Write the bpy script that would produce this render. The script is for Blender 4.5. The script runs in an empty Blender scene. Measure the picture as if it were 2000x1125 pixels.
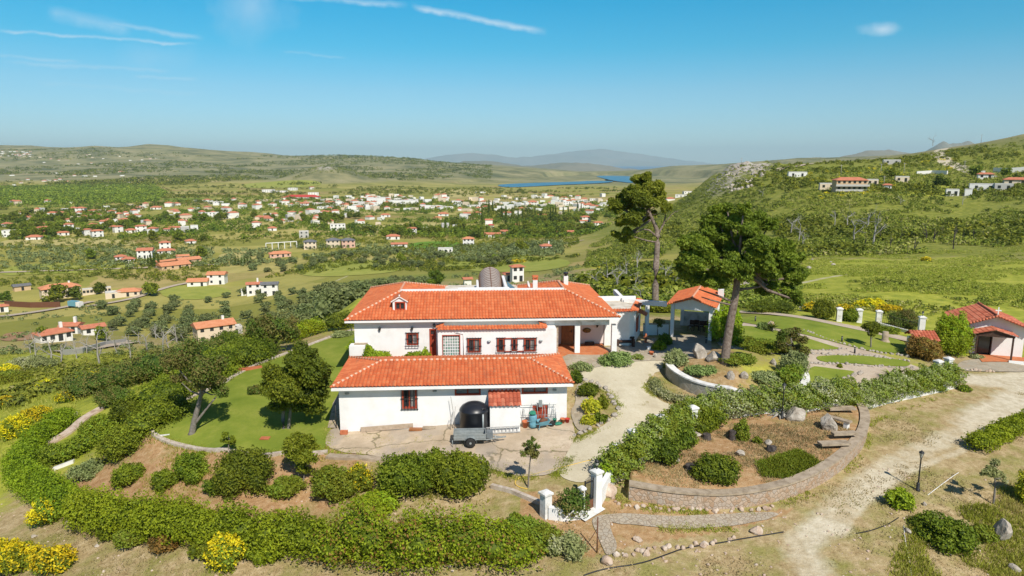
import bpy, bmesh, math, random
import numpy as np
from mathutils import Vector, Matrix
R = math.radians
SC = bpy.context.scene
COL = SC.collection
# ---------------------------------------------------------------- camera
PITCH = R(10.2)
cam_d = bpy.data.cameras.new('camera'); cam = bpy.data.objects.new('camera', cam_d); COL.objects.link(cam)
cam_d.sensor_width = 36; cam_d.lens = 36 * 1351 / 2000; cam_d.clip_end = 120000; cam_d.clip_start = .5
cam.location = (0, 0, 0); cam.rotation_euler = (R(90) - PITCH, 0, 0)
SC.camera = cam
# ---------------------------------------------------------------- sun, sky, exposure
SUN_AZ, SUN_EL = R(-24), R(46)          # direction the light travels (left of forward), height of the sun
SUN_E = 5.0; SKY_S = .11; EXPOSURE = 0.1
HAZE = 4.6e-5
sd = bpy.data.lights.new('sun', 'SUN'); sd.energy = SUN_E; sd.angle = R(.5); sd.color = (1, .94, .84)
so = bpy.data.objects.new('sun', sd); COL.objects.link(so)
ldir = Vector((math.sin(SUN_AZ) * math.cos(SUN_EL), math.cos(SUN_AZ) * math.cos(SUN_EL), -math.sin(SUN_EL)))
so.rotation_euler = ldir.to_track_quat('-Z', 'Y').to_euler(); so.location = (0, -20, 60)
SC.view_settings.view_transform = 'Standard'; SC.view_settings.look = 'None'
SC.view_settings.gamma = 1; SC.view_settings.exposure = EXPOSURE
SC.cycles.max_bounces = 6; SC.cycles.diffuse_bounces = 3; SC.cycles.transmission_bounces = 3
SC.cycles.volume_bounces = 0; SC.cycles.caustics_reflective = False; SC.cycles.caustics_refractive = False

CT, ST = math.cos(PITCH), math.sin(PITCH)
def ray(u, v):                     # direction (dx,1,dz) of a photo pixel (2000 x 1125)
    a = (u - 1000) / 1351; b = (562.5 - v) / 1351
    y = CT + b * ST
    return a / y, (-ST + b * CT) / y
def slope2v(s): return 562.5 - 1351 * (ST + s * CT) / (CT - s * ST)

wd = bpy.data.worlds.new('World'); SC.world = wd; wd.use_nodes = True
class NT:
    """tiny node helper"""
    def __init__(s, tree): s.t = tree; s.t.nodes.clear()
    def n(s, typ, ins=None, **kw):
        nd = s.t.nodes.new(typ)
        for k, v in kw.items(): setattr(nd, k, v)
        if ins:
            for k, v in ins.items():
                sk = nd.inputs[k]
                if hasattr(v, 'is_linked') or isinstance(v, bpy.types.NodeSocket): s.t.links.new(v, sk)
                else: sk.default_value = v
        return nd
    def math(s, op, a, b=0.0, c=0.0, clamp=False):
        nd = s.n('ShaderNodeMath', {0: a, 1: b, 2: c}, operation=op); nd.use_clamp = clamp; return nd.outputs[0]
    def mix(s, f, a, b, mode='MIX'):
        nd = s.n('ShaderNodeMix', None, data_type='RGBA', blend_type=mode)
        for idx, v in ((0, f), (6, a), (7, b)):
            if isinstance(v, bpy.types.NodeSocket): s.t.links.new(v, nd.inputs[idx])
            else: nd.inputs[idx].default_value = (tuple(v) + (1,))[:4] if idx else v
        return nd.outputs[2]
    def noise(s, vec, scale, detail=5, rough=.55, dist=0):
        return s.n('ShaderNodeTexNoise', {'Vector': vec, 'Scale': scale, 'Detail': detail, 'Roughness': rough, 'Distortion': dist}).outputs['Fac']
    def ramp(s, f, stops, interp='LINEAR'):
        nd = s.n('ShaderNodeValToRGB', {0: f}); cr = nd.color_ramp; cr.interpolation = interp
        while len(cr.elements) < len(stops): cr.elements.new(.5)
        for e, (p, c) in zip(cr.elements, stops):
            e.position = p; e.color = (tuple(c) + (1,))[:4] if not isinstance(c, (int, float)) else (c, c, c, 1)
        return nd.outputs[0]
w = NT(wd.node_tree)
sky = w.n('ShaderNodeTexSky', sky_type='NISHITA', sun_disc=False)
sky.sun_elevation = SUN_EL; sky.sun_rotation = math.atan2(-math.sin(SUN_AZ), -math.cos(SUN_AZ)) % (2 * math.pi)
sky.altitude = 200; sky.air_density = 1.0; sky.dust_density = .3; sky.ozone_density = 2.0
dirv = w.n('ShaderNodeTexCoord').outputs['Generated']
sp = w.n('ShaderNodeSeparateXYZ', {0: dirv})
ysafe = w.math('MAXIMUM', sp.outputs[1], .02)
gx = w.math('DIVIDE', sp.outputs[0], ysafe); gz = w.math('DIVIDE', sp.outputs[2], ysafe)
front = w.math('GREATER_THAN', sp.outputs[1], .05)
cl = None
gvec = w.n('ShaderNodeCombineXYZ', {0: gx, 1: gz, 2: 0.0}).outputs[0]
nz = w.noise(gvec, 26, 5, .6)
nzb = w.noise(gvec, 7, 4, .6)
wx = w.math('MULTIPLY', w.math('SUBTRACT', nz, .5), .012)
# thin trails of high cloud: start px, end px, half width px, strength
TRAILS = [(540, -8, 800, 12, 7, .42), (800, 12, 1070, 64, 7, .62), (-20, 58, 390, 88, 4, .42), (90, 22, 260, 60, 15, .3), (200, 42, 400, 76, 6, .34),
          (-20, 108, 160, 122, 4, .25), (0, 122, 340, 138, 5, .22), (260, 148, 390, 156, 4, .22), (550, 100, 680, 114, 3, .2), (60, 160, 420, 186, 5, .12)]
for (u0, v0, u1, v1, wpx, st) in TRAILS:
    ax, az = ray(u0, v0); bx_, bz = ray(u1, v1)
    L = math.hypot(bx_ - ax, bz - az); tx, tz = (bx_ - ax) / L, (bz - az) / L
    px = w.math('SUBTRACT', gx, ax); pz = w.math('SUBTRACT', gz, az)
    al = w.math('ADD', w.math('MULTIPLY', px, tx), w.math('MULTIPLY', pz, tz))
    pp = w.math('ADD', w.math('ADD', w.math('MULTIPLY', px, -tz), w.math('MULTIPLY', pz, tx)), wx)
    hw = wpx / 1351 * 1.1
    f = w.math('SUBTRACT', 1.0, w.math('DIVIDE', w.math('ABSOLUTE', pp), hw), clamp=True)
    f = w.math('MULTIPLY', f, w.math('DIVIDE', al, L * .12, clamp=True))
    f = w.math('MULTIPLY', f, w.math('DIVIDE', w.math('SUBTRACT', L, al), L * .12, clamp=True))
    f = w.math('MULTIPLY', f, w.math('MULTIPLY', w.math('MULTIPLY_ADD', nz, 1.6, -.1, clamp=True), st * 1.35))
    cl = f if cl is None else w.math('MAXIMUM', cl, f)
for (u0, v0, rx, rz, st) in [(490, 20, 85, 75, .2), (1722, 57, 45, 15, .42), (300, 110, 90, 30, .1)]:
    ax, az = ray(u0, v0)
    d = w.math('SQRT', w.math('ADD', w.math('POWER', w.math('DIVIDE', w.math('ABSOLUTE', w.math('SUBTRACT', gx, ax)), rx / 1351), 2.0),
                              w.math('POWER', w.math('DIVIDE', w.math('ABSOLUTE', w.math('SUBTRACT', gz, az)), rz / 1351), 2.0)))
    d = w.math('ADD', d, w.math('MULTIPLY', w.math('SUBTRACT', nz, .5), 1.2))
    f = w.math('MULTIPLY', w.math('MULTIPLY', w.math('SUBTRACT', 1.0, d, clamp=True), st * 2.2), w.math('MULTIPLY_ADD', nzb, 1.8, -.3, clamp=True))
    cl = w.math('MAXIMUM', cl, f)
cl = w.math('MULTIPLY', cl, front, clamp=True)
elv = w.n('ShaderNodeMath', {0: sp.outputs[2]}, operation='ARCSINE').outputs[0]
grade = w.ramp(w.math('MULTIPLY', elv, 1.0, clamp=True), [(0, (.76, 1.02, 1.28)), (.05, (.58, .88, 1.08)), (.10, (.45, .86, 1.02)), (.155, (.13, .86, 1.03)), (.215, (.0, .86, 1.07)), (.36, (.36, .56, .72)), (1, (.38, .52, .66))])  # tint by elevation; last stops, above the view, dimmed to cut fill light
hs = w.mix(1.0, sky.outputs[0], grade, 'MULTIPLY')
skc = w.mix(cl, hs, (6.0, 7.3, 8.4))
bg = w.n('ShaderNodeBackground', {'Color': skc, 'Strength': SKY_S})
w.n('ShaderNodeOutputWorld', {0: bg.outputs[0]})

# ---------------------------------------------------------------- numpy noise
def _hash(ix, iy, seed):
    h = (ix.astype(np.int64) * 374761393 + iy.astype(np.int64) * 668265263 + seed * 974634777) & 0xffffffff
    h = ((h ^ (h >> 13)) * 1274126177) & 0xffffffff
    return ((h ^ (h >> 16)) & 0xffffff) / float(0xffffff)
def vnoise(x, y, seed=0):
    xi = np.floor(x); yi = np.floor(y); fx = x - xi; fy = y - yi
    fx = fx * fx * (3 - 2 * fx); fy = fy * fy * (3 - 2 * fy)
    a = _hash(xi, yi, seed); b = _hash(xi + 1, yi, seed); c = _hash(xi, yi + 1, seed); d = _hash(xi + 1, yi + 1, seed)
    return (a * (1 - fx) + b * fx) * (1 - fy) + (c * (1 - fx) + d * fx) * fy
def fbm(x, y, sc, oct=4, seed=0):
    r = 0; a = 1; t = 0; x = np.asarray(x, float) / sc; y = np.asarray(y, float) / sc
    for k in range(oct):
        r = r + a * vnoise(x, y, seed + k * 7); t += a; a *= .5; x = x * 2.03 + 11.7; y = y * 2.03 + 5.3
    return r / t
def sstep(a, b, x):
    t = np.clip((x - a) / (b - a), 0, 1); return t * t * (3 - 2 * t)
def pdist(px, py, poly, closed=False):
    """distance of points to a polyline"""
    P = np.asarray(poly, float); n = len(P); best = np.full(np.shape(px), 1e9)
    for i in range(n if closed else n - 1):
        a = P[i]; b = P[(i + 1) % n]; d = b - a; L2 = (d ** 2).sum() + 1e-9
        t = np.clip(((px - a[0]) * d[0] + (py - a[1]) * d[1]) / L2, 0, 1)
        best = np.minimum(best, np.hypot(px - a[0] - t * d[0], py - a[1] - t * d[1]))
    return best
def inside(px, py, poly):
    P = poly; r = np.zeros(np.shape(px), bool); n = len(P)
    for i in range(n):
        x0, y0 = P[i]; x1, y1 = P[(i + 1) % n]
        if y0 == y1: continue
        c = ((y0 > py) != (y1 > py)) & (px < (x1 - x0) * (py - y0) / (y1 - y0) + x0)
        r ^= c
    return r
# ---------------------------------------------------------------- terrain height
CP = []                                        # control points (x, y, z)
def cz(u, v, z): dx, dz = ray(u, v); y = z / dz; CP.append((dx * y, y, z))
def cy(u, v, y): dx, dz = ray(u, v); CP.append((dx * y, y, dz * y))
for a in [(0,1125,-20.8),(500,1125,-18.6),(1000,1125,-17.9),(1500,1125,-17.9),(2000,1125,-18.7),(100,1060,-20.2),(400,1090,-18.6),
          (1795,958,-17.3),(1400,1050,-17.6),(1160,1010,-17.0),(1066,1008,-17.0),(1680,920,-17.0),(1990,740,-16.7),(1880,760,-16.6),(1980,900,-17.2),
          (1250,735,-14.7),(1240,780,-15.2),(1200,850,-15.95),(1120,900,-16.4),(900,880,-16.45),(1110,815,-15.95),(660,842,-16.45),(1000,930,-16.6),
          (820,905,-16.6),(700,905,-16.7),(740,960,-17.2),(950,970,-17.1),(1297,745,-15.2),(1430,780,-15.4),(1562,748,-15.5),(1350,810,-15.9),(1440,815,-16.1),(1560,815,-16.3),(1700,800,-16.5),
          (1310,662,-14.3),(1385,662,-14.3),(1200,690,-14.1),(1110,700,-14.1),(1600,640,-15.1),(1500,612,-15.4),(1760,660,-16.1),(1700,735,-15.9),(1620,700,-15.5),(1450,690,-14.5),
          (1930,700,-16.4),(1830,700,-16.3),(1800,620,-17.4),
          (290,842,-17.0),(440,880,-16.8),(560,885,-16.6),(380,780,-16.7),(500,710,-16.4),(690,645,-16.1),(650,800,-16.45),(560,800,-16.5),(640,640,-16.6),
          (250,935,-18.8),(380,945,-18.0),(120,965,-20.3),(500,940,-17.5),(600,1000,-17.9),(230,860,-18.2),(170,880,-19.8),(60,880,-21.0),(300,1000,-18.8),
          (0,870,-21.8),(0,800,-24.5),(130,800,-21.5),(250,790,-18.9),(0,740,-30),(420,690,-18.5),(200,730,-24),(320,700,-22),(560,650,-18.6)]: cz(*a)
for a in [(1000,590,62),(800,580,68),(1150,585,75),(700,600,80),(1282,600,72)]:
    dx, dz = ray(a[0], 560); CP.append((dx * a[2], a[2], -15.6))
for x, y, z in [(-7, 44, -16.2), (0, 44, -15.9), (-8, 52, -14.6), (0, 52, -14.2), (6, 56, -14.2), (-9, 60, -15.2), (13, 58, -14.3), (3, 46, -15)]: CP.append((x, y, z))
for a in [(1750,560,100),(1600,570,100),(1900,580,92),(1800,522,144),(2000,540,120),(1700,492,205),(1550,500,190),(1950,480,200),
          (1650,430,285),(1500,440,300),(1900,420,280),(2000,430,250),(1670,372,350),(1600,340,430),(1800,345,420),(1900,378,330),(2000,332,400),(1480,350,460),
          (2000,262,560),(1920,280,560),(1850,293,560),(1780,302,580),(1700,313,600),(1600,318,600),(1440,322,520),(1390,345,530),(1350,380,520),(1330,400,510),(1400,390,430),
          (1280,440,420),(1220,475,400),(1350,450,360),(1250,520,260),(1380,520,240),(1150,560,120),(1150,520,240),(1250,560,130),(1400,560,120),(1500,590,90),
          (1100,545,150),(1000,500,400),(1130,500,360),
          (640,575,160),(800,555,240),(700,520,390),(900,520,390),(800,480,520),(1000,470,560),(1150,455,600),(1250,430,680),
          (430,668,232),(420,610,300),(250,620,280),(150,660,210),(50,690,170),(100,640,240),(0,660,230),(125,584,345),(0,590,340),(350,570,350),
          (100,520,450),(300,510,460),(500,520,440),(0,480,560),(250,470,590),(500,470,580),
          (0,420,850),(400,420,850),(800,420,850),(1200,410,900),(0,385,1250),(400,385,1250),(800,385,1250),(1200,385,1200),(1350,375,1300)]: cy(*a)
for a in [(430,667,85,4.5),(430,667,130,6),(430,667,180,4),(1010,552,90,3),(1010,552,140,6),(1010,552,190,5),(1010,553,240,0),(914,563,100,4),(914,563,150,5),(914,563,190,0),(1105,560,110,3),(300,668,100,3),(640,640,72,.5)]:
    dx, dz = ray(a[0], a[1]); CP.append((dx * a[2], a[2], dz * a[2] - a[3]))
FL = [(0,1700,-58),(300,1700,-60),(600,1700,-62),(900,1700,-64),(1200,1700,-64),(1400,1700,-60),(900,2300,-66),(1100,2300,-66.5),(1250,2600,-66.5),(1000,3000,-66.5),(1200,3800,-66.5),(1350,2500,-62)]
for u, y, z in FL: dx, dz = ray(u, 400); CP.append((dx * y, y, z))
for a in [(0,345,2400),(150,340,2500),(300,338,2500),(450,338,2600),(600,345,2500),(0,318,3400),(150,312,3400),(300,312,3400),(450,320,3500),(600,320,3600),
          (0,289,4700),(60,287,4800),(120,288,4800),(185,284,4900),(240,286,4800),(290,280,4800),(330,282,4800),(370,289,4800),(430,295,4800),(530,301,4900),(580,306,4900),
          (650,304,4300),(720,303,4300),(770,304,4300),(810,308,4300),(840,315,4200),(900,318,3900),(960,326,3700),(1000,330,3700),(1060,333,3900),(750,330,3000),(880,338,2900),
          (1100,334,5200),(1160,339,5200),(1230,338,5200),(1290,329,4600),(1330,324,4600),(1390,323,4600),(1440,325,4600),(1300,350,3200),(1400,350,3000),
          (1480,318,3300),(1560,308,3300),(1640,305,3300),(1700,303,3500),(1760,300,3600),(1900,290,4000),(2000,285,4000)]: cy(*a)
for u in list(range(-700, 2800, 250)) + [1180, 1250, 1350, 1420]:
    dx, dz = ray(u, 400); CP.append((dx * 7500, 7500, -128 if 1100 < u < 1450 else -40)); CP.append((dx * 12000, 12000, -150))
for u, y, z in [(-500,35,-23),(-500,120,-40),(-500,400,-66),(-400,1500,-60),(-400,4500,110),(2500,35,-18),(2500,80,-17),(2500,200,-10),(2500,500,30),(2400,1500,60),(2500,4000,90)]:
    dx, dz = ray(u, 500); CP.append((dx * y, y, z))
for ang in range(60, 301, 30):
    for r_, z in ((30, -18.5), (300, -14), (3000, 20), (12000, -140)): CP.append((r_ * math.sin(R(ang)), r_ * math.cos(R(ang)), z))
CP = np.array(CP)
def _feat(x, y):
    r = np.hypot(x, y) + 1e-6; a = np.arctan2(x, y)
    return np.stack([np.cos(a) * 2.2, np.sin(a) * 2.2, np.log(r)], -1)
_F = _feat(CP[:, 0], CP[:, 1])
_D = np.sqrt(((_F[:, None] - _F[None]) ** 2).sum(-1) + 1e-6)
_n = len(CP)
_A = np.zeros((_n + 1, _n + 1)); _A[:_n, :_n] = -_D - np.eye(_n) * .002; _A[:_n, _n] = 1; _A[_n, :_n] = 1
_sc = CP[:, 2]
_W = np.linalg.solve(_A, np.append(_sc, 0))
def h_raw(x, y):
    x = np.atleast_1d(np.asarray(x, float)); y = np.atleast_1d(np.asarray(y, float)); out = np.empty(x.shape)
    xf = x.ravel(); yf = y.ravel(); o = out.ravel()
    for i in range(0, len(xf), 20000):
        f = _feat(xf[i:i + 20000], yf[i:i + 20000])
        d = np.sqrt(np.maximum((f ** 2).sum(1)[:, None] + (_F ** 2).sum(1)[None] - 2 * f @ _F.T, 0) + 1e-6)
        o[i:i + 20000] = -d @ _W[:_n] + _W[_n]
    return o.reshape(x.shape)
BEDS = {}                                      # filled below: raised bed, round planter
LAKES = [(131, 2400, 270, 300), (540, 3150, 330, 760)]
def h(x, y):
    x = np.atleast_1d(np.asarray(x, float)); y = np.atleast_1d(np.asarray(y, float))
    z = h_raw(x, y); r = np.hypot(x, y)
    far = sstep(110, 300, r)
    z = z + far * (fbm(x, y, 60, 3, 3) - .5) * np.minimum(r * .006, 3) * sstep(50, 300, x + .0 * y + 60)
    hl = sstep(1900, 3600, r) * (1 - sstep(7000, 9000, r))
    z = z + hl * (fbm(x, y, 900, 5, 9) - .5) * 55
    z = z + 44 * np.exp(-(((x - ray(640, 345)[0] * 2150) / 120) ** 2 + ((y - 2150) / 150) ** 2)) * (1 + .3 * (fbm(x, y, 60, 3, 5) - .5))
    rk = np.exp(-(((x - 168) / 26) ** 2 + ((y - 505) / 40) ** 2)); z = z + rk * (fbm(x, y, 9, 4, 31) - .35) * 9
    if 'bed' in BEDS:
        near = (r < 70)
        if near.any():
            xn, yn = x[near], y[near]; add = np.zeros(xn.shape)
            ins = inside(xn, yn, BEDS['bed']); d = pdist(xn, yn, BEDS['bed_wall'])
            add = np.where(ins, .72 * sstep(-.05, .25, d) * (1 - sstep(1.5, 9, d)), 0)
            cx, cyy, rr = BEDS['disk']; dd = np.hypot(xn - cx, yn - cyy)
            add = add + (1 - sstep(rr - .25, rr, dd)) * (.62 + .55 * np.clip(1 - dd / rr, 0, 1)) * sstep(6.5, -1, yn - cyy)
            z[near] += add
    for (px, py, rx, ry) in LAKES:
        q = ((x - px) / rx) ** 2 + ((y - py) / ry) ** 2
        z = np.where(q < 2.2, np.minimum(z, -68.5 + 3.5 * sstep(.8, 2.2, q) + 200 * sstep(1.4, 2.2, q)), z)
    return z
_ys = np.exp(np.linspace(math.log(22), math.log(9000), 1400))
def G(u, v, dz_=0.0):
    """point where the view line of a photo pixel meets the ground"""
    dx, s = ray(u, v)
    g = h(dx * _ys, _ys) + dz_ - s * _ys
    k = np.argmax(g >= 0)
    if g[k] < 0: k = len(_ys) - 1
    if k == 0: y = _ys[0]
    else:
        y = _ys[k - 1] + (_ys[k] - _ys[k - 1]) * (-g[k - 1]) / (g[k] - g[k - 1])
    return Vector((dx * y, y, s * y))
def GZ(x, y): return float(h(x, y)[0])
def depth(p): return p[1] * CT - p[2] * ST
def pxm(p): return 1351 / depth(p)              # photo pixels per metre there
def path_px(pts): return [G(u, v).xy[:] for u, v in pts]
def smooth(pts, it=2, closed=False):
    P = [tuple(p) for p in pts]
    for _ in range(it):
        Q = []; n = len(P)
        rng = range(n) if closed else range(n - 1)
        if not closed: Q.append(P[0])
        for i in rng:
            a = P[i]; b = P[(i + 1) % n]
            Q.append(tuple(.75 * p + .25 * q for p, q in zip(a, b))); Q.append(tuple(.25 * p + .75 * q for p, q in zip(a, b)))
        if not closed: Q.append(P[-1])
        P = Q
    return P
bw = smooth(path_px([(1228,972),(1300,985),(1380,990),(1450,988),(1530,972),(1590,948),(1640,915),(1675,880),(1688,850),(1686,822),(1672,803)]))
bed_back = path_px([(1640,806),(1560,812),(1450,816),(1370,826),(1310,845),(1265,880),(1228,920)])
_dk = (16.1, 48.3, 4.8)
BEDS.update(bed=bw + bed_back, bed_wall=bw, disk=_dk)

# ---------------------------------------------------------------- object helpers
def link(o, parent=None):
    COL.objects.link(o)
    if parent is not None: o.parent = parent
    return o
def tag(o, label=None, cat=None, group=None, kind=None):
    if label: o['label'] = label
    if cat: o['category'] = cat
    if group: o['group'] = group
    if kind: o['kind'] = kind
    return o
def empty(name, loc=(0, 0, 0), rz=0, label=None, cat=None, group=None):
    o = bpy.data.objects.new(name, None); o.empty_display_size = .3; COL.objects.link(o)
    o.location = loc; o.rotation_euler = (0, 0, rz); return tag(o, label, cat, group)
def copy_tree(o, parent=None):
    c = o.copy(); COL.objects.link(c)
    if parent is not None: c.parent = parent
    for ch in list(o.children): copy_tree(ch, c)
    return c
class MB:
    def __init__(s): s.v = []; s.f = []; s.m = []; s.sm = []
    def add(s, vs, fs, mi=0, sm=False):
        k = len(s.v); s.v += [tuple(p) for p in vs]; s.f += [tuple(i + k for i in f) for f in fs]; s.m += [mi] * len(fs); s.sm += [sm] * len(fs); return s
    def box(s, x0, x1, y0, y1, z0, z1, mi=0, M=None):
        if x0 > x1: x0, x1 = x1, x0
        if y0 > y1: y0, y1 = y1, y0
        if z0 > z1: z0, z1 = z1, z0
        vs = [Vector(p) for p in ((x0,y0,z0),(x1,y0,z0),(x1,y1,z0),(x0,y1,z0),(x0,y0,z1),(x1,y0,z1),(x1,y1,z1),(x0,y1,z1))]
        if M is not None: vs = [M @ p for p in vs]
        return s.add(vs, [(0,3,2,1),(4,5,6,7),(0,1,5,4),(1,2,6,5),(2,3,7,6),(3,0,4,7)], mi)
    def bar(s, a, b, w=.05, d=None, mi=0):
        """box beam from a to b"""
        a = Vector(a); b = Vector(b); t = (b - a); L = t.length
        if L < 1e-6: return s
        M = Matrix.Translation(a) @ t.to_track_quat('X', 'Z').to_matrix().to_4x4()
        d = d or w
        return s.box(0, L, -w / 2, w / 2, -d / 2, d / 2, mi, M)
    def tube(s, pts, rs, n=8, mi=0, cap=True):
        pts = [Vector(p) for p in pts]
        if not hasattr(rs, '__len__'): rs = [rs] * len(pts)
        vs = []
        for i, p in enumerate(pts):
            t = (pts[min(i + 1, len(pts) - 1)] - pts[max(i - 1, 0)]).normalized()
            q = t.to_track_quat('Z', 'Y')
            for k in range(n):
                a = 2 * math.pi * k / n; vs.append(p + q @ Vector((math.cos(a) * rs[i], math.sin(a) * rs[i], 0)))
        fs = [(i * n + k, i * n + (k + 1) % n, (i + 1) * n + (k + 1) % n, (i + 1) * n + k) for i in range(len(pts) - 1) for k in range(n)]
        if cap: fs += [tuple(range(n))[::-1], tuple((len(pts) - 1) * n + k for k in range(n))]
        return s.add(vs, fs, mi, True)
    def lathe(s, prof, n=20, c=(0, 0, 0), mi=0, sm=True):
        """prof: (radius, z)"""
        vs = [(c[0] + r * math.cos(2 * math.pi * k / n), c[1] + r * math.sin(2 * math.pi * k / n), c[2] + z) for r, z in prof for k in range(n)]
        m = len(prof)
        fs = [(i * n + k, i * n + (k + 1) % n, (i + 1) * n + (k + 1) % n, (i + 1) * n + k) for i in range(m - 1) for k in range(n)]
        fs += [tuple(range(n))[::-1], tuple((m - 1) * n + k for k in range(n))]
        return s.add(vs, fs, mi, sm)
    def prism(s, poly, z0, z1, mi=0):
        n = len(poly); vs = [(x, y, z0) for x, y in poly] + [(x, y, z1) for x, y in poly]
        return s.add(vs, [tuple(range(n))[::-1], tuple(range(n, 2 * n))] + [(k, (k + 1) % n, n + (k + 1) % n, n + k) for k in range(n)], mi)
    def rock(s, c, sx, sy, sz, seed=0, mi=0, sub=2, rough=.35):
        bm = bmesh.new(); bmesh.ops.create_icosphere(bm, subdivisions=sub, radius=1); rn = random.Random(seed)
        pl = [(Vector((rn.uniform(-1, 1), rn.uniform(-1, 1), rn.uniform(-.6, 1))).normalized(), rn.uniform(.5, .92)) for _ in range(11)]
        rot = rn.uniform(0, 6.28); vs = []
        for v in bm.verts:
            p = v.co.copy()
            for nn, d in pl:
                e = p.dot(nn) - d
                if e > 0: p -= nn * e * .9
            p *= 1 + (rn.random() - .5) * rough * .3
            x = p.x * sx; y = p.y * sy
            vs.append((c[0] + x * math.cos(rot) - y * math.sin(rot), c[1] + x * math.sin(rot) + y * math.cos(rot), c[2] + p.z * sz))
        s.add(vs, [tuple(q.index for q in f.verts) for f in bm.faces], mi); bm.free(); return s
    def build(s, name, mats, parent=None, label=None, cat=None, group=None, kind=None, loc=None, rz=0):
        me = bpy.data.meshes.new(name); me.from_pydata(s.v, [], s.f)
        mats = mats if isinstance(mats, (list, tuple)) else [mats]
        for m in mats: me.materials.append(m)
        me.polygons.foreach_set('material_index', s.m); me.polygons.foreach_set('use_smooth', s.sm); me.update()
        o = link(bpy.data.objects.new(name, me), parent)
        if loc is not None: o.location = loc
        o.rotation_euler.z = rz
        return tag(o, label, cat, group, kind)
def arr_mesh(name, V, F, mats, attr=None, mi=None, smooth=False):
    """fast mesh of quads from numpy arrays"""
    me = bpy.data.meshes.new(name); nv, nf = len(V), len(F); k = F.shape[1]
    me.vertices.add(nv); me.vertices.foreach_set('co', np.ascontiguousarray(V, np.float32).ravel())
    me.loops.add(nf * k); me.loops.foreach_set('vertex_index', np.ascontiguousarray(F, np.int32).ravel())
    me.polygons.add(nf); me.polygons.foreach_set('loop_start', np.arange(0, nf * k, k, dtype=np.int32))
    try: me.polygons.foreach_set('loop_total', np.full(nf, k, np.int32))
    except Exception: pass
    if mi is not None: me.polygons.foreach_set('material_index', np.asarray(mi, np.int32))
    me.polygons.foreach_set('use_smooth', np.full(nf, smooth, bool))
    for m in (mats if isinstance(mats, (list, tuple)) else [mats]): me.materials.append(m)
    me.update(calc_edges=True)
    if attr is not None:
        for nm, (dom, val) in attr.items():
            a = me.attributes.new(nm, 'FLOAT', dom); a.data.foreach_set('value', np.ascontiguousarray(val, np.float32))
    me.validate()
    return me
# ---------------------------------------------------------------- materials
MATS = {}
def newmat(name):
    m = bpy.data.materials.new(name); m.use_nodes = True; MATS[name] = m; return m, NT(m.node_tree)
def finish(t, col, rough=.9, bump=None, bs=.3, bd=.02, spec=.25, metal=0, alpha=None):
    ins = {'Base Color': col if isinstance(col, bpy.types.NodeSocket) else (tuple(col) + (1,))[:4], 'Roughness': rough, 'Specular IOR Level': spec, 'Metallic': metal}
    p = t.n('ShaderNodeBsdfPrincipled', ins)
    if bump is not None:
        b = t.n('ShaderNodeBump', {'Strength': bs, 'Distance': bd, 'Height': bump}); t.t.links.new(b.outputs[0], p.inputs['Normal'])
    t.n('ShaderNodeOutputMaterial', {0: p.outputs[0]})
def simple(name, stops, scale=4, rough=.9, bs=.3, bd=.02, spec=.25, metal=0, world=False, detail=6, nr=.6):
    """noise through a ramp; stops: colours spread between .3 and .7"""
    m, t = newmat(name)
    vec = t.n('ShaderNodeNewGeometry').outputs['Position'] if world else t.n('ShaderNodeTexCoord').outputs['Object']
    n = t.noise(vec, scale, detail, nr)
    k = len(stops)
    c = t.ramp(n, [(.3 + .4 * i / max(1, k - 1), s) for i, s in enumerate(stops)]) if k > 1 else stops[0]
    finish(t, c, rough, t.noise(vec, scale * 4, 5) if bs else None, bs, bd, spec, metal)
    return m
white = simple('white_plaster', [(.74, .72, .69), (.81, .80, .78), (.84, .83, .82)], 1.1, .85, .12, .01)
whitew = simple('weathered_white', [(.50, .48, .43), (.74, .73, .70), (.80, .79, .77)], 2.2, .85, .3, .02)
pinkw = simple('pale_pink_plaster', [(.70, .60, .56), (.74, .64, .60)], 1.5, .9, .1)
cream = simple('cream_screed', [(.42, .36, .27), (.66, .60, .50), (.74, .70, .62)], 1.2, .9, .2)
redwood = simple('red_brown_wood', [(.30, .045, .022), (.42, .075, .035)], 6, .5, .2, .01, .4)
oakwood = simple('oak_wood', [(.24, .09, .03), (.38, .15, .05)], 5, .5, .2, .01, .4)
darkwood = simple('dark_wood', [(.045, .025, .018), (.09, .05, .035)], 7, .7)
iron = simple('black_iron', [(.015, .015, .016), (.03, .03, .03)], 9, .5, .1, .01, .5)
blackplastic = simple('black_plastic', [(.012, .013, .018), (.018, .02, .026)], 3, .38, .05, .01, .5)
galv = simple('galvanised_steel', [(.26, .29, .29), (.40, .43, .43)], 5, .5, .1, .01, .5, .35)
alum = simple('pale_aluminium', [(.42, .43, .43), (.54, .55, .55)], 5, .5, .1, .01, .5, .2)
rubber = simple('rubber', [(.02, .02, .02), (.035, .035, .035)], 9, .8)
bark_p = simple('pine_bark', [(.10, .07, .055), (.21, .16, .13), (.30, .25, .21)], 5, .95, .8, .05)
bark_g = simple('grey_bark', [(.14, .12, .10), (.27, .24, .21)], 6, .95, .6, .03)
deadw = simple('dead_wood', [(.26, .24, .21), (.44, .42, .38)], 5, .95, .4, .02)
burnt = simple('burnt_wood', [(.035, .03, .028), (.12, .10, .09)], 5, .95, .4, .02)
rockw = simple('pale_rock', [(.22, .18, .14), (.42, .37, .31), (.58, .53, .46)], 2.2, .95, .7, .06)
rockp = simple('pink_rock', [(.30, .20, .14), (.50, .38, .29), (.62, .54, .45)], 1.8, .95, .6, .04, world=True)
conc = simple('old_concrete', [(.24, .185, .13), (.38, .305, .22), (.47, .385, .29)], 2.4, .95, .5, .02)
terracotta = simple('terracotta', [(.42, .12, .05), (.56, .19, .09)], 6, .8, .2)
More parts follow.
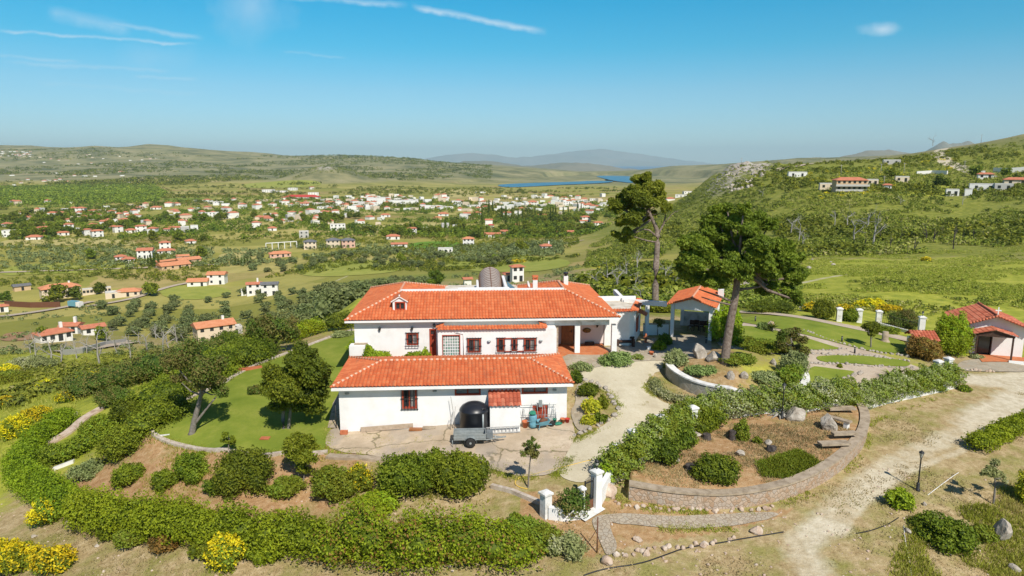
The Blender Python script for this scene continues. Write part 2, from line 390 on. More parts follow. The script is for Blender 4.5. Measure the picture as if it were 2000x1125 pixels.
bluep = simple('faded_blue_plastic', [(.10, .27, .36), (.19, .40, .47)], 4, .6, .1)
greenp = simple('green_plastic', [(.02, .17, .11), (.05, .27, .18)], 4, .6, .1)
redp = simple('red_paint', [(.42, .03, .02), (.5, .06, .04)], 4, .6, .1)
yellowp = simple('yellow_hose', [(.62, .40, .07), (.75, .52, .12)], 4, .6, 0)
glassm, _t = newmat('window_glass'); finish(_t, (.03, .035, .04), .08, spec=.6)
curt = simple('curtain_behind_glass', [(.20, .19, .18), (.33, .32, .30)], 12, .3, 0, 0, .6)
lampglass = simple('lamp_glass', [(.35, .34, .28), (.5, .49, .42)], 4, .25, 0, 0, .6)
brownmetal = simple('rusty_brown_metal', [(.12, .05, .03), (.2, .09, .05)], 5, .7, .2)
polyc = simple('brown_polycarbonate', [(.34, .29, .25), (.50, .44, .38)], 3, .3, .1, .01, .6)
solar, _t = newmat('solar_panel'); finish(_t, (.02, .035, .07), .15, spec=.6)
# roof tiles: each tile has its own tint
def tilemat(name, a, b, c, dirt=.25):
    m, t = newmat(name); uv = t.n('ShaderNodeAttribute', attribute_name='tile').outputs['Fac']
    vec = t.n('ShaderNodeTexCoord').outputs['Object']
    wn = t.n('ShaderNodeTexWhiteNoise', {'W': uv}, noise_dimensions='1D').outputs['Value']
    col = t.ramp(wn, [(0, a), (.45, b), (1, c)])
    n = t.noise(vec, .9, 6, .65)
    col = t.mix(t.ramp(n, [(.5, 0), (.75, dirt)]), col, (.26, .10, .06))
    n2 = t.noise(vec, .35, 3, .5); col = t.mix(t.ramp(n2, [(.35, .0), (.7, .35)]), col, c); ms = t.n('ShaderNodeMapping', {'Vector': vec, 'Scale': (3.0, .35, .35)}).outputs[0]; col = t.mix(t.ramp(t.noise(ms, 1.6, 5, .6), [(.52, 0), (.72, .45)]), col, (.30, .12, .07)); col = t.mix(t.ramp(t.noise(vec, 7, 3, .6), [(.66, 0), (.74, .5)]), col, (.62, .42, .26))
    finish(t, col, .75, t.noise(vec, 30, 3), .2, .01); return m
tile = tilemat('clay_roof_tiles', (.53, .125, .045), (.60, .155, .056), (.66, .205, .08), .16)
tileold = tilemat('old_clay_roof_tiles', (.36, .085, .045), (.50, .13, .07), (.60, .22, .13), .5)
mortar = simple('ridge_mortar', [(.64, .34, .20), (.74, .54, .42)], 7, .9, .3)
# masonry of rough stones / paving stones
def stonemat(name, sc, cols, joint, jw=.06, world=True, zs=1.0, bs=.8):
    m, t = newmat(name)
    vec = t.n('ShaderNodeNewGeometry').outputs['Position'] if world else t.n('ShaderNodeTexCoord').outputs['Object']
    nv = t.n('ShaderNodeTexNoise', {'Vector': vec, 'Scale': sc * .8, 'Detail': 2.0})
    v2 = t.n('ShaderNodeVectorMath', {0: vec, 1: t.n('ShaderNodeVectorMath', {0: nv.outputs['Color'], 'Scale': .35 / sc}, operation='SCALE').outputs[0]}, operation='ADD').outputs[0]
    v2 = t.n('ShaderNodeMapping', {'Vector': v2, 'Scale': (1, 1, zs)}).outputs[0]
    vo = t.n('ShaderNodeTexVoronoi', {'Vector': v2, 'Scale': sc}); ve = t.n('ShaderNodeTexVoronoi', {'Vector': v2, 'Scale': sc}, feature='DISTANCE_TO_EDGE').outputs['Distance']
    k = t.n('ShaderNodeSeparateColor', {0: vo.outputs['Color']}).outputs[0]
    n = len(cols); col = t.ramp(k, [(i / (n - 1), c) for i, c in enumerate(cols)])
    col = t.mix(t.math('MULTIPLY', t.noise(vec, sc * 5, 5), .5), col, tuple(x * .55 for x in cols[0]))
    jm = t.ramp(ve, [(jw * .4, 1.0), (jw, 0.0)]); col = t.mix(jm, col, joint)
    finish(t, col, .92, t.math('MINIMUM', ve, .15), bs, .12); return m
rubble = stonemat('rubble_masonry', 4.6, [(.42, .28, .18), (.52, .38, .27), (.46, .40, .34), (.56, .44, .34)], (.30, .22, .15))
rubbleg = stonemat('pale_stone_masonry', 1.9, [(.34, .30, .22), (.46, .43, .36), (.36, .36, .30), (.48, .44, .36)], (.44, .42, .38), .05, bs=.4)
slate = stonemat('slate_paving', 2.2, [(.36, .30, .22), (.47, .40, .30), (.40, .36, .28), (.52, .44, .34)], (.38, .31, .22), .05, bs=.4)
pathst = stonemat('pale_path_paving', 4.4, [(.40, .33, .24), (.50, .42, .31), (.44, .39, .31), (.54, .45, .34)], (.27, .21, .15), .08, bs=.5)
terrst = stonemat('terracotta_floor_tiles', 3.0, [(.55, .16, .06), (.66, .24, .10), (.60, .19, .07)], (.45, .22, .12), .03, bs=.1)
glassblock, _t = newmat('glass_blocks')
_v = _t.n('ShaderNodeTexCoord').outputs['Object']
_b = _t.n('ShaderNodeTexWhiteNoise', {'Vector': _t.n('ShaderNodeVectorMath', {0: _v, 1: (.2, .2, .2)}, operation='SNAP').outputs[0]}, noise_dimensions='3D').outputs['Value']
_w = _t.n('ShaderNodeVectorMath', {0: _v, 1: (.2, .2, .2)}, operation='MODULO').outputs[0]
finish(_t, _t.ramp(_b, [(0, (.16, .24, .21)), (.5, (.30, .36, .34)), (.8, (.12, .30, .22)), (1, (.42, .46, .44))]), .15, _t.noise(_v, 30), .3, .02, .6)
# foliage: tint t per leaf
def leafmat(name, cols, transl=.26, rough=.6, hv=.12):
    m, t = newmat(name)
    a = t.n('ShaderNodeAttribute', attribute_name='t').outputs['Fac']
    cols = [((min(.85, q[0] * 2.15), min(.85, q[1] * 1.32), q[2] * .7) if q[0] < .62 * q[1] else (q[0] * 1.3, q[1] * 1.25, q[2] * .9)) if q[1] < .4 and q[1] > q[0] and 'pine' not in name else q for q in cols]
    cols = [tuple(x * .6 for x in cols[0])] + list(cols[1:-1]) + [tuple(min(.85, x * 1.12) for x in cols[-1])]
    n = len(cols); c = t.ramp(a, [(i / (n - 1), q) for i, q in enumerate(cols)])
    rn = t.n('ShaderNodeObjectInfo').outputs['Random']
    c = t.n('ShaderNodeHueSaturation', {'Hue': t.math('MULTIPLY_ADD', rn, .03, .485), 'Saturation': 1.0, 'Value': t.math('MULTIPLY_ADD', rn, 2 * hv, 1 - hv), 'Color': c}).outputs[0]
    d = t.n('ShaderNodeBsdfPrincipled', {'Base Color': c, 'Roughness': rough, 'Specular IOR Level': .2})
    tr = t.n('ShaderNodeBsdfTranslucent', {'Color': c})
    mx = t.n('ShaderNodeMixShader', {0: transl, 1: d.outputs[0], 2: tr.outputs[0]})
    t.n('ShaderNodeOutputMaterial', {0: mx.outputs[0]}); return m
lf_hedge = leafmat('hedge_leaves', [(.035, .09, .012), (.09, .20, .018), (.15, .29, .025), (.24, .36, .04)])
lf_dark = leafmat('dark_leaves', [(.02, .055, .012), (.05, .115, .02), (.085, .17, .025), (.13, .22, .035)])
lf_mid = leafmat('mid_green_leaves', [(.03, .075, .012), (.07, .15, .02), (.12, .22, .03), (.18, .28, .045)])
lf_bronze = leafmat('bronze_green_leaves', [(.05, .08, .02), (.10, .16, .03), (.20, .15, .05), (.16, .24, .04)])
lf_pine = leafmat('pine_needles', [(.06, .095, .014), (.16, .215, .022), (.26, .31, .03), (.37, .40, .045)], .25)
lf_olive = leafmat('olive_leaves', [(.07, .095, .045), (.12, .15, .07), (.17, .20, .10), (.23, .26, .15)], .2)
lf_grey = leafmat('grey_green_leaves', [(.10, .13, .06), (.19, .23, .11), (.28, .31, .18), (.55, .55, .40)], .2)
lf_white = leafmat('jasmine_leaves', [(.04, .09, .02), (.11, .20, .03), (.19, .29, .05), (.42, .45, .22), (.78, .76, .60)])
lf_vine = leafmat('vine_leaves', [(.06, .13, .015), (.14, .27, .02), (.24, .38, .03), (.40, .46, .05)])
lf_yel = leafmat('yellow_broom_flowers', [(.10, .17, .02), (.50, .42, .02), (.80, .60, .015), (.85, .68, .03)], .3)
lf_broomg = leafmat('broom_green', [(.05, .10, .015), (.10, .18, .025), (.17, .26, .04), (.24, .32, .06)])
lf_lav = leafmat('lavender_leaves', [(.10, .16, .05), (.15, .22, .08), (.20, .27, .11), (.26, .30, .16)], .2)
lf_scrub = leafmat('scrub_leaves', [(.05, .07, .018), (.10, .135, .026), (.16, .20, .032), (.24, .27, .045), (.34, .31, .13)], .2)
lf_red = leafmat('red_flowers', [(.35, .01, .05), (.6, .02, .09)], .2)
lf_gyel = leafmat('golden_leaves', [(.12, .16, .02), (.35, .36, .03), (.55, .50, .04), (.55, .26, .04)])
lf_rust = leafmat('red_brown_leaves', [(.07, .07, .02), (.20, .12, .03), (.30, .15, .04), (.15, .22, .04)])
lf_grass = leafmat('grass_blades', [(.17, .20, .03), (.27, .31, .045), (.37, .37, .07), (.44, .38, .12)], .3)
lf_dry = leafmat('dry_grass_blades', [(.25, .20, .09), (.36, .29, .14), (.45, .37, .19), (.30, .30, .10)], .3)
# ground
def groundmat():
    m, t = newmat('ground_cover')
    P = t.n('ShaderNodeNewGeometry').outputs['Position']
    A = lambda k: t.n('ShaderNodeAttribute', attribute_name=k).outputs['Fac']
    n1 = t.noise(P, .5, 8, .65); n2 = t.noise(P, 2.6, 6, .7); n3 = t.noise(P, .09, 6, .6); n4 = t.noise(P, 9, 4, .7)
    dry = t.ramp(n2, [(.32, (.29, .205, .10)), (.5, (.42, .32, .17)), (.68, (.54, .43, .26))])
    dry = t.mix(t.ramp(n1, [(.44, 0), (.62, .85)]), dry, t.ramp(n4, [(.3, (.16, .17, .035)), (.7, (.33, .31, .09))]))
    soil = t.ramp(n2, [(.3, (.30, .165, .075)), (.5, (.42, .26, .13)), (.7, (.52, .37, .22))])
    soil = t.mix(t.ramp(n1, [(.52, 0), (.72, .6)]), soil, (.20, .22, .06))
    soil = t.mix(t.ramp(n4, [(.62, 0), (.72, .5)]), soil, (.55, .47, .38))
    mead = t.ramp(n1, [(.3, (.20, .235, .03)), (.45, (.31, .335, .042)), (.58, (.42, .42, .06)), (.75, (.50, .44, .13))])
    mead = t.mix(t.ramp(n2, [(.45, 0), (.75, .5)]), mead, (.10, .14, .03))
    scr = t.ramp(n1, [(.3, (.12, .145, .025)), (.5, (.21, .23, .036)), (.66, (.33, .31, .07)), (.8, (.44, .36, .17))])
    scr = t.mix(t.ramp(n3, [(.5, 0), (.7, .6)]), scr, (.24, .25, .07))
    sand = t.ramp(n2, [(.3, (.48, .41, .28)), (.55, (.62, .55, .41)), (.75, (.70, .63, .49))])
    sand = t.mix(t.ramp(t.noise(P, .8, 6, .75), [(.5, 0), (.72, .6)]), sand, (.33, .25, .13))
    # valley patchwork of fields
    Pv = t.n('ShaderNodeMapping', {'Vector': P, 'Rotation': (0, 0, .5), 'Scale': (.010, .020, 0)}).outputs[0]
    nv = t.n('ShaderNodeTexNoise', {'Vector': Pv, 'Scale': 1.2, 'Detail': 3.0})
    Pv2 = t.n('ShaderNodeVectorMath', {0: Pv, 1: t.n('ShaderNodeVectorMath', {0: nv.outputs['Color'], 'Scale': .5}, operation='SCALE').outputs[0]}, operation='ADD').outputs[0]
    vo = t.n('ShaderNodeTexVoronoi', {'Vector': Pv2, 'Scale': 1.0})
    k = t.n('ShaderNodeSeparateColor', {0: vo.outputs['Color']}).outputs[0]
    fld = t.ramp(k, [(0, (.22, .225, .055)), (.2, (.40, .36, .12)), (.38, (.29, .28, .075)), (.52, (.52, .43, .19)), (.66, (.38, .35, .10)), (.82, (.55, .45, .23)), (.94, (.40, .27, .15)), (1, (.20, .28, .045))])
    fld = t.mix(t.ramp(t.noise(P, .045, 8, .7), [(.42, 0), (.66, .6)]), fld, t.ramp(n1, [(.3, (.15, .165, .045)), (.7, (.32, .29, .10))]))
    fld = t.mix(1.0, fld, (.86, .88, .62), 'MULTIPLY')
    hill = t.ramp(t.noise(P, .0075, 9, .68), [(.32, (.09, .11, .05)), (.45, (.17, .17, .08)), (.54, (.27, .25, .12)), (.66, (.36, .31, .17)), (.8, (.42, .36, .24))])
    hill = t.mix(t.ramp(k, [(.55, 0), (.75, .35), (.9, .35), (1, 0)]), hill, (.26, .26, .11))
    rockc = t.ramp(t.noise(P, .35, 8, .7), [(.35, (.20, .17, .13)), (.5, (.40, .36, .30)), (.7, (.55, .51, .45))])
    n5 = t.noise(P, 30, 3, .7); dk = t.ramp(n5, [(.35, (.55, .5, .42)), (.5, (1, 1, 1)), (.68, (1.25, 1.22, 1.15))])
    dry = t.mix(.8, dry, dk, 'MULTIPLY'); soil = t.mix(.8, soil, dk, 'MULTIPLY')
    c = dry
    soft = lambda k: t.math('MULTIPLY_ADD', t.math('ADD', A(k), t.math('MULTIPLY', t.math('SUBTRACT', n1, .5), 1.0)), 3.0, -1.0, clamp=True)
    for nm, col in (('soil', soil), ('meadow', mead), ('scrub', scr)): c = t.mix(soft(nm), c, col)
    c = t.mix(A('valley'), c, fld); c = t.mix(A('hill'), c, hill)
    c = t.mix(soft('sand'), c, sand); c = t.mix(soft('rock'), c, rockc)
    bmp = t.math('ADD', n2, t.math('MULTIPLY', n4, .5))
    finish(t, c, .95, bmp, .5, .12, .1); return m
ground_m = groundmat()
def sheetmat(name, s1, s2, sc, extra=None, bs=.4, fine=6.0, crack=0):
    m, t = newmat(name); P = t.n('ShaderNodeNewGeometry').outputs['Position']
    n1 = t.noise(P, sc, 7, .65); n2 = t.noise(P, sc * fine, 5, .7)
    c = t.ramp(n1, [(.3 + .4 * i / (len(s1) - 1), q) for i, q in enumerate(s1)])
    c = t.mix(t.ramp(n2, [(.4, 0), (.7, .6)]), c, s2)
    if extra: c = t.mix(t.ramp(t.noise(P, extra[1], 8, .75), [(extra[2], 0), (extra[2] + .1, 1)]), c, extra[0])
    if crack:
        nn = t.n('ShaderNodeTexNoise', {'Vector': P, 'Scale': .9, 'Detail': 5.0}).outputs['Color']
        Q = t.n('ShaderNodeVectorMath', {0: P, 1: t.n('ShaderNodeVectorMath', {0: nn, 'Scale': 1.3}, operation='SCALE').outputs[0]}, operation='ADD').outputs[0]
        ed = t.n('ShaderNodeTexVoronoi', {'Vector': Q, 'Scale': crack}, feature='DISTANCE_TO_EDGE').outputs['Distance']
        c = t.mix(t.math('MULTIPLY', t.ramp(ed, [(.006, 1.0), (.018, 0.0)]), .75), c, (.15, .13, .07))
        c = t.mix(t.ramp(t.noise(P, 2.2, 6, .7), [(.6, 0), (.68, .55)]), c, (.27, .21, .13)); c = t.mix(t.ramp(t.noise(P, .35, 3, .5), [(.5, 0), (.56, .45)]), c, (.33, .29, .25))
    finish(t, c, .95, n2, bs, .04, .1); return m
lawn_m = sheetmat('mown_lawn', [(.15, .205, .024), (.22, .265, .036), (.31, .32, .06)], (.14, .19, .024), .42, ((.33, .30, .09), .8, .64), .7, 16)
drive_m = sheetmat('sandy_gravel', [(.46, .40, .28), (.57, .51, .37), (.64, .58, .44)], (.48, .41, .28), .6, ((.27, .22, .10), .9, .62), .4, 12)
yard_m = sheetmat('worn_concrete', [(.36, .28, .19), (.53, .42, .30), (.64, .53, .39)], (.42, .33, .23), .45, ((.22, .19, .09), 1.3, .62), .4, 7, crack=.28)
trail_m = sheetmat('pale_garden_path', [(.42, .33, .24), (.52, .43, .33), (.57, .49, .38)], (.38, .30, .22), .8, None, .4, 9)
edging_m = simple('edging_stone', [(.36, .28, .22), (.52, .44, .36), (.62, .56, .48)], 3, .95, .6, .03, world=True)
def watermat(name, col, rough):
    m, t = newmat(name); P = t.n('ShaderNodeNewGeometry').outputs['Position']
    finish(t, col, rough, t.noise(P, .02, 4), .1, 1, .5); return m
lake_m = watermat('lake_water', (.04, .17, .26), .35); sea_m = watermat('sea_water', (.03, .13, .25), .5)
mount_m = simple('distant_rock_and_scrub', [(.13, .15, .10), (.20, .19, .13), (.28, .25, .18)], .0006, .95, 0, world=True)
def wallmat(c, n=[0]): n[0] += 1; return simple('house_paint', [tuple(x * .93 for x in c), c], 1, .9, 0)
# ---------------------------------------------------------------- terrain sheet
def build_ground():
    az = np.concatenate([np.arange(-180, -48, 6.0), np.arange(-48, 48.001, .2), np.arange(54, 180.1, 6.0)]); az = np.radians(az)
    rr = np.concatenate([[1.0], np.exp(np.arange(math.log(5), math.log(24), .06)), np.exp(np.arange(math.log(24), math.log(13500), .0085))])
    A, RR = np.meshgrid(az, rr); X = (RR * np.sin(A)).ravel(); Y = (RR * np.cos(A)).ravel()
    Z = h(X, Y)
    na = len(az); nr = len(rr); i = np.arange(nr - 1)[:, None] * na + np.arange(na - 1)[None]
    F = np.stack([i, i + 1, i + na + 1, i + na], -1).reshape(-1, 4)
    r = np.hypot(X, Y)
    at = {}
    # masks that say what grows or lies where
    yard = path_px([(290,842),(600,885),(900,930),(1000,1000),(1100,1010),(1200,930),(1690,860),(2000,760),(2000,600),(1440,600),(700,640)])
    soilp = path_px([(300,835),(440,880),(600,890),(650,900),(620,960),(520,1000),(380,1010),(230,990),(190,930),(230,860)])
    n = fbm(X, Y, 9, 4, 2)
    near = 1 - sstep(60, 85, r)
    soil = np.zeros_like(X); k = r < 75
    soil[k] = np.clip(1.3 - pdist(X[k], Y[k], soilp + soilp[:1]) / 2.5, 0, 1.2); ins = np.zeros_like(k); ins[k] = inside(X[k], Y[k], soilp); soil[ins] = 1.1
    bedin = np.zeros_like(k); bedin[k] = inside(X[k], Y[k], BEDS['bed']); soil[bedin] = .8
    cx, cyy, rad = _dk; soil = np.where(np.hypot(X - cx, Y - cyy) < rad, .55, soil)
    yardsoil = path_px([(1190,975),(1440,1000),(1560,990),(1530,1010),(1150,1090),(1000,1080),(1020,960)])
    ins2 = np.zeros_like(k); ins2[k] = inside(X[k], Y[k], yardsoil); soil[ins2] = .65
    ang = np.arctan2(X, Y); un = 1000 + 1351 * np.tan(np.clip(ang, -1.2, 1.2)) * .97
    mead = sstep(66, 74, r - .0 * n) * (1 - sstep(170, 230, r + 40 * (n - .5))) * sstep(1150, 1250, un)
    mead = np.maximum(mead, sstep(60, 75, r) * (1 - sstep(200, 260, r)) * .75 * (1 - sstep(1150, 1250, un)))
    mead = np.maximum(mead, sstep(42, 60, r + 12 * (n - .5)) * (1 - sstep(95, 120, r)) * (1 - sstep(250, 420, un)) * .8)
    gp_ = path_px([(1385,640),(1440,600),(1770,650),(1870,735),(1600,800),(1400,790),(1390,700)]); kk = r < 90; gi = inside(X, Y, gp_) & kk; gd = pdist(X[kk], Y[kk], gp_, True); gv = np.zeros_like(X); gv[kk] = gd; mead = np.where(gi, np.maximum(mead, .55 * sstep(0, 2.5, gv)), mead)
    scrub = sstep(170, 230, r + 40 * (n - .5)) * (1 - sstep(620, 760, r)) * sstep(1120, 1260, un + 160 * (n - .5) - np.clip(r - 300, 0, 400) * -.25)
    w1 = un + 220 * (n - .5) + 100 * (fbm(X, Y, 30, 3, 12) - .5); sc2 = sstep(62, 74, r + 8 * (n - .5)) * (1 - sstep(200, 260, r)) * sstep(1000, 1160, w1) * (1 - sstep(1380, 1560, w1)); scrub = np.maximum(scrub, sc2); mead = mead * (1 - .9 * sc2)
    # clearings on the hillside
    for (u, v, rx, ry) in [(1800, 372, 26, 22), (1620, 355, 14, 10), (1240, 520, 30, 40)]:
        p = G(u, v); q = np.hypot((X - p.x) / rx, (Y - p.y) / ry); scrub *= sstep(.7, 1.2, q); mead = np.maximum(mead, 1 - sstep(.7, 1.2, q))
    valley = sstep(210, 300, r + 60 * (n - .5)) * (1 - np.clip(scrub, 0, 1)) * (1 - sstep(1400, 1500, un))
    hill = sstep(2000, 2700, r + 900 * (fbm(X, Y, 500, 3, 8) - .5))
    hill = np.maximum(hill, sstep(1400, 1500, un) * sstep(560, 700, r))
    kn = np.exp(-(((X - ray(640, 345)[0] * 2150) / 150) ** 2 + ((Y - 2150) / 190) ** 2)); hill = np.maximum(hill, sstep(.1, .35, kn))
    sand = np.zeros_like(X)
    for pl, wd_, st in [([(1985,720),(1990,745),(1975,780),(1900,835),(1800,880),(1720,920),(1660,970),(1620,1020),(1560,1060),(1590,1125)], 1.5, .62),
                    ([(1870,738),(1930,745),(2050,742)], 1.9, .9), ([(1985,800),(1880,880),(1780,915),(1690,975),(1640,1040)], .55, .6), ([(2000,770),(1900,830)], 2.2, .75)]:
        P_ = path_px(pl); k = r < 80; d = pdist(X[k], Y[k], P_); sand[k] = np.maximum(sand[k], st * np.clip(1.25 - d / wd_, 0, 1))
    hr = [(1845,290),(1830,300),(1845,315),(1870,325),(1930,345)]
    P_ = [G(u, v) for u, v in hr]; P_ = [(p.x, p.y) for p in P_]; k = (r > 300) & (r < 800); d = pdist(X[k], Y[k], P_); sand[k] = np.maximum(sand[k], np.clip(2 - d / 3.0, 0, 1))
    for pl in ([(1535,560),(1600,545),(1750,520),(1900,520)], [(640,556),(700,530),(760,520)], [(0,530),(180,525),(420,518),(640,500)]):
        P_ = path_px(pl); k = (r > 60) & (r < 900); d = pdist(X[k], Y[k], P_); sand[k] = np.maximum(sand[k], .52 * np.clip(1.3 - d / 1.3, 0, 1))
    rock = 1.0 * np.exp(-(((X - 168) / 22) ** 2 + ((Y - 505) / 34) ** 2))
    rock = np.maximum(rock, .62 * np.exp(-(((un - 1400) / 60) ** 2 + ((r - 500) / 60) ** 2)))
    rock = np.maximum(rock, .66 * np.exp(-(((X - ray(640, 345)[0] * 2150) / 45) ** 2 + ((Y - 2130) / 70) ** 2)))
    for nm, v in (('soil', soil), ('meadow', mead), ('scrub', scrub), ('valley', valley), ('hill', hill), ('sand', sand), ('rock', rock)): at[nm] = ('POINT', v)
    me = arr_mesh('ground', np.stack([X, Y, Z], -1), F, ground_m, at, smooth=True)
    o = link(bpy.data.objects.new('ground', me)); tag(o, kind='structure')
build_ground()

def drape(name, poly, m, lift=.05, step=.5, kind='structure', label=None, cat=None, thick=0, it=2, jit=.0, parent=None, group=None):
    """a sheet with this outline laid on the ground"""
    P = smooth(poly, it, True) if it else list(poly)
    if jit:
        P2 = []
        for i in range(len(P)):
            a = P[i]; b = P[(i + 1) % len(P)]; L = math.hypot(b[0] - a[0], b[1] - a[1]); k = max(1, int(L / .35))
            for j in range(k):
                x = a[0] + (b[0] - a[0]) * j / k; y = a[1] + (b[1] - a[1]) * j / k
                P2.append((x + (float(vnoise(np.array(x * 1.9), np.array(y * 1.9), 5)) - .5) * jit * 2, y + (float(vnoise(np.array(x * 1.9), np.array(y * 1.9), 9)) - .5) * jit * 2))
        P = P2
    bm = bmesh.new(); vs = [bm.verts.new((x, y, 0)) for x, y in P]; bm.faces.new(vs)
    bmesh.ops.triangulate(bm, faces=bm.faces[:])
    xs = [p[0] for p in P]; ys = [p[1] for p in P]
    for ax, lo, hi in ((0, min(xs), max(xs)), (1, min(ys), max(ys))):
        c = lo + step
        while c < hi:
            co = [0, 0, 0]; co[ax] = c; no = [0, 0, 0]; no[ax] = 1
            bmesh.ops.bisect_plane(bm, geom=bm.verts[:] + bm.edges[:] + bm.faces[:], plane_co=co, plane_no=no); c += step
    bmesh.ops.recalc_face_normals(bm, faces=bm.faces[:])
    if sum(f.normal.z for f in bm.faces) < 0: bmesh.ops.reverse_faces(bm, faces=bm.faces[:])
    V = np.array([v.co[:] for v in bm.verts]); Z = h(V[:, 0], V[:, 1]) + lift
    for v, z in zip(bm.verts, Z): v.co.z = z
    if thick:
        ret = bmesh.ops.extrude_face_region(bm, geom=bm.faces[:])
        for e in ret['geom']:
            if isinstance(e, bmesh.types.BMVert): e.co.z += thick
    me = bpy.data.meshes.new(name); bm.to_mesh(me); bm.free(); me.materials.append(m)
    for p in me.polygons: p.use_smooth = not thick
    o = link(bpy.data.objects.new(name, me), parent); return tag(o, label, cat, group, kind)
def strip(pts, w):
    """outline of a band of width w along world points"""
    P = [Vector(p[:2]) for p in pts]; L = []; Rr = []
    for i, p in enumerate(P):
        t = (P[min(i + 1, len(P) - 1)] - P[max(i - 1, 0)]).normalized(); n = Vector((-t.y, t.x))
        wi = w[i] if hasattr(w, '__len__') else w
        L.append((p + n * wi / 2)[:]); Rr.append((p - n * wi / 2)[:])
    return L + Rr[::-1]
PX = path_px
drape('lawn', PX([(700,640),(705,660),(690,690),(680,720),(660,790),(642,840),(640,880),(600,884),(540,884),(440,878),(380,874),(325,860),(295,842),(302,818),(332,797),(372,780),(440,744),(500,712),(560,690),(620,670)]), lawn_m, .05, .5, jit=.05)
drape('driveway', PX([(1085,930),(1100,895),(1102,868),(1150,850),(1195,822),(1213,793),(1190,768),(1135,748),(1120,728),(1180,715),(1235,707),(1292,700),(1300,712),(1268,735),(1262,760),(1290,785),(1335,797),(1300,815),(1240,850),(1200,885),(1172,930),(1130,945)]), drive_m, .04, .5, jit=.12)
drape('concrete_yard', PX([(636,845),(665,832),(900,815),(1112,805),(1128,850),(1108,880),(1095,925),(1010,935),(950,912),(880,905),(740,892),(640,884)]), yard_m, .055, .5, jit=.08)
drape('courtyard_paving', PX([(1085,702),(1120,728),(1180,716),(1235,708),(1300,702),(1350,705),(1392,690),(1388,655),(1310,655),(1260,665),(1205,675),(1150,690)]), slate, .07, .5)
drape('garden_path', PX([(1395,650),(1440,628),(1520,640),(1640,672),(1765,705),(1830,735),(1800,765),(1560,790),(1560,740),(1580,700),(1500,690),(1400,680)]), trail_m, .04, .6, jit=.05)
LAWNS = [[(1440,622),(1500,617),(1560,622),(1640,636),(1700,649),(1768,668),(1775,692),(1700,688),(1640,672),(1580,657),(1520,643),(1440,630)],
         [(1425,645),(1450,636),(1500,644),(1560,657),(1620,676),(1650,683),(1600,685),(1540,682),(1500,679),(1440,672),(1425,660)],
         [(1590,696),(1640,694),(1700,697),(1775,706),(1780,718),(1720,716),(1660,711),(1600,708)],
         [(1580,716),(1610,719),(1650,724),(1676,728),(1640,745),(1612,757),(1592,768),(1572,768)]]
for q in LAWNS: drape('lawn', PX(q), lawn_m, .08, .5, jit=.04)
gr_road = smooth(PX([(1380,606),(1440,610),(1500,613),(1560,620),(1620,632),(1700,647),(1780,667),(1815,672)]), 2)
drape('garden_road', strip(gr_road, 2.1), trail_m, .1, .6, it=0)
drape('stone_path', PX([(1165,1008),(1200,1003),(1300,1010),(1400,1006),(1480,1000),(1530,1003),(1500,1018),(1420,1030),(1300,1034),(1215,1025),(1185,1020),(1200,1050),(1207,1080),(1180,1088),(1170,1050),(1155,1020)]), pathst, .05, .4, jit=.06)
drape('chapel_forecourt', PX([(1868,712),(1890,702),(2000,705),(2060,710),(2060,728),(1870,728)]), slate, .06, .5)
drape('tiled_ramp', PX([(1908,697),(1966,697),(1972,709),(1918,709)]), terrst, .1, .5, it=0)
drape('side_path', PX([(640,838),(660,838),(668,800),(662,770),(650,790)]), yard_m, .09, .4, it=0)
drape('gravel_strip', PX([(1112,805),(1125,790),(1123,760),(1135,745),(1150,760),(1160,790),(1160,830),(1130,850)]), slate, .07, .5)

# ---------------------------------------------------------------- water and far land
def disk(name, pts, z, m):
    mb = MB(); mb.add([(x, y, z) for x, y in pts], [tuple(range(len(pts)))]); return mb.build(name, m, kind='structure')
def lakepoly(uv, z):
    out = []
    for u, v in uv: dx, s = ray(u, v); y = z / s; out.append((dx * y, y))
    return out
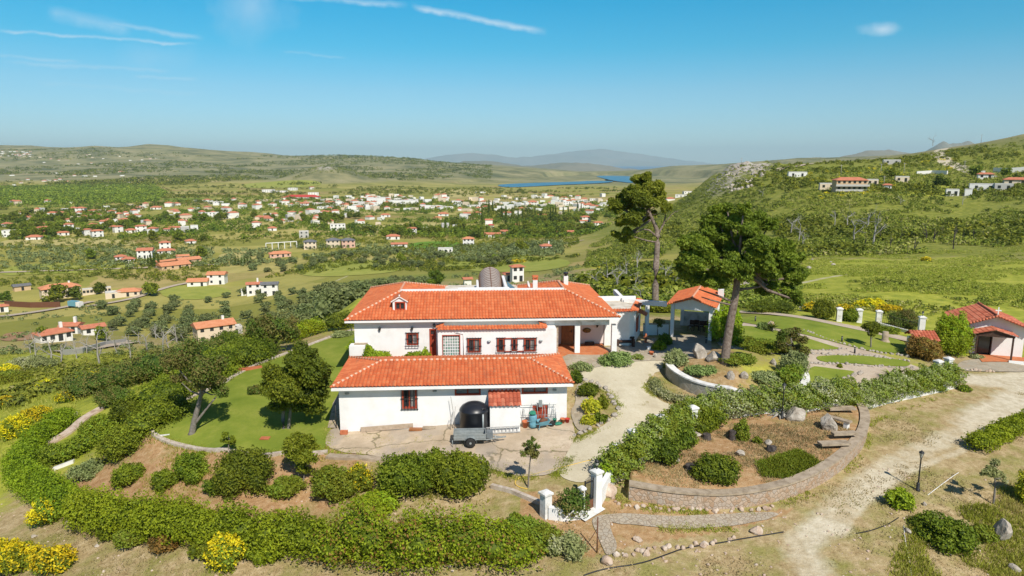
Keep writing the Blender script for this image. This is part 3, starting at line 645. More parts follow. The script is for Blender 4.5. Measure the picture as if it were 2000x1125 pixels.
# ---------------------------------------------------------------- foliage
def rs(seed): return np.random.RandomState(seed)
def leaf_quads(C, N, size, rg, aspect=1.7, rand=.9):
    """one leaf (quad) per centre, roughly facing N"""
    n = len(C); N = N + rg.normal(0, rand, (n, 3)); N /= np.linalg.norm(N, axis=1)[:, None] + 1e-9
    a = rg.normal(0, 1, (n, 3)); U = np.cross(N, a); U /= np.linalg.norm(U, axis=1)[:, None] + 1e-9
    W = np.cross(N, U); s = size * rg.uniform(.6, 1.35, n)[:, None] if np.isscalar(size) else size[:, None]
    U = U * s * aspect / 2; W = W * s / 2
    V = np.stack([C - U, C - W * .9, C + U, C + W * .9], 1).reshape(-1, 3)
    return V, np.arange(4 * n).reshape(n, 4)
def lobe_points(n, lobes, rg, shell=.35, low=-.75, noise=.18):
    """points near the surface of several ellipsoids, dropping those deep inside another"""
    L = np.array(lobes, float); w_ = (L[:, 3] * L[:, 4] + L[:, 4] * L[:, 5] + L[:, 3] * L[:, 5]); w_ /= w_.sum()
    idx = rg.choice(len(L), int(n * 1.8), p=w_); d = rg.normal(0, 1, (len(idx), 3)); d /= np.linalg.norm(d, axis=1)[:, None]
    d[:, 2] = np.where(d[:, 2] < low, -d[:, 2], d[:, 2])
    bump = 1 + noise * np.sin(d[:, 0] * 5 + idx * 1.3) * np.sin(d[:, 1] * 6 + idx) + noise * .8 * np.sin(d[:, 2] * 9 + d[:, 0] * 7 + idx * 2.1)
    rad = (1 - shell * rg.random_sample(len(idx)) ** 2) * bump
    C = L[idx, :3] + d * L[idx, 3:6] * rad[:, None]; N = d / L[idx, 3:6]; N /= np.linalg.norm(N, axis=1)[:, None]
    keep = np.ones(len(idx), bool)
    for k in range(len(L)):
        q = (((C - L[k, :3]) / (L[k, 3:6] * .72)) ** 2).sum(1); keep &= ~((q < 1) & (idx != k))
    C, N = C[keep][:n], N[keep][:n]
    return C, N
def tint(n, rg, C=None, sc=.5, seed=0):
    t = rg.beta(2.2, 2.2, n)
    if C is not None: t = .42 * t + .30 * np.clip(fbm(C[:, 0] + C[:, 2] * 1.7, C[:, 1] - C[:, 2], sc, 2, seed) * 1.8 - .4, 0, 1) + .28 * np.clip(fbm(C[:, 0] + C[:, 2], C[:, 1] - C[:, 2], sc * 5, 2, seed + 9) * 2.2 - .6, 0, 1)
    return np.clip(t, 0, .999)
def core_mesh(lobes, k=.74):
    V = []; F = []
    bm = bmesh.new(); bmesh.ops.create_icosphere(bm, subdivisions=2, radius=1)
    v0 = np.array([v.co[:] for v in bm.verts]); f0 = np.array([[q.index for q in f.verts] for f in bm.faces]); bm.free()
    for l in lobes:
        l = np.array(l, float); F.append(f0 + sum(len(a) for a in V)); V.append(v0 * l[3:6] * k + l[:3])
    F = np.concatenate(F); return np.concatenate(V), np.concatenate([F, F[:, 2:3]], 1)
def foliage_mesh(name, lobes, n, size, m, seed=0, aspect=1.6, rand=.8, shell=.35, core=.72, accent=None, frac=0, low=-.75, noise=.18, tlo=0, thi=1, asz=None, atop=-1):
    """crown or bush: thousands of leaf faces over an inner mass coloured dark for the shade inside; accent = second leaf material on a fraction of the leaves"""
    rg = rs(seed); C, N = lobe_points(n, lobes, rg, shell, low, noise)
    sz = size * rg.uniform(.6, 1.35, len(C)); mi = np.zeros(len(C), int)
    if accent is not None:
        top = N[:, 2] > atop
        cl = fbm(C[:, 0] * 1.0 + C[:, 2], C[:, 1], max(.25, size * 5), 2, seed + 3)
        pick = (rg.random_sample(len(C)) < frac * np.clip(cl * 2.4 - .4, 0, 2)) & top; mi[pick] = 1
        C[pick] += N[pick] * size * .5
        if asz: sz[pick] = asz * rg.uniform(.7, 1.2, pick.sum())
    V, F = leaf_quads(C, N, sz, rg, aspect, rand)
    t = tlo + (thi - tlo) * tint(len(C), rg, C, max(.3, size * 5), seed); t[mi == 1] = rg.uniform(.3, 1, (mi == 1).sum())
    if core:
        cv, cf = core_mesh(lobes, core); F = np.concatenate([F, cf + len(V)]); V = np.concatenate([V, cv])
        t = np.concatenate([t, np.full(len(cf), tlo + .12 * (thi - tlo))]); mi = np.concatenate([mi, np.zeros(len(cf), int)])  # core set near the darkest leaf tint: inner shade put into colour
    # validate would drop degenerate quads of the core: use triangles as quads with a split vertex
    return arr_mesh_q(name, V, F, [m] + ([accent] if accent is not None else []), t, mi)
def arr_mesh_q(name, V, F, mats, t, mi):
    """mixed quads / triangles (a triangle repeats its last index)"""
    tri = F[:, 2] == F[:, 3]; lens = np.where(tri, 3, 4); st = np.concatenate([[0], np.cumsum(lens)[:-1]]).astype(np.int32)
    flat = F.ravel(); mask = np.ones(len(flat), bool); mask[3::4] = ~tri; flat = flat[mask]
    me = bpy.data.meshes.new(name); me.vertices.add(len(V)); me.vertices.foreach_set('co', np.ascontiguousarray(V, np.float32).ravel())
    me.loops.add(len(flat)); me.loops.foreach_set('vertex_index', flat.astype(np.int32))
    me.polygons.add(len(F)); me.polygons.foreach_set('loop_start', st)
    try: me.polygons.foreach_set('loop_total', lens.astype(np.int32))
    except Exception: pass
    me.polygons.foreach_set('material_index', mi.astype(np.int32))
    for m in mats: me.materials.append(m)
    me.update(calc_edges=True)
    a = me.attributes.new('t', 'FLOAT', 'FACE'); a.data.foreach_set('value', t.astype(np.float32))
    return me
def obj(name, me, parent=None, loc=None, rz=0, sc=None, label=None, cat=None, group=None, kind=None):
    o = link(bpy.data.objects.new(name, me), parent)
    if loc is not None: o.location = loc
    o.rotation_euler.z = rz
    if sc is not None: o.scale = (sc, sc, sc) if not hasattr(sc, '__len__') else sc
    return tag(o, label, cat, group, kind)
def lobes_bush(rx, ry, rz, k=5, seed=0, flat=.6):
    rn = random.Random(seed); L = [(0, 0, rz * .42, rx * .62, ry * .62, rz * .5)]
    for i in range(k):
        a = rn.uniform(0, 6.28); q = rn.uniform(.1, .45); L.append((math.cos(a) * rx * q, math.sin(a) * ry * q, rz * rn.uniform(.5, .78), rx * rn.uniform(.2, .34), ry * rn.uniform(.2, .34), rz * rn.uniform(.2, .32)))
    for i in range(k):
        a = 6.283 * i / k + rn.uniform(-.4, .4); q = rn.uniform(.5, .72)
        L.append((math.cos(a) * rx * q, math.sin(a) * ry * q, rz * rn.uniform(.22, .55), rx * rn.uniform(.32, .5), ry * rn.uniform(.32, .5), rz * rn.uniform(.3, .45)))
    return L
def strip_lobes(pts, w, hgt, step=.6, seed=0, jit=.12, base=None):
    """lobes along a path for a hedge, following the ground"""
    P = [Vector(p[:2]) for p in pts]; L = []; rn = random.Random(seed); acc = 0
    for a, b in zip(P[:-1], P[1:]):
        d = (b - a).length; t = -acc
        while t + step <= d:
            t += step; p = a + (b - a) * (t / d)
            z = base if base is not None else None
            hh = hgt * (1 + rn.uniform(-jit, jit)) if not callable(hgt) else hgt(p) * (1 + rn.uniform(-jit, jit))
            L.append([p.x + rn.uniform(-1, 1) * jit * w * .5, p.y + rn.uniform(-1, 1) * jit * w * .5, None, w * .5 * rn.uniform(.9, 1.1) + step * .25, w * .5 * rn.uniform(.9, 1.1) + step * .25, hh * .52])
            L[-1][2] = hh * .5
        acc = t - d if False else (d - t) * 1.0
        acc = d - t
    Z = h(np.array([l[0] for l in L]), np.array([l[1] for l in L]))
    for l, z in zip(L, Z): l[2] += float(z)
    return L
def limb_tree(mb, base, top, r0, r1, seed=0, bend=.08, n=7):
    rn = random.Random(seed); a = Vector(base); b = Vector(top); L = (b - a).length
    pts = [a + (b - a) * (i / (n - 1)) + Vector((rn.uniform(-1, 1), rn.uniform(-1, 1), 0)) * L * bend * math.sin(math.pi * i / (n - 1)) for i in range(n)]
    mb.tube(pts, [r0 * (1.25 if i == 0 else 1) + (r1 - r0) * i / (n - 1) for i in range(n)], 8); return pts
# ---------------------------------------------------------------- roofs, walls, windows
def clip_bm(bm, poly):
    """keep what lies over a convex plan polygon (counter-clockwise)"""
    n = len(poly)
    ar = sum(poly[i][0] * poly[(i + 1) % n][1] - poly[(i + 1) % n][0] * poly[i][1] for i in range(n))
    if ar < 0: poly = poly[::-1]
    for i in range(n):
        a = Vector((poly[i][0], poly[i][1], 0)); b = Vector((poly[(i + 1) % n][0], poly[(i + 1) % n][1], 0)); d = b - a
        if d.length < 1e-5: continue
        no = Vector((d.y, -d.x, 0)).normalized()
        bmesh.ops.bisect_plane(bm, geom=bm.verts[:] + bm.edges[:] + bm.faces[:], plane_co=a, plane_no=no, clear_outer=True)
def tile_plane(pts, m, parent, pitch=.23, course=.38, amp=.06, name='roof', lift=.0):
    """one slope of barrel tiles over a convex 3-D polygon"""
    P = [Vector(p) for p in pts]; nn = Vector((0, 0, 0))
    for i in range(len(P)): nn += P[i].cross(P[(i + 1) % len(P)])
    nn.normalize()
    if nn.z < 0: nn = -nn
    up = (Vector((0, 0, 1)) - nn * nn.z).normalized(); sd_ = up.cross(nn).normalized(); o = P[0]
    S = [(p - o).dot(sd_) for p in P]; T = [(p - o).dot(up) for p in P]
    s0, s1, t0, t1 = min(S) - pitch, max(S) + pitch, min(T), max(T) + course
    per = 6; ns = int((s1 - s0) / pitch * per) + 1; nt = int((t1 - t0) / course) + 1
    V = []; F = []; tid = []
    prof = [.0, .55, .92, 1.0, .92, .55]
    for j in range(nt):
        for e, (tt, lf_) in enumerate(((0, .032), (1.0, .0))):
            for i in range(ns + 1):
                p = o + sd_ * (s0 + i * pitch / per) + up * (t0 + (j + tt) * course) + nn * (amp * prof[i % per] + lf_ + lift); V.append(p)
        b = 2 * j * (ns + 1)
        for i in range(ns):
            F.append((b + i, b + i + 1, b + ns + 2 + i, b + ns + 1 + i)); tid.append((i // per) * 7.13 + j * 3.71)
            if j: q = b - (ns + 1); F.append((q + i, q + i + 1, b + i + 1, b + i)); tid.append((i // per) * 7.13 + j * 3.71)
    me0 = bpy.data.meshes.new('tmp'); me0.from_pydata(V, [], F); bm = bmesh.new(); bm.from_mesh(me0); bpy.data.meshes.remove(me0)
    lay = bm.faces.layers.float.new('tile'); bm.faces.ensure_lookup_table()
    for f, t in zip(bm.faces, tid): f[lay] = t
    clip_bm(bm, [(p.x, p.y) for p in P])
    bmesh.ops.recalc_face_normals(bm, faces=bm.faces[:])
    if sum(f.normal.z for f in bm.faces) < 0: bmesh.ops.reverse_faces(bm, faces=bm.faces[:])
    me = bpy.data.meshes.new(name); bm.to_mesh(me); bm.free(); me.materials.append(m)
    return obj(name, me, parent)
def ridge_cap(a, b, parent, m=None, r=.1, name='ridge_tiles', mats=None):
    """half round cap tiles with pale mortar between, along a ridge or hip"""
    a = Vector(a); b = Vector(b); L = (b - a).length; n = max(1, int(L / .36)); mb = MB()
    for i in range(n):
        p = a + (b - a) * (i / n); q = a + (b - a) * ((i + .5) / n); mb.tube([p, q], [r * 1.08, r * .9], 8, 0); q2 = a + (b - a) * ((i + 1.0) / n)
        mb.tube([q, q2], [r * 1.02, r * 1.02], 8, 1)
    return mb.build(name, mats or [tile, mortar], parent)
def facade(mb, X0, X1, z0, z1, Y, holes, depth=.14, mi=0, axis='y', sgn=-1):
    """front skin with real openings; holes: (x0,x1,z0,z1)"""
    xs = sorted(set([X0, X1] + [q for hh in holes for q in hh[:2]])); zs = sorted(set([z0, z1] + [q for hh in holes for q in hh[2:4]]))
    def P(x, d, z): return (x, Y + d, z) if axis == 'y' else (Y + d, x, z)
    for i in range(len(xs) - 1):
        for j in range(len(zs) - 1):
            cx, cz_ = (xs[i] + xs[i + 1]) / 2, (zs[j] + zs[j + 1]) / 2
            if any(a < cx < b and c < cz_ < d for a, b, c, d in holes): continue
            mb.add([P(xs[i], 0, zs[j]), P(xs[i + 1], 0, zs[j]), P(xs[i + 1], 0, zs[j + 1]), P(xs[i], 0, zs[j + 1])], [(0, 1, 2, 3)], mi)
    D = -sgn * depth
    for a, b, c, d in holes:
        mb.add([P(a, 0, c), P(b, 0, c), P(b, 0, d), P(a, 0, d), P(a, D, c), P(b, D, c), P(b, D, d), P(a, D, d)], [(0, 1, 5, 4), (1, 2, 6, 5), (2, 3, 7, 6), (3, 0, 4, 7)], mi)
def window(parent, x0, x1, z0, z1, Y, grille='', leaf=2, frame=None, depth=.14, name='window', sill=True, glass=None):
    frame = frame or redwood; mb = MB(); t = .07; y0, y1 = Y + depth - .06, Y + depth - .01
    mb.box(x0 - .03, x0 + t, Y - .03, y1, z0 - .03, z1 + .03); mb.box(x1 - t, x1 + .03, Y - .03, y1, z0 - .03, z1 + .03)
    mb.box(x0 + t, x1 - t, Y - .03, y1, z1 - t, z1 + .03); mb.box(x0 + t, x1 - t, Y - .03, y1, z0 - .03, z0 + t)
    for k in range(1, leaf): c = x0 + (x1 - x0) * k / leaf; mb.box(c - .04, c + .04, y0 - .02, y1, z0 + t, z1 - t)
    f = mb.build(name, frame, parent)
    g = MB(); g.box(x0 + t, x1 - t, y1 - .012, y1 + .003, z0 + t, z1 - t)
    g.build('pane', glass or glassm, f)
    if leaf == 2 and not glass:
        g = MB(); c = (x0 + x1) / 2; g.box(c + .04, x1 - t, y1 - .03, y1 - .016, z0 + t, z1 - t); g.build('curtain', curt, f)
    if grille:
        g = MB(); b = .035 if 'thin' not in grille else .025; n = max(3, int((x1 - x0) / .16)); e = .12
        for k in range(n + 1):
            x = x0 - .06 + (x1 - x0 + .12) * k / n
            if 'belly' in grille: g.tube([(x, Y - .05, z1 + .1), (x, Y - .07, z0 + .4), (x, Y - .24, z0 + .14), (x, Y - .22, z0 - .06), (x, Y - .06, z0 - .1)], b / 2, 5)
            else: g.box(x - b / 2, x + b / 2, Y - .08, Y - .05, z0 - .12, z1 + .12)
        for z in ([z1 + .06, z0 + .45] if 'belly' in grille else [z1 + .06, (z0 + z1) / 2, z0 - .06]): g.box(x0 - .12, x1 + .12, Y - .095, Y - .065, z - b / 2, z + b / 2)
        if 'belly' in grille: g.box(x0 - .1, x1 + .1, Y - .25, Y - .22, z0 - .08, z0 - .04); g.box(x0 - .1, x1 + .1, Y - .26, Y - .23, z0 + .12, z0 + .15)
        g.build('window_grille', iron, f)
    return f
def wall_lamp(parent, x, Y, z, s=1.0, kind='lantern'):
    mb = MB()
    if kind == 'lantern':
        mb.lathe([(.02, .02), (.07, .05), (.11, .2), (.02, .3), (.01, .34)], 8, (x, Y - .16, z)); mb.box(x - .03, x + .03, Y - .05, Y, z - .05, z + .25); mb.bar((x, Y - .02, z - .02), (x, Y - .16, z), .03)
    else: mb.lathe([(.13, 0), (.14, .05), (.10, .09)], 10, (x, Y - .05, z))
    return mb.build('wall_lamp', iron if kind == 'lantern' else galv, parent)

HROT = R(3.4); HO = Vector((0, 41.3, 0)); HM = Matrix.Translation(HO) @ Matrix.Rotation(HROT, 4, 'Z'); HMI = HM.inverted()
def fp(u, v, Y):
    """(X,z) on the facade plane Y of the house frame seen at a photo pixel"""
    dx, s = ray(u, v); a = HMI @ Vector((0, 0, 0)); d = (HMI.to_3x3() @ Vector((dx, 1, s))); t = (Y - a.y) / d.y; p = a + d * t
    return p.x, p.z
def fr(u0, v0, u1, v1, Y):
    xa, za = fp(u0, (v0 + v1) / 2, Y); xb, _ = fp(u1, (v0 + v1) / 2, Y); _, zt = fp((u0 + u1) / 2, v0, Y); _, zb = fp((u0 + u1) / 2, v1, Y)
    return xa, xb, zb, zt
def hw(X, Y, z): return HM @ Vector((X, Y, z))

# ================================================================ upper house
H = empty('villa', HO, HROT, 'large white single-storey villa with orange hipped tile roof, brown dormer and tiled porch', 'house')
YW = 8.4; YB = 7.15; ZB = -17.0; ZE = -11.3
xL, xB0, xB1, xP, xR = -11.0, fp(855, 660, YB)[0], fp(1066, 660, YB)[0], fp(1083, 660, YW)[0], 7.75
wm = MB(); zbt_ = fp(960, 643, YB)[1]
win_main = fr(795, 651, 816, 673, YW); door_side = fr(839, 642, 852, 698, YW)
door_side = (door_side[0], door_side[1], -14.0, door_side[3])
facade(wm, xL, xB0, ZB, ZE + .3, YW, [win_main, door_side])
wm.add([(xL, YW, ZB), (xL, 21, ZB), (xL, 21, ZE + .3), (xL, YW, ZE + .3)], [(0, 1, 2, 3)])
wm.add([(xL, 21, ZB), (8.2, 21, ZB), (8.2, 21, ZE + .3), (xL, 21, ZE + .3)], [(0, 1, 2, 3)])
wm.add([(xR, 11.2, ZB), (xR, 21, ZB), (xR, 21, ZE + .3), (xR, 11.2, ZE + .3)], [(0, 1, 2, 3)])
wm.box(xB1 - .3, xP, YB + .02, YW - .003, ZB, zbt_ - .05); wm.box(xB1 - .3, xP, YW, YW + 2.8, ZB, ZE + .02); wm.box(xB0 + .003, xB1 - .3, YW, YW + .2, -12.2, ZE + .02)                   # wall left of the porch
wm.build('wall', white, H)
# projecting bay
bay = MB(); zbt = fp(960, 643, YB)[1]
gb = fr(865, 655, 898, 700, YB); gb = (gb[0], gb[1], -14.05, gb[3])
wins = [fr(914, 661.5, 938, 687.5, YB), fr(972, 661, 984.5, 686, YB), fr(1000, 661.5, 1009, 684.5, YB), fr(1024.5, 661, 1046, 685.5, YB)]
facade(bay, xB0, xB1, ZB, zbt, YB, [gb] + wins)
bay.add([(xB0, YB, ZB), (xB0, YW, ZB), (xB0, YW, zbt), (xB0, YB, zbt)], [(0, 3, 2, 1)])
bay.build('bay_wall', white, H)
mb = MB(); mb.box(xB0 + .3, xB1 - .3, YB + .3, YW + .35, zbt - .2, zbt - .06); mb.build('bay_flat_roof', cream, H)
tile_plane([(xB0 - .1, YB - .22, zbt - .02), (xB1 + .1, YB - .22, zbt - .02), (xB1 - .2, YB + .28, zbt + .2), (xB0 + .2, YB + .28, zbt + .2)], tile, H, course=.3, name='bay_tile_edge')
tile_plane([(xB0 - .15, YB + .25, zbt + .0), (xB0 + .42, YB + .25, zbt + .2), (xB0 + .42, YW, zbt + .2), (xB0 - .15, YW, zbt)], tile, H, course=.3, name='bay_tile_edge')
tile_plane([(xB1 + .15, YB + .25, zbt + .0), (xB1 - .42, YB + .25, zbt + .2), (xB1 - .42, YW, zbt + .2), (xB1 + .15, YW, zbt)], tile, H, course=.3, name='bay_tile_edge')
mb = MB(); mb.box(xB0 + .05, xB1 - .05, YB - .08, YB + .3, zbt - .08, zbt + .0); mb.build('bay_fascia', white, H)
window(H, *win_main, YW, 'belly'); 
for q in wins: window(H, *q, YB, 'belly', 2 if q[1] - q[0] > .6 else 1)
mb = MB()
for zz in (wins[1][3] + .02, wins[1][2] + .0):
    for p_, q_ in ((1, 2), (2, 3)): mb = MB(); mb.box(wins[p_][1] + .03, wins[q_][0] - .03, YB - .1, YB - .04, zz - .03, zz + .03); mb.build('window_rail', redwood, H)
# side door with toplight
a, b, c, d = door_side; mb = MB(); Yd = YW + .06
mb.box(a, a + .1, YW - .03, Yd + .05, c, d); mb.box(b - .1, b, YW - .03, Yd + .05, c, d); mb.box(a + .1, b - .1, YW - .03, Yd + .05, d - .1, d); mb.box(a + .1, b - .1, YW - .02, Yd + .05, d - .52, d - .44)
mb.box(a + .1, a + .17, Yd - .03, Yd + .05, c, d - .52); mb.box(b - .2, b - .1, Yd - .03, Yd + .05, c, d - .52); mb.box(a + .24, b - .24, Yd - .03, Yd + .05, c, c + .5); mb.box((a + b) / 2 - .04, (a + b) / 2 + .04, Yd - .03, Yd + .05, c, d - .5)
dr = mb.build('door', redwood, H); mb = MB(); mb.box(a + .1, b - .1, Yd + .03, Yd + .045, c + .1, d - .1); mb.build('pane', glassm, dr)
mb = MB(); mb.box(b - .17, b - .13, Yd - .08, Yd - .03, c + .95, c + 1.1); mb.build('handle', iron, dr)
# glass block panel
a, b, c, d = gb; mb = MB(); mb.box(a, b, YB + .08, YB + .13, c, d); gp = mb.build('glass_block_panel', glassblock, H)
mb = MB(); n_ = 7; 
for k in range(n_ + 1): x = a + (b - a) * k / n_; mb.box(x - .018, x + .018, YB + .06, YB + .085, c, d)
for k in range(10): z = c + (d - c) * k / 9; mb.box(a, b, YB + .058, YB + .083, z - .018, z + .018)
mb.build('mortar_grid', white, gp)
mb = MB(); mb.box(a - .04, a + .02, YB - .03, YB + .1, c, d + .04); mb.box(b - .02, b + .04, YB - .03, YB + .1, c, d + .04); mb.box(a + .02, b - .02, YB - .03, YB + .1, d - .02, d + .04); mb.build('panel_frame', redwood, gp)
# pipe
mb = MB(); x1_, z1_ = fp(905, 652, YB); x0_, z0_ = fp(890, 649, YB)
mb.tube([(x0_, YB - .05, z0_), (x1_, YB - .05, z1_), (x1_, YB - .05, -14)], .03, 6); mb.build('downpipe', white, H)
for u, v, Y_ in ((742, 640, YW), (805, 639, YW), (848, 633, YW)): X, z = fp(u, v, Y_); wall_lamp(H, X, Y_, z - .2)
for u, v in ((955, 666), (1056, 665)): X, z = fp(u, v, YB); wall_lamp(H, X, YB, z - .05, 1, 'round')
# roof of the villa
eL, eR, eF, eBk = -11.6, 8.45, 7.9, 21.3; rdL, rdR, rF, rB = -7.95, 4.78, 11.5, 15.6; zE, zR = -11.15, -9.68
mb = MB()                                                            # white eaves slab
mb.box(eL, eR, eF, YW + 3.2, ZE + .0, zE - .015); mb.box(eL, -4.5, YW + 3.2, eBk, ZE, zE - .015); mb.box(1.1, eR, YW + 3.2, eBk, ZE, zE - .015); mb.build('eaves', white, H)
zF = zR - .02
tile_plane([(eL, eF, zE), (eR, eF, zE), (rdR, rF, zF), (rdL, rF, zF)], tile, H)
tile_plane([(eL, eF, zE), (rdL, rF, zF), (rdL, rB, zR - .05), (eL, eBk, zE)], tile, H, amp=.04)
tile_plane([(eR, eF, zE), (rdR, rF, zF), (rdR, rB, zR - .05), (eR, eBk, zE)], tile, H, amp=.04)
tile_plane([(rdL, rF, zF), (-4.3, rF, zE + .1), (-4.3, eBk, zE), (rdL, rB, zR - .05)], tile, H, amp=.04)
tile_plane([(rdR, rF, zF), (1.15, rF, zE + .1), (1.15, eBk, zE), (rdR, rB, zR - .05)], tile, H, amp=.04)
tile_plane([(eL, eBk, zE), (-4.3, eBk, zE), (rdL, rB, zR - .05)], tile, H, amp=.04)
tile_plane([(eR, eBk, zE), (1.15, eBk, zE), (rdR, rB, zR - .05)], tile, H, amp=.04)
for a, b in (((eL, eF, zE), (rdL, rF, zF)), ((eR, eF, zE), (rdR, rF, zF)), ((rdL, rF, zF), (rdL, rB, zR - .05)), ((rdR, rF, zF), (rdR, rB, zR - .05)), ((rdL, rB, zR - .05), (eL, eBk, zE)), ((rdR, rB, zR - .05), (eR, eBk, zE)), ((rdL, rB, zR - .05), (-4.3, eBk, zE)), ((rdR, rB, zR - .05), (1.15, eBk, zE))):
    a = Vector(a) + Vector((0, 0, .06)); b = Vector(b) + Vector((0, 0, .06)); ridge_cap(a, b, H, r=.085)
mb = MB(); mb.box(rdL + .05, rdR - .05, rF - .08, rF + .22, zF - 1.2, zF + .15); mb.box(fp(895, 570, rF)[0], fp(995, 570, rF)[0], rF + .25, rF + .5, zF - .6, zF + .19)
mb.build('parapet', white, H)
mb = MB(); mb.box(rdL + 1, rdR - 1, rF + .22, 21, -11.4, -10.9); mb.build('flat_roof', cream, H)
mb = MB(); a_ = fp(1010, 566, 19)[0]; mb.box(-4.4, 1.2, 20.6, 20.9, -12, -10.95); mb.build('rear_parapet', white, H)
# dormer
dx0, dx1, dz0, dz1 = fr(767, 586, 794, 606, 9.1); zpk = fp(780, 579, 9.1)[1]; mb = MB(); xm = (dx0 + dx1) / 2
dwin = fr(772, 590, 791, 605, 9.1)
dD = 2.3
facade(mb, dx0, dx1, dz0 - .15, dz1, 9.1, [dwin], .12)
mb.add([(dx0, 9.1, dz1), (dx1, 9.1, dz1), (xm, 9.1, zpk)], [(0, 1, 2)])
for x in (dx0, dx1): mb.add([(x, 9.1, dz0 - .15), (x, 9.1 + dD, dz0 - .15), (x, 9.1 + dD, dz1), (x, 9.1, dz1)], [(0, 1, 2, 3)])
dm = mb.build('dormer', white, H)
window(dm, *dwin, 9.1, '', 2, depth=.12, name='dormer_window', glass=glassm)
mb = MB(); 
for x, q in ((dx0, -.12), (dx1, .12)): mb.add([(x + q, 8.98, dz1 - .08), (xm, 8.98, zpk + .03), (xm, 9.1 + dD, zpk + .03), (x + q, 9.1 + dD, dz1 - .08)], [(0, 1, 2, 3)]); mb.add([(x + q, 8.98, dz1 - .16), (xm, 8.98, zpk - .05), (xm, 8.98, zpk + .03), (x + q, 8.98, dz1 - .08)], [(0, 1, 2, 3)], 1)
mb.lathe([(.05, 0), (.06, .1), (.01, .16)], 8, (xm, 9.02, zpk), 1)
mb.build('dormer_roof', [tile, white], dm)
# porch
pfl = MB(); pfl.box(xP, xR, YW - .05, YW + 2.8, ZB, -13.93); pfl.build('porch_floor', terrst, H)
mb = MB(); mb.box(xP, xR + .1, YW + 2.6, YW + 2.85, -13.9, ZE + .2); mb.build('porch_back_wall', pinkw, H)
mb = MB(); mb.box(xP, xP + .3, YW + .12, YW + 2.6, -13.93, ZE - .0); mb.build('porch_stone_wall', rubble, H)
mb = MB(); zb0 = fp(1150, 635, YW)[1]; mb.box(xP, xR, YW, YW + .35, zb0, ZE + .02); mb.build('porch_beam', whitew, H)
for u0, u1 in ((1123, 1133), (1195, 1205)):
    x0, _ = fp(u0, 660, YW); x1, _ = fp(u1, 660, YW); mb = MB(); mb.box(x0, x1, YW + .005, YW + .38, -14.1, zb0); mb.build('porch_column', white, H)
Yb = YW + 2.6
x0, _ = fp(1096, 660, Yb); x1, _ = fp(1119, 660, Yb); mb = MB(); mb.box(x0, x1, Yb - .1, Yb - .02, -13.93, -11.75)
for i in range(2):
    for j in range(4): w_ = (x1 - x0 - .2) / 2; mb.box(x0 + .08 + i * (w_ + .04), x0 + .06 + i * (w_ + .04) + w_ - .02, Yb - .13, Yb - .1, -13.8 + j * .5, -13.4 + j * .5)
dr = mb.build('front_door', oakwood, H); mb = MB(); mb.box(x1 - .16, x1 - .11, Yb - .2, Yb - .13, -12.95, -12.75); mb.build('handle', iron, dr)
mb = MB(); mb.box(x1, x1 + .35, Yb - .08, Yb - .03, -13.93, -11.75); mb.build('door_sidelight', darkwood, H)
x, z = fp(1146, 645, Yb); mb = MB(); mb.lathe([(.01, .0), (.28, .02), (.33, .05), (.2, .09), (.02, .1)], 16); pl = mb.build('wall_plaque', simple('glazed_plaque', [(.35, .18, .03), (.10, .05, .02), (.5, .30, .06)], 9, .4), H); pl.location = (x, Yb, z); pl.rotation_euler = (R(90), 0, 0); pl.scale = (1, .62, 1)
x, z = fp(1166, 636, Yb); wall_lamp(H, x, Yb, z - .1)
x, _ = fp(1152, 674, YW + 2.2); mb = MB(); mb.box(x - .35, x + .35, YW + 2.2, YW + 2.5, -13.93, -13.72); mb.build('doormat_tray', darkwood, H)
x, _ = fp(1099, 660, YW + 1.6)
# annex to the right with flat roof and tiled edge
mb = MB(); ax0, ax1 = 7.9, 10.3; ay0, ay1 = 10.9, 15.4; zat = fp(1235, 609, ay0)[1]; ex = 1.55
pol = [(ax0, ay0), (ax1 - .45, ay0), (ax1, ay0 + .35), (ax1 + ex, ay1), (ax0, ay1)]
mb.prism(pol, ZB, zat); mb.build('annex_wall', white, H)
mb = MB(); mb.prism([(ax0, ay0 + .3), (ax1 - .4, ay0 + .3), (ax1 + ex - .5, ay1 - .2), (ax0, ay1 - .2)], zat, zat + .04); mb.build('annex_flat_roof', cream, H)
mb = MB(); mb.box(ax0 - .3, ax1 + ex - .5, ay1 - .2, ay1, zat, zat + .4); mb.build('annex_parapet', white, H)
tile_plane([(ax0, ay0 - .18, zat), (ax1 + .1, ay0 - .18, zat), (ax1 + .1, ay0 + .25, zat + .16), (ax0, ay0 + .25, zat + .16)], tile, H, course=.25, name='annex_tile_edge')
tile_plane([(ax1 + .2, ay0 - .1, zat), (ax1 - .35, ay0 + .1, zat + .18), (ax1 + ex - .35, ay1, zat + .18), (ax1 + ex + .2, ay1, zat)], tile, H, course=.3, name='annex_tile_edge')
tile_plane([(ax1 + 1.2, ay0 + 1.3, zat - .75), (ax1 + 1.7, ay0 + 2.7, zat - .75), (ax1 + .95, ay0 + 2.9, zat - .35), (ax1 + .5, ay0 + 1.45, zat - .35)], tile, H, name='window_canopy')
mb = MB(); mb.bar((ax1 + .52, ay0 + 1.6, zat - 1.45), (ax1 + .9, ay0 + 2.7, zat - 1.45), .1, 1.1); mb.build('annex_window', redwood, H)
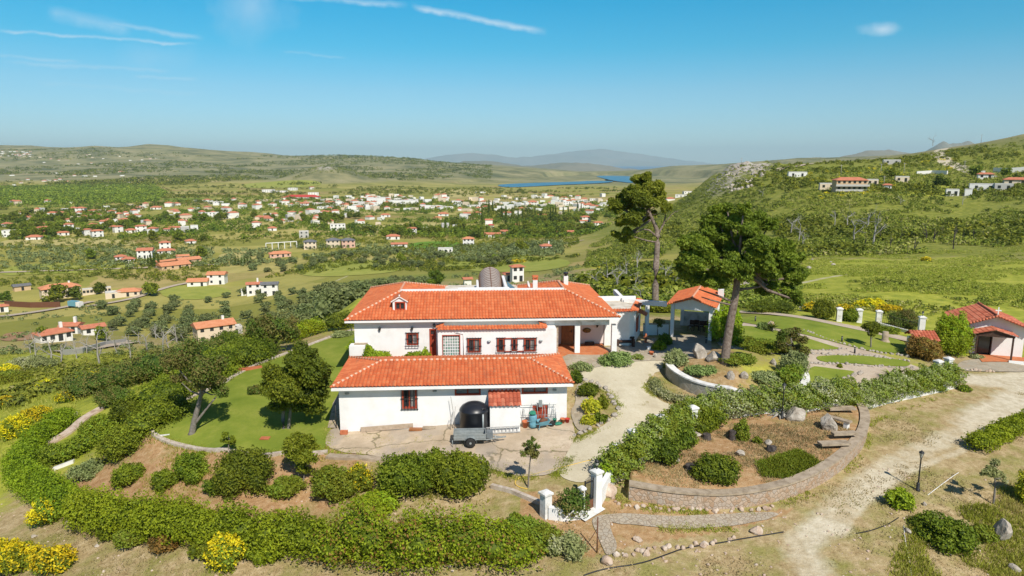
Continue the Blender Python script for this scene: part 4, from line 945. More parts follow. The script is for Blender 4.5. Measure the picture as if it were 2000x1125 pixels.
# barrel vault of brown sheeting over the patio
bx0, _ = fp(936.5, 560, 13.6); bx1, _ = fp(984.5, 560, 13.6); rc = (bx1 - bx0) / 2; xc = (bx0 + bx1) / 2; mb = MB(); rb_ = MB()
zsp = -10.05
def zs_(y): return -11.25 + (y - 12.6) / 6.4 * 1.3
def arch(y, r, k=14): return [(xc + r * math.cos(math.pi * i / k), y, zs_(y) + r * math.sin(math.pi * i / k)) for i in range(k + 1)]
A0 = arch(12.6, rc); A1 = arch(19.0, rc); mb.add(A0 + A1, [(i, i + 1, 16 + i, 15 + i) for i in range(14)], 0, True)
mb.add([(bx0, 12.6, -12), (bx0, 19, -12), (bx0, 19, zs_(19)), (bx0, 12.6, zs_(12.6)), (bx1, 12.6, -12), (bx1, 19, -12), (bx1, 19, zs_(19)), (bx1, 12.6, zs_(12.6))], [(0, 1, 2, 3), (4, 5, 6, 7)])
vt = mb.build('vaulted_skylight', polyc, H)
for j in range(17): rb_.tube(arch(12.6 + .4 * j, rc + .015), .018, 4)
rb_.bar((xc, 12.6, zs_(12.6) + rc + .02), (xc, 19, zs_(19) + rc + .02), .05); rb_.build('skylight_ribs', brownmetal, vt)
mb = MB(); mb.box(bx0 - .22, bx0 - .03, 13.3, 18.8, zsp - 1.5, zsp - .0); mb.box(bx1 + .03, bx1 + .25, 13.3, 18.8, zsp - 1, zsp + .35); mb.build('skylight_kerb', white, H)
# chimneys, dish, solar panel
def chimney(u, v0, v1, Y, w_, cap):
    x, z = fp(u, v0, Y); _, zt = fp(u, v1, Y); mb = MB()
    mb.box(x - w_ / 2, x + w_ / 2, Y, Y + w_, z - 1.6, zt - .28); c = mb.build('chimney', white, H); mb = MB()
    if cap == 'tile':
        mb.box(x - w_ * .6, x + w_ * .6, Y - w_ * .1, Y + w_ * 1.1, zt - .28, zt - .2)
        for k in (-1, 1): mb.box(x + k * w_ * .4 - .04, x + k * w_ * .4 + .04, Y, Y + w_, zt - .2, zt - .08)
        mb.box(x - w_ * .65, x + w_ * .65, Y - w_ * .15, Y + w_ * 1.15, zt - .08, zt + .06); mb.build('chimney_cap', tile, c)
    else: mb.lathe([(.13, -.28), (.13, -.12), (.2, -.12), (.2, .0), (.15, .04)], 12, (x, Y + w_ / 2, zt)); mb.build('chimney_cowl', blackplastic, c)
chimney(1045.5, 560, 540, 15.5, .38, 'tile'); chimney(1105.5, 552, 533, 15.2, .36, 'cowl')
x, z = fp(1031, 556, 15.0); mb = MB(); mb.lathe([(.02, 0), (.2, .03), (.3, .09), (.31, .1), (.2, .05), (.01, .02)], 16); ds = mb.build('satellite_dish', white, H); ds.location = (x, 15, z); ds.rotation_euler = (R(70), 0, R(70))
mb = MB(); mb.tube([(x, 15, z - 1.2), (x, 15, z)], .025, 6); mb.build('dish_mast', galv, H)
mb = MB(); x0, z0 = fp(990, 566, 14.5); x1, z1 = fp(1002, 566, 14.5); mb.add([(x0, 13.8, z0 + .45), (x1, 13.8, z0 - .05), (x1 + .25, 15.6, z0 - .05), (x0 + .05, 15.6, z0 + .55)], [(0, 1, 2, 3)]); mb.build('solar_panel', solar, H)
# pergola beam from the annex to the carport
def hpt0(): pass
pg = empty('pergola', HO, HROT, 'white concrete beam pergola between villa and carport, on square post', 'pergola')
def hpt(u, v, z): dx, s = ray(u, v); y = z / s; p = HMI @ Vector((dx * y, y, z)); return p.x, p.y
P0 = hpt(1219, 584, -11.1); P1 = hpt(1306, 592, -11.1); P2 = hpt(1201, 566, -11.1)
mb = MB(); mb.bar((P0[0], P0[1], -11.28), (P1[0], P1[1] + .5, -11.28), .3, .38); mb.build('beam', white, pg)
mb = MB(); mb.bar((P0[0], P0[1] + .02, -11.27), (P2[0], P2[1] + .0, -11.27), .3, .4); mb.build('beam', white, pg)
px_, py_ = hpt(1265.5, 592, -11.47); mb = MB(); mb.box(px_ - .15, px_ + .15, py_ - .0, py_ + .3, -15, -11.47); mb.build('post', white, pg)
mb = MB(); x0, _ = hpt(1268, 655, -14.3); lw = hpt(1285, 655, -14.3); gw = empty('garden_wall', HO, HROT, 'low white rendered wall between annex and carport', 'wall')
mb.box(x0 - .5, hpt(1306, 655, -14.3)[0], lw[1], lw[1] + .25, -15, -13.35); mb.build('wall', white, gw)
mb = MB(); mb.box(x0 - .5, hpt(1306, 655, -14.3)[0], lw[1] - .04, lw[1] + .29, -13.35, -13.28); mb.build('coping', conc, gw)

# ================================================================ lower building
Lw = empty('garage_building', HO, HROT, 'long low white building with orange hipped roof, terrace behind it, in front of the villa', 'outbuilding')
zl = -13.66
wl = fr(786, 761, 813, 797, 0); wr1 = fr(889, 757, 938, 771, 0); wr2 = fr(1020, 754, 1069, 768, 0)
wl = (wl[0], wl[1], wl[2], zl - .0); wr1 = (wr1[0], wr1[1], wr1[2], zl); wr2 = (wr2[0], wr2[1], wr2[2], zl)
wx0, wx1 = fp(663, 800, 0)[0], fp(1107, 790, 0)[0]; mb = MB()
cdoor = fr(1040, 790, 1070, 808, 0)
facade(mb, wx0, wx1, -17.6, -13.5, 0, [wl, wr1, wr2, (cdoor[0], cdoor[1], -16.0, cdoor[3])])
mb.add([(wx0, 0, -17.6), (wx0, 6, -17.6), (wx0, 6, -13.5), (wx0, 0, -13.5)], [(0, 3, 2, 1)]); mb.add([(wx1, 0, -17.6), (wx1, 6, -17.6), (wx1, 6, -13.5), (wx1, 0, -13.5)], [(0, 1, 2, 3)])
mb.build('wall', white, Lw)
window(Lw, *wl, 0, 'bars', 2, redwood); window(Lw, *wr1, 0, '', 2, glass=curt); window(Lw, *wr2, 0, '', 2, glass=curt)
mb = MB(); mb.box(cdoor[0], cdoor[1], .08, .13, -16.0, cdoor[3]); mb.build('hatch_door', redwood, Lw)
lx0, lx1, ly0, ly1 = fp(645, 757, -.6)[0], fp(1121, 750, -.6)[0], -.6, 6.1; zle = -13.36; zlr = -12.70
mb = MB(); mb.box(lx0 + .03, lx1 - .03, ly0 + .03, ly1, zle - .2, zle - .015); mb.build('eaves', white, Lw)
hx0, hx1 = fp(745, 706, 2.75)[0], fp(1034, 702, 2.75)[0]
tile_plane([(lx0, ly0, zle), (lx1, ly0, zle), (hx1, 2.75, zlr), (hx0, 2.75, zlr)], tile, Lw); tile_plane([(lx0, ly1, zle), (lx1, ly1, zle), (hx1, 2.75, zlr), (hx0, 2.75, zlr)], tile, Lw, amp=.04)
tile_plane([(lx0, ly0, zle), (lx0, ly1, zle), (hx0, 2.75, zlr)], tile, Lw, amp=.04); tile_plane([(lx1, ly0, zle), (lx1, ly1, zle), (hx1, 2.75, zlr)], tile, Lw, amp=.04)
for a, b in (((lx0, ly0, zle), (hx0, 2.75, zlr)), ((lx1, ly0, zle), (hx1, 2.75, zlr)), ((hx0, 2.75, zlr), (hx1, 2.75, zlr)), ((lx0, ly1, zle), (hx0, 2.75, zlr)), ((lx1, ly1, zle), (hx1, 2.75, zlr))):
    ridge_cap(Vector(a) + Vector((0, 0, .07)), Vector(b) + Vector((0, 0, .07)), Lw, r=.08)
for u, v in ((678, 766), (849, 761), (1083, 759)): X, z = fp(u, v, 0); wall_lamp(Lw, X, 0, z - .1, 1, 'round')
mb = MB(); mb.box(-11.0, 4.2, 5.6, 8.42, -17.3, -14.05); mb.build('terrace_slab', terrst, Lw)
tp = empty('terrace_planter', HO, HROT, 'white rendered planter wall projecting left of the villa front, above the lawn', 'planter')
x0, x1, z0, z1 = fr(682, 676, 710, 695, 7.6); mb = MB(); mb.box(x0, x1 + .2, 7.6, 10.5, z0, z1); mb.build('wall', white, tp); mb = MB(); mb.box(x0 + .3, x1 + .2, 7.9, 10.2, z1, z1 + .04); mb.build('planter_soil', conc, tp)
mb = MB(); mb.box(x0 + .15, x1, 7.9, 10.3, z0 - 2.2, z0 - .01); mb.build('base', white, tp)
mb = MB(); mb.box(fp(705, 700, 6.9)[0], xB0 - .6, 6.5, 6.7, -14.4, -13.75); mb.build('parapet', white, Lw)

# ================================================================ small shed, tank
Sh = empty('pump_shed', HO, HROT, 'small white lean-to shed with single-slope orange tile roof against the lower building', 'shed')
sx0, sx1, _, szt = fr(957, 793, 1016, 838, -1.25); mb = MB(); mb.box(sx0, sx1, -1.25, -.005, -17, szt); mb.build('wall', white, Sh)
tile_plane([(sx0 - .08, -1.42, szt - .0), (sx1 + .08, -1.42, szt - .0), (sx1 + .08, -.02, szt + .55), (sx0 - .08, -.02, szt + .55)], tileold, Sh, pitch=.25, amp=.06)
for x_ in (sx0, sx1): mb = MB(); mb.add([(x_, -1.25, szt), (x_, -.01, szt), (x_, -.01, szt + .5)], [(0, 1, 2)]); mb.build('gable_end', white, Sh)
tx0, tx1, tz0, tzt = fr(899, 787, 954, 832, -1.15); rt = (tx1 - tx0) / 2; xt = (tx0 + tx1) / 2 + .0; rt = .9; ct = hw(xt, -.93, 0); zt0 = GZ(ct.x, ct.y) + .05; ht = tzt - zt0
T = empty('water_tank', (ct.x, ct.y, zt0), 0, 'black round plastic water tank beside the white shed', 'water tank'); mb = MB()
mb.lathe([(rt * .98, 0), (rt, .06), (rt, ht * .72), (rt * 1.03, ht * .73), (rt * 1.0, ht * .77), (rt * .86, ht * .86), (rt * .6, ht * .94), (rt * .3, ht * .985), (.01, ht * 1.0)], 36); mb.build('shell', blackplastic, T)
mb = MB(); mb.lathe([(.21, 0), (.21, .09), (.24, .09), (.24, .14), (.02, .16)], 18, (rt * .55, -rt * .45, ht * .80)); mb.build('lid', blackplastic, T)
mb = MB(); mb.tube([(rt * .62, -rt * .85, ht * .72), (rt * .62, -rt * .9, .1)], .06, 8); mb.build('pipe', galv, T)

# ================================================================ carport
def zpt(u, v, z): dx, s = ray(u, v); y = z / s; return Vector((dx * y, y, 0))
Ka = zpt(1308, 660, -14.35); Kb = zpt(1386, 666, -14.3); KROT = math.atan2(Kb.y - Ka.y, Kb.x - Ka.x); KM = Matrix.Translation(Ka) @ Matrix.Rotation(KROT, 4, 'Z')
cx0, cx1, cy0, cy1 = 0.0, (Kb - Ka).length + .12, 0.0, 6.0
def kz(v): dx, s = ray(1345, v); return s * (Ka.y + Kb.y) / 2
K = empty('carport', Ka, KROT, 'open white carport with orange gabled roof beside the vine bush', 'carport'); zce = kz(606); zca = kz(584.5)
zcl = kz(597); xm = (cx0 + cx1) / 2
mb = MB(); mb.box(cx0 + .3, cx1 - .3, cy0 + .02, cy0 + .24, zce - .0, zcl); mb.add([(cx0, cy0 + .02, zcl), (cx1, cy0 + .02, zcl), (xm, cy0 + .02, zca), (cx0, cy0 + .24, zcl), (cx1, cy0 + .24, zcl), (xm, cy0 + .24, zca)], [(0, 1, 2), (3, 5, 4), (0, 2, 5, 3), (1, 4, 5, 2), (0, 3, 4, 1)]); mb.build('gable', white, K)
for x in (cx0, cx1 - .28):
    for y in (cy0, cy1 - .3): mb = MB(); mb.box(x, x + .28, y, y + .3, -15.2, zcl); mb.build('post', white, K)
mb = MB(); mb.box(cx0 + .1, cx1 - .1, cy1 - .2, cy1 - .02, -15.2, -13.2); mb.box(cx1 - .22, cx1 - .06, cy0 + .3, cy1 - .3, -15.2, zcl - .01); mb.box(cx0 + .3, cx1 - .3, cy1 - .25, cy1 - .05, zcl - .3, zcl); mb.build('wall', whitew, K)
for q in (-1, 1):
    xe = xm + q * ((cx1 - cx0) / 2 + .35); ze = zcl - .02; zr = zca + .1
    tile_plane([(xe, cy0 - .3, ze), (xm, cy0 - .3, zr), (xm, cy1 + .3, zr), (xe, cy1 + .3, ze)], tile, K)
    mb = MB(); mb.add([(xe - q * .05, cy0 - .2, ze - .02), (xm, cy0 - .2, zr - .03), (xm, cy1 + .2, zr - .03), (xe - q * .05, cy1 + .2, ze - .02)], [(0, 1, 2, 3)]); mb.build('ceiling', darkwood, K)
    n_ = 11
    mb = MB()
    for k in range(n_): f0 = (k + .1) / n_; f1 = (k + .9) / n_; mb.tube([(xe + (xm - xe) * f0, cy0 - .33, ze + (zr - ze) * f0 + .05), (xe + (xm - xe) * f1, cy0 - .33, ze + (zr - ze) * f1 + .05)], [.09, .07], 7)
    mb.build('verge_tiles', tile, K)
ridge_cap((xm, cy0 - .3, zca + .16), (xm, cy1 + .3, zca + .16), K, r=.09)
mb = MB(); mb.box(cx1 - .1, cx1 + .35, cy1 - 1.2, cy1 - .5, zcl - .1, zcl + .65); mb.build('chimney', white, K)
def kw(X, Y, z): return KM @ Vector((X, Y, z))
# things kept under the carport
def table(loc, rz, lx, ly, hz, m, label):
    t = empty('garden_table', loc, rz, label, 'table'); mb = MB(); mb.box(-lx / 2, lx / 2, -ly / 2, ly / 2, hz - .05, hz); mb.build('tabletop', m, t)
    for sx in (-1, 1):
        for sy in (-1, 1): mb = MB(); mb.box(sx * (lx / 2 - .1) - .03, sx * (lx / 2 - .1) + .03, sy * (ly / 2 - .1) - .03, sy * (ly / 2 - .1) + .03, 0, hz - .05); mb.build('leg', m, t)
    return t
def chair(loc, rz, m, label, group=None):
    t = empty('garden_chair', loc, rz, label, 'chair', group); mb = MB(); mb.box(-.22, .22, -.22, .22, .42, .46); mb.build('seat', m, t)
    mb = MB(); mb.box(-.22, .22, .2, .24, .5, .92); mb.build('backrest', m, t)
    for sx in (-.19, .19):
        for sy in (-.19, .21): mb = MB(); mb.box(sx - .02, sx + .02, sy - .02, sy + .02, 0, .42 if sy < 0 else .92); mb.build('leg', m, t)
    return t
zg = -14.28
p = kw(xm + .3, cy0 + 4.0, 0); table((p.x, p.y, GZ(p.x, p.y) + .08), KROT, 1.9, .9, .76, whitew, 'pale table in the shade under the carport')
for k, dx in enumerate((-1.1, -.4, .5, 1.1)):
    p = kw(xm + .3 + dx * .6, cy0 + 3.0 + (k % 2) * .2, 0); chair((p.x, p.y, GZ(p.x, p.y) + .08), KROT + (k - 1) * .3, darkwood, 'dark wooden chair in the shade under the carport, %s' % ('leftmost of four', 'second from left of four', 'third from left of four', 'rightmost of four')[k], 'dark chairs under the carport')
# bench by the annex
p = G(1222, 679); b_ = empty('log_bench', (p.x, p.y, p.z), HROT, 'dark log bench against the villa wall beside the porch', 'bench')
mb = MB(); mb.tube([(-.72, .3, .42), (.78, .3, .42)], .12, 8); mb.build('seat', darkwood, b_); mb = MB(); mb.tube([(-.72, .5, .68), (.78, .5, .68)], .09, 8); mb.build('backrest', darkwood, b_)
for x in (-.6, .66): mb = MB(); mb.box(x - .09, x + .09, .1, .52, 0, .6); mb.build('leg', darkwood, b_)
# fire hydrant like ornament by the annex corner
# ================================================================ walls, gate, pillars
def on(u, v, dz=0): p = G(u, v); return Vector((p.x, p.y, p.z + dz))
def wallstrip(pts, w_, hgt, m, name, parent=None, top=None, sink=.8, lift=0, **kw):
    """wall of thickness w_ standing along world points, top following the ground (or level list)"""
    P = [Vector(p[:2]) for p in pts]; n = len(P); Z = h(np.array([p.x for p in P]), np.array([p.y for p in P])) if top is None else np.array(top); mb = MB(); V = []
    for i, p in enumerate(P):
        t = (P[min(i + 1, n - 1)] - P[max(i - 1, 0)]).normalized(); nn = Vector((-t.y, t.x)) * w_ / 2; z1 = float(Z[i]) + hgt; z0 = z1 - hgt - sink if not lift else z1 - lift
        V += [(*(p + nn), z0), (*(p - nn), z0), (*(p - nn), z1), (*(p + nn), z1)]
    F = []
    for i in range(n - 1):
        a = 4 * i; b = a + 4; F += [(a, a + 1, b + 1, b), (a + 1, a + 2, b + 2, b + 1), (a + 2, a + 3, b + 3, b + 2), (a + 3, a, b, b + 3)]
    F += [(0, 3, 2, 1), (4 * n - 4, 4 * n - 3, 4 * n - 2, 4 * n - 1)]
    mb.add(V, F); return mb.build(name, m, parent, **kw)
def shift(pts, d):
    P = [Vector(p[:2]) for p in pts]; o = []
    for i, p in enumerate(P): t = (P[min(i + 1, len(P) - 1)] - P[max(i - 1, 0)]).normalized(); o.append((p + Vector((-t.y, t.x)) * d)[:])
    return o
# raised bed: rubble wall with concrete seat
rw = empty('stone_retaining_wall', (*bw[0], GZ(*bw[0])), 0, 'curved rubble stone retaining wall with concrete coping round the dry planting bed', 'retaining wall')
rw0 = rw.location.copy(); 
def rel(o, e): o.matrix_parent_inverse = e.matrix_world.inverted() if False else Matrix.Translation(-e.location); return o
outz = h_raw(np.array([p[0] for p in shift(bw, -.4)]), np.array([p[1] for p in shift(bw, -.4)]))
nb = len(bw)
rel(wallstrip(bw, .42, .80, rubble, 'masonry', rw, top=outz), rw)
i1 = int(nb * .22); i2 = int(nb * .86)
for a_, b_ in ((0, i1), (i1, i2)):
    rel(wallstrip(bw[a_:b_ + 1], .56, .9, conc, 'concrete_coping', rw, top=outz[a_:b_ + 1], lift=.10), rw)
rel(wallstrip(bw[i2:], .56, .9, conc, 'concrete_coping', rw, top=outz[i2:], lift=.10), rw)
def slab(a, b, w_, z, th, label, name='stone_slab', m=None, parent=None):
    mb = MB(); mb.bar((a[0], a[1], z), (b[0], b[1], z), w_, th); return mb.build(name, m or conc, parent, label, 'slab' if label else None)
a = on(1617, 804); b = on(1668, 806); rel(slab(a, b, .55, a.z + .22, .12, None, 'concrete_coping', parent=rw), rw)
a = on(1600, 876); b = on(1655, 888); rel(slab(a, b, .55, a.z + .3, .12, None, 'concrete_coping', parent=rw), rw)
a = on(1625, 858); b = on(1670, 868); rel(slab(a, b, .4, a.z + .35, .14, None, 'concrete_coping', parent=rw), rw)
# slab bench by the boulder
p = on(1637, 830); sb = empty('stone_bench', p, R(-50), 'small stone slab bench beside the white boulder inside the raised bed', 'bench')
mb = MB(); mb.box(-.75, .75, -.2, .2, .34, .44); mb.build('seat', conc, sb)
for x in (-.5, .5): mb = MB(); mb.box(x - .12, x + .12, -.16, .16, -.1, .34); mb.build('leg', whitew, sb)
# round planter
cx, cyy, rad = _dk
aa = [R(a) for a in range(183, 364, 6)]; ring = [(cx + (rad + .02) * math.cos(a), cyy + (rad + .02) * math.sin(a)) for a in aa]
gz_ = h_raw(np.array([p[0] for p in ring]), np.array([p[1] for p in ring]))
rp = empty('round_planter', (cx, cyy, float(gz_.mean())), 0, 'round raised planter with pale stone wall under the big leaning pine', 'planter')
rtop = np.maximum(gz_, np.full(len(ring), float(gz_.mean()) - .1))
rel(wallstrip(ring, .42, .84, rubbleg, 'masonry', rp, top=rtop), rp)
rel(wallstrip(ring, .52, .93, whitew, 'coping', rp, top=rtop, lift=.1), rp)
# front boundary: white dwarf wall with pillars and the iron gate
def pillar(u, v, hgt, w_, label, lamp=False, rz=0.3, group='white boundary pillars', p=None):
    p = p or on(u, v); t = empty('boundary_pillar', p, rz, label, 'pillar', group); q = w_ / 2
    mb = MB(); mb.box(-q, q, -q, q, -.5, hgt - .16); mb.build('shaft', white if lamp else whitew, t)
    mb = MB(); e = q + .06; mb.box(-e, e, -e, e, hgt - .16, hgt - .06); mb.add([(-e, -e, hgt - .06), (e, -e, hgt - .06), (e, e, hgt - .06), (-e, e, hgt - .06), (-e * .35, -e * .35, hgt + .04), (e * .35, -e * .35, hgt + .04), (e * .35, e * .35, hgt + .04), (-e * .35, e * .35, hgt + .04)], [(0, 1, 5, 4), (1, 2, 6, 5), (2, 3, 7, 6), (3, 0, 4, 7), (4, 5, 6, 7)]); mb.build('cap', whitew, t)
    if lamp:
        mb = MB(); mb.lathe([(.05, 0), (.03, .03), (.025, .16), (.06, .18)], 8, (0, 0, hgt + .03)); l = mb.build('lantern', iron, t)
        mb = MB(); mb.lathe([(.06, .18), (.1, .36)], 8, (0, 0, hgt + .03)); mb.build('lantern_glass', lampglass, l)
        mb = MB(); mb.lathe([(.13, .36), (.08, .44), (.02, .48), (.01, .53)], 8, (0, 0, hgt + .03)); mb.build('lantern_cap', iron, l)
    return t
GA = math.atan2((on(1164, 992) - on(1141, 1003)).y, (on(1164, 992) - on(1141, 1003)).x)
pillar(1066, 1008, 1.32, .42, 'isolated white pillar left of the gate among shrubs, foremost pillar', rz=GA)
pillar(1164, 992, 2.05, .40, 'tall white gate pillar with black lantern, right of the dark gate', True, GA)
pillar(1136, 1006, 1.5, .2, 'slim white gate post left of the dark gate, under climbing plant', rz=GA)
for (u, v, lb) in ((1203, 922, 'white capped pillar in the jasmine hedge, first behind the lantern pillar'), (1236, 893, 'white capped pillar in the jasmine hedge, second behind the lantern pillar'),
                   (1290, 862, 'white capped pillar in the jasmine hedge beside the driveway bend'), (1352, 842, 'white pillar top showing in the jasmine hedge before the round planter')): pillar(u, v, 1.62, .40, lb)
for (u, v, lb) in ((1828, 752, 'white capped pillar at the right end of the jasmine hedge, left of a pair'), (1848, 746, 'white capped pillar at the right end of the jasmine hedge, right of a pair')): pillar(u, v, 1.95, .42, lb)
g0 = on(1141, 1003); g1 = on(1159, 994); gt = empty('iron_gate', g0, math.atan2(g1.y - g0.y, g1.x - g0.x), 'dark wrought iron gate between white posts', 'gate'); Lg = (g1 - g0).length
mb = MB(); mb.box(.03, Lg - .03, -.02, .02, .12, .62); mb.build('lower_panel', brownmetal, gt)
mb = MB(); mb.box(0, .05, -.03, .03, .05, 1.7); mb.box(Lg - .05, Lg, -.03, .03, .05, 1.7); mb.box(.05, Lg - .05, -.025, .025, .62, .68); mb.box(.05, Lg - .05, -.025, .025, 1.55, 1.6)
for k in range(1, 8): x = Lg * k / 8; mb.tube([(x, 0, .68), (x, 0, 1.75 + .12 * math.sin(math.pi * k / 8))], .014, 5)
mb.build('gate_frame', iron, gt)
mb = MB(); P = [g0 + (g0 - g1) * .15 + Vector((.2, -.5, 0)), g1 + Vector((.5, -.1, 0))]
drape('gate_threshold', strip([tuple(on(1133, 1016).xy), tuple(on(1172, 992).xy)], .7), whitew, .12, .5, it=0)
bwl = smooth(path_px([(1181,968),(1196,944),(1210,934),(1250,908),(1300,868),(1350,832),(1400,814),(1500,806),(1600,802),(1690,797),(1800,773),(1866,757)]), 1)
wallstrip(bwl, .24, .5, whitew, 'boundary_wall', label='low white rendered boundary wall under the jasmine hedge', cat='wall')
lw_ = path_px([(1078, 1012), (1136, 1014)]); wallstrip(path_px([(1072,1012),(1100,1016),(1134,1012)]), .24, .62, white, 'boundary_wall', label='short white rendered wall between isolated pillar and gate', cat='wall')
wallstrip(path_px([(1168,990),(1180,968),(1194,944)]), .26, .9, white, 'boundary_wall', label='short white rendered wall right of the lantern gate pillar', cat='wall')
# ---------------- lamp posts
def lamp_post(u, v, hgt, label, p=None, rz=0):
    p = p or on(u, v); t = empty('lamp_post', p, rz, label, 'lamp post', 'black garden lamp posts')
    mb = MB(); mb.lathe([(.13, -.1), (.13, .08), (.09, .12), (.085, .42), (.05, .48)], 12); mb.build('base', iron, t)
    mb = MB(); mb.lathe([(.05, .48), (.038, .6), (.034, hgt - .42), (.06, hgt - .38), (.03, hgt - .36)], 10); mb.build('pole', iron, t)
    mb = MB(); mb.lathe([(.05, hgt - .36), (.11, hgt - .1)], 6, sm=False); l = mb.build('lantern', lampglass, t)
    mb = MB(); 
    for k in range(6): a = math.pi * k / 3; mb.bar((.055 * math.cos(a), .055 * math.sin(a), hgt - .36), (.118 * math.cos(a), .118 * math.sin(a), hgt - .1), .014)
    mb.build('lantern_frame', iron, l)
    mb = MB(); mb.lathe([(.15, hgt - .1), (.12, hgt - .04), (.04, hgt), (.015, hgt + .06)], 6, sm=False); mb.build('lantern_cap', iron, t)
lamp_post(1792, 958, 2.25, 'black lamp post by the dirt road beside a round bush')
lamp_post(1527, 817, 2.3, 'black lamp post standing in the raised bed beside a pale boulder')
def bollard(u, v, label, hgt=.55, p=None):
    t = empty('garden_bollard', on(u, v), 0, label, 'bollard light', 'dark bollard lights along the garden paths')
    mb = MB(); mb.lathe([(.07, -.1), (.07, hgt - .12)], 10); mb.build('post', iron, t); mb = MB(); mb.lathe([(.06, hgt - .12), (.06, hgt - .04)], 10); mb.build('lens', lampglass, t); mb = MB(); mb.lathe([(.08, hgt - .04), (.08, hgt), (.03, hgt + .03)], 10); mb.build('cap', iron, t)
for u, v, lb in ((1475, 629, 'dark bollard light at the left end of the upper lawn'), (1644, 669, 'dark bollard light on the edge of the big upper lawn, by the path'), (1669, 691, 'dark bollard light where the two garden paths meet'),
                 (1495, 676, 'dark bollard light behind the round planter, by the lower path'), (687, 652, 'dark bollard light by the curved path left of the villa'), (1379, 672, 'dark bollard light in front of the vine bush')): bollard(u, v, lb)
# small hooked garden mailbox-like stake
t = empty('stump', on(1728, 668), 0, 'pale cut tree stump on the upper lawn', 'stump'); mb = MB(); mb.lathe([(.55, -.1), (.4, .08), (.27, .3), (.25, .95), (.22, .97)], 12); mb.build('trunk', conc, t)
# ---------------- gate house, chapel
gh = on(1797, 690); gR = R(-6); ghe = empty('gate_shelter', gh, gR, 'small shelter with worn terracotta tile roof beside the reddish shrub', 'shelter')
mb = MB(); mb.box(-.85, .85, -.8, .8, -1, 1.35); mb.build('wall', whitew, ghe)
tile_plane([(-1.05, -1.1, 1.3), (1.05, -1.1, 1.3), (1.05, .15, 1.95), (-1.05, .15, 1.95)], tileold, ghe, pitch=.27, amp=.07); tile_plane([(-1.05, 1.2, 1.35), (1.05, 1.2, 1.35), (1.05, .15, 1.95), (-1.05, .15, 1.95)], tileold, ghe, pitch=.27, amp=.07)
cf = on(1905, 700); cf2 = on(1984, 703); ch0 = on(1872, 686); 
CR = R(-20); ce = empty('chapel', on(1877, 689), CR, 'small white chapel with terracotta gabled roof, white cross and timber porch', 'chapel'); ppm = pxm(ce.location)
w_, d_, hh = 4.5, 5.0, 2.6
mb = MB(); ex0 = .0; door = (1.2, 2.15, -.0, 2.05)
facade(mb, 0, w_, -1, hh, 0, [door], .2); mb.add([(0, 0, hh), (w_, 0, hh), (w_ / 2, 0, hh + .85), (0, d_, hh), (w_, d_, hh), (w_ / 2, d_, hh + .85)], [(0, 1, 2), (3, 5, 4)])
mb.add([(0, 0, -1), (0, d_, -1), (0, d_, hh), (0, 0, hh), (w_, 0, -1), (w_, d_, -1), (w_, d_, hh), (w_, 0, hh)], [(0, 3, 2, 1), (4, 5, 6, 7), (1, 2, 6, 5)]); mb.build('wall', white, ce)
for q in (-1, 1):
    xe = w_ / 2 + q * (w_ / 2 + .5); ze = hh - .12; zr = hh + .95
    tile_plane([(xe, -.55, ze), (w_ / 2, -.55, zr), (w_ / 2, d_ + .4, zr), (xe, d_ + .4, ze)], tileold, ce, pitch=.26, amp=.06)
    mb = MB(); mb.add([(xe - q * .04, -.5, ze - .03), (w_ / 2, -.5, zr - .05), (w_ / 2, d_ + .35, zr - .05), (xe - q * .04, d_ + .35, ze - .03)], [(0, 1, 2, 3)]); mb.build('roof_boards', darkwood, ce)
    mb = MB()
    for k in range(12): f0 = (k + .1) / 12; f1 = (k + .9) / 12; mb.tube([(xe + (w_ / 2 - xe) * f0, -.58, ze + (zr - ze) * f0 + .05), (xe + (w_ / 2 - xe) * f1, -.58, ze + (zr - ze) * f1 + .05)], [.1, .08], 7)
    mb.build('verge_tiles', tileold, ce)
ridge_cap((w_ / 2, -.5, hh + 1.03), (w_ / 2, d_ + .4, hh + 1.03), ce, r=.1, mats=[tileold, tileold])
mb = MB(); mb.box(w_ / 2 - .035, w_ / 2 + .035, -.5, -.44, hh + 1.05, hh + 1.75); mb.box(w_ / 2 - .22, w_ / 2 - .036, -.5, -.44, hh + 1.42, hh + 1.5); mb.box(w_ / 2 + .036, w_ / 2 + .22, -.5, -.44, hh + 1.42, hh + 1.5); mb.build('cross', white, ce)
mb = MB(); mb.box(door[0] - .05, door[0] + .03, -.03, .2, 0, 2.1); mb.box(door[1] - .03, door[1] + .05, -.03, .2, 0, 2.1); mb.box(door[0] + .03, door[1] - .03, -.03, .2, 2.02, 2.1); mb.build('door_frame', darkwood, ce)
mb = MB(); mb.box(door[0] + .03, door[1] - .03, .15, .2, 0, 2.02); mb.build('door', glassm, ce)
px0, px1, pd = .7, 3.3, 1.5; xm = (px0 + px1) / 2
for q in (-1, 1):
    xe = xm + q * ((px1 - px0) / 2 + .3)
    tile_plane([(xe, -pd - .2, 2.1), (xm, -pd - .2, 2.55), (xm, -.02, 2.55), (xe, -.02, 2.1)], tileold, ce, pitch=.26, amp=.06, name='porch_roof')
for x in (px0, px1): mb = MB(); mb.box(x - .06, x + .06, -pd, -pd + .12, 0, 2.1); mb.build('porch_post', darkwood, ce)
mb = MB(); mb.box(px0 - .1, px1 + .1, -pd, -pd + .12, 1.95, 2.1); mb.add([(px0 - .1, -pd + .02, 2.1), (px1 + .1, -pd + .02, 2.1), (xm, -pd + .02, 2.5)], [(0, 1, 2)]); mb.build('porch_beam', darkwood, ce)
mb = MB(); mb.box(px0 - .1, w_ + .8, -pd - .1, -.01, -1, .04); mb.build('porch_floor', terrst, ce); mb = MB(); mb.box(px1 - .2, w_ + .82, -pd - .2, -pd - .11, -1, .06); mb.build('step_wall', white, ce)
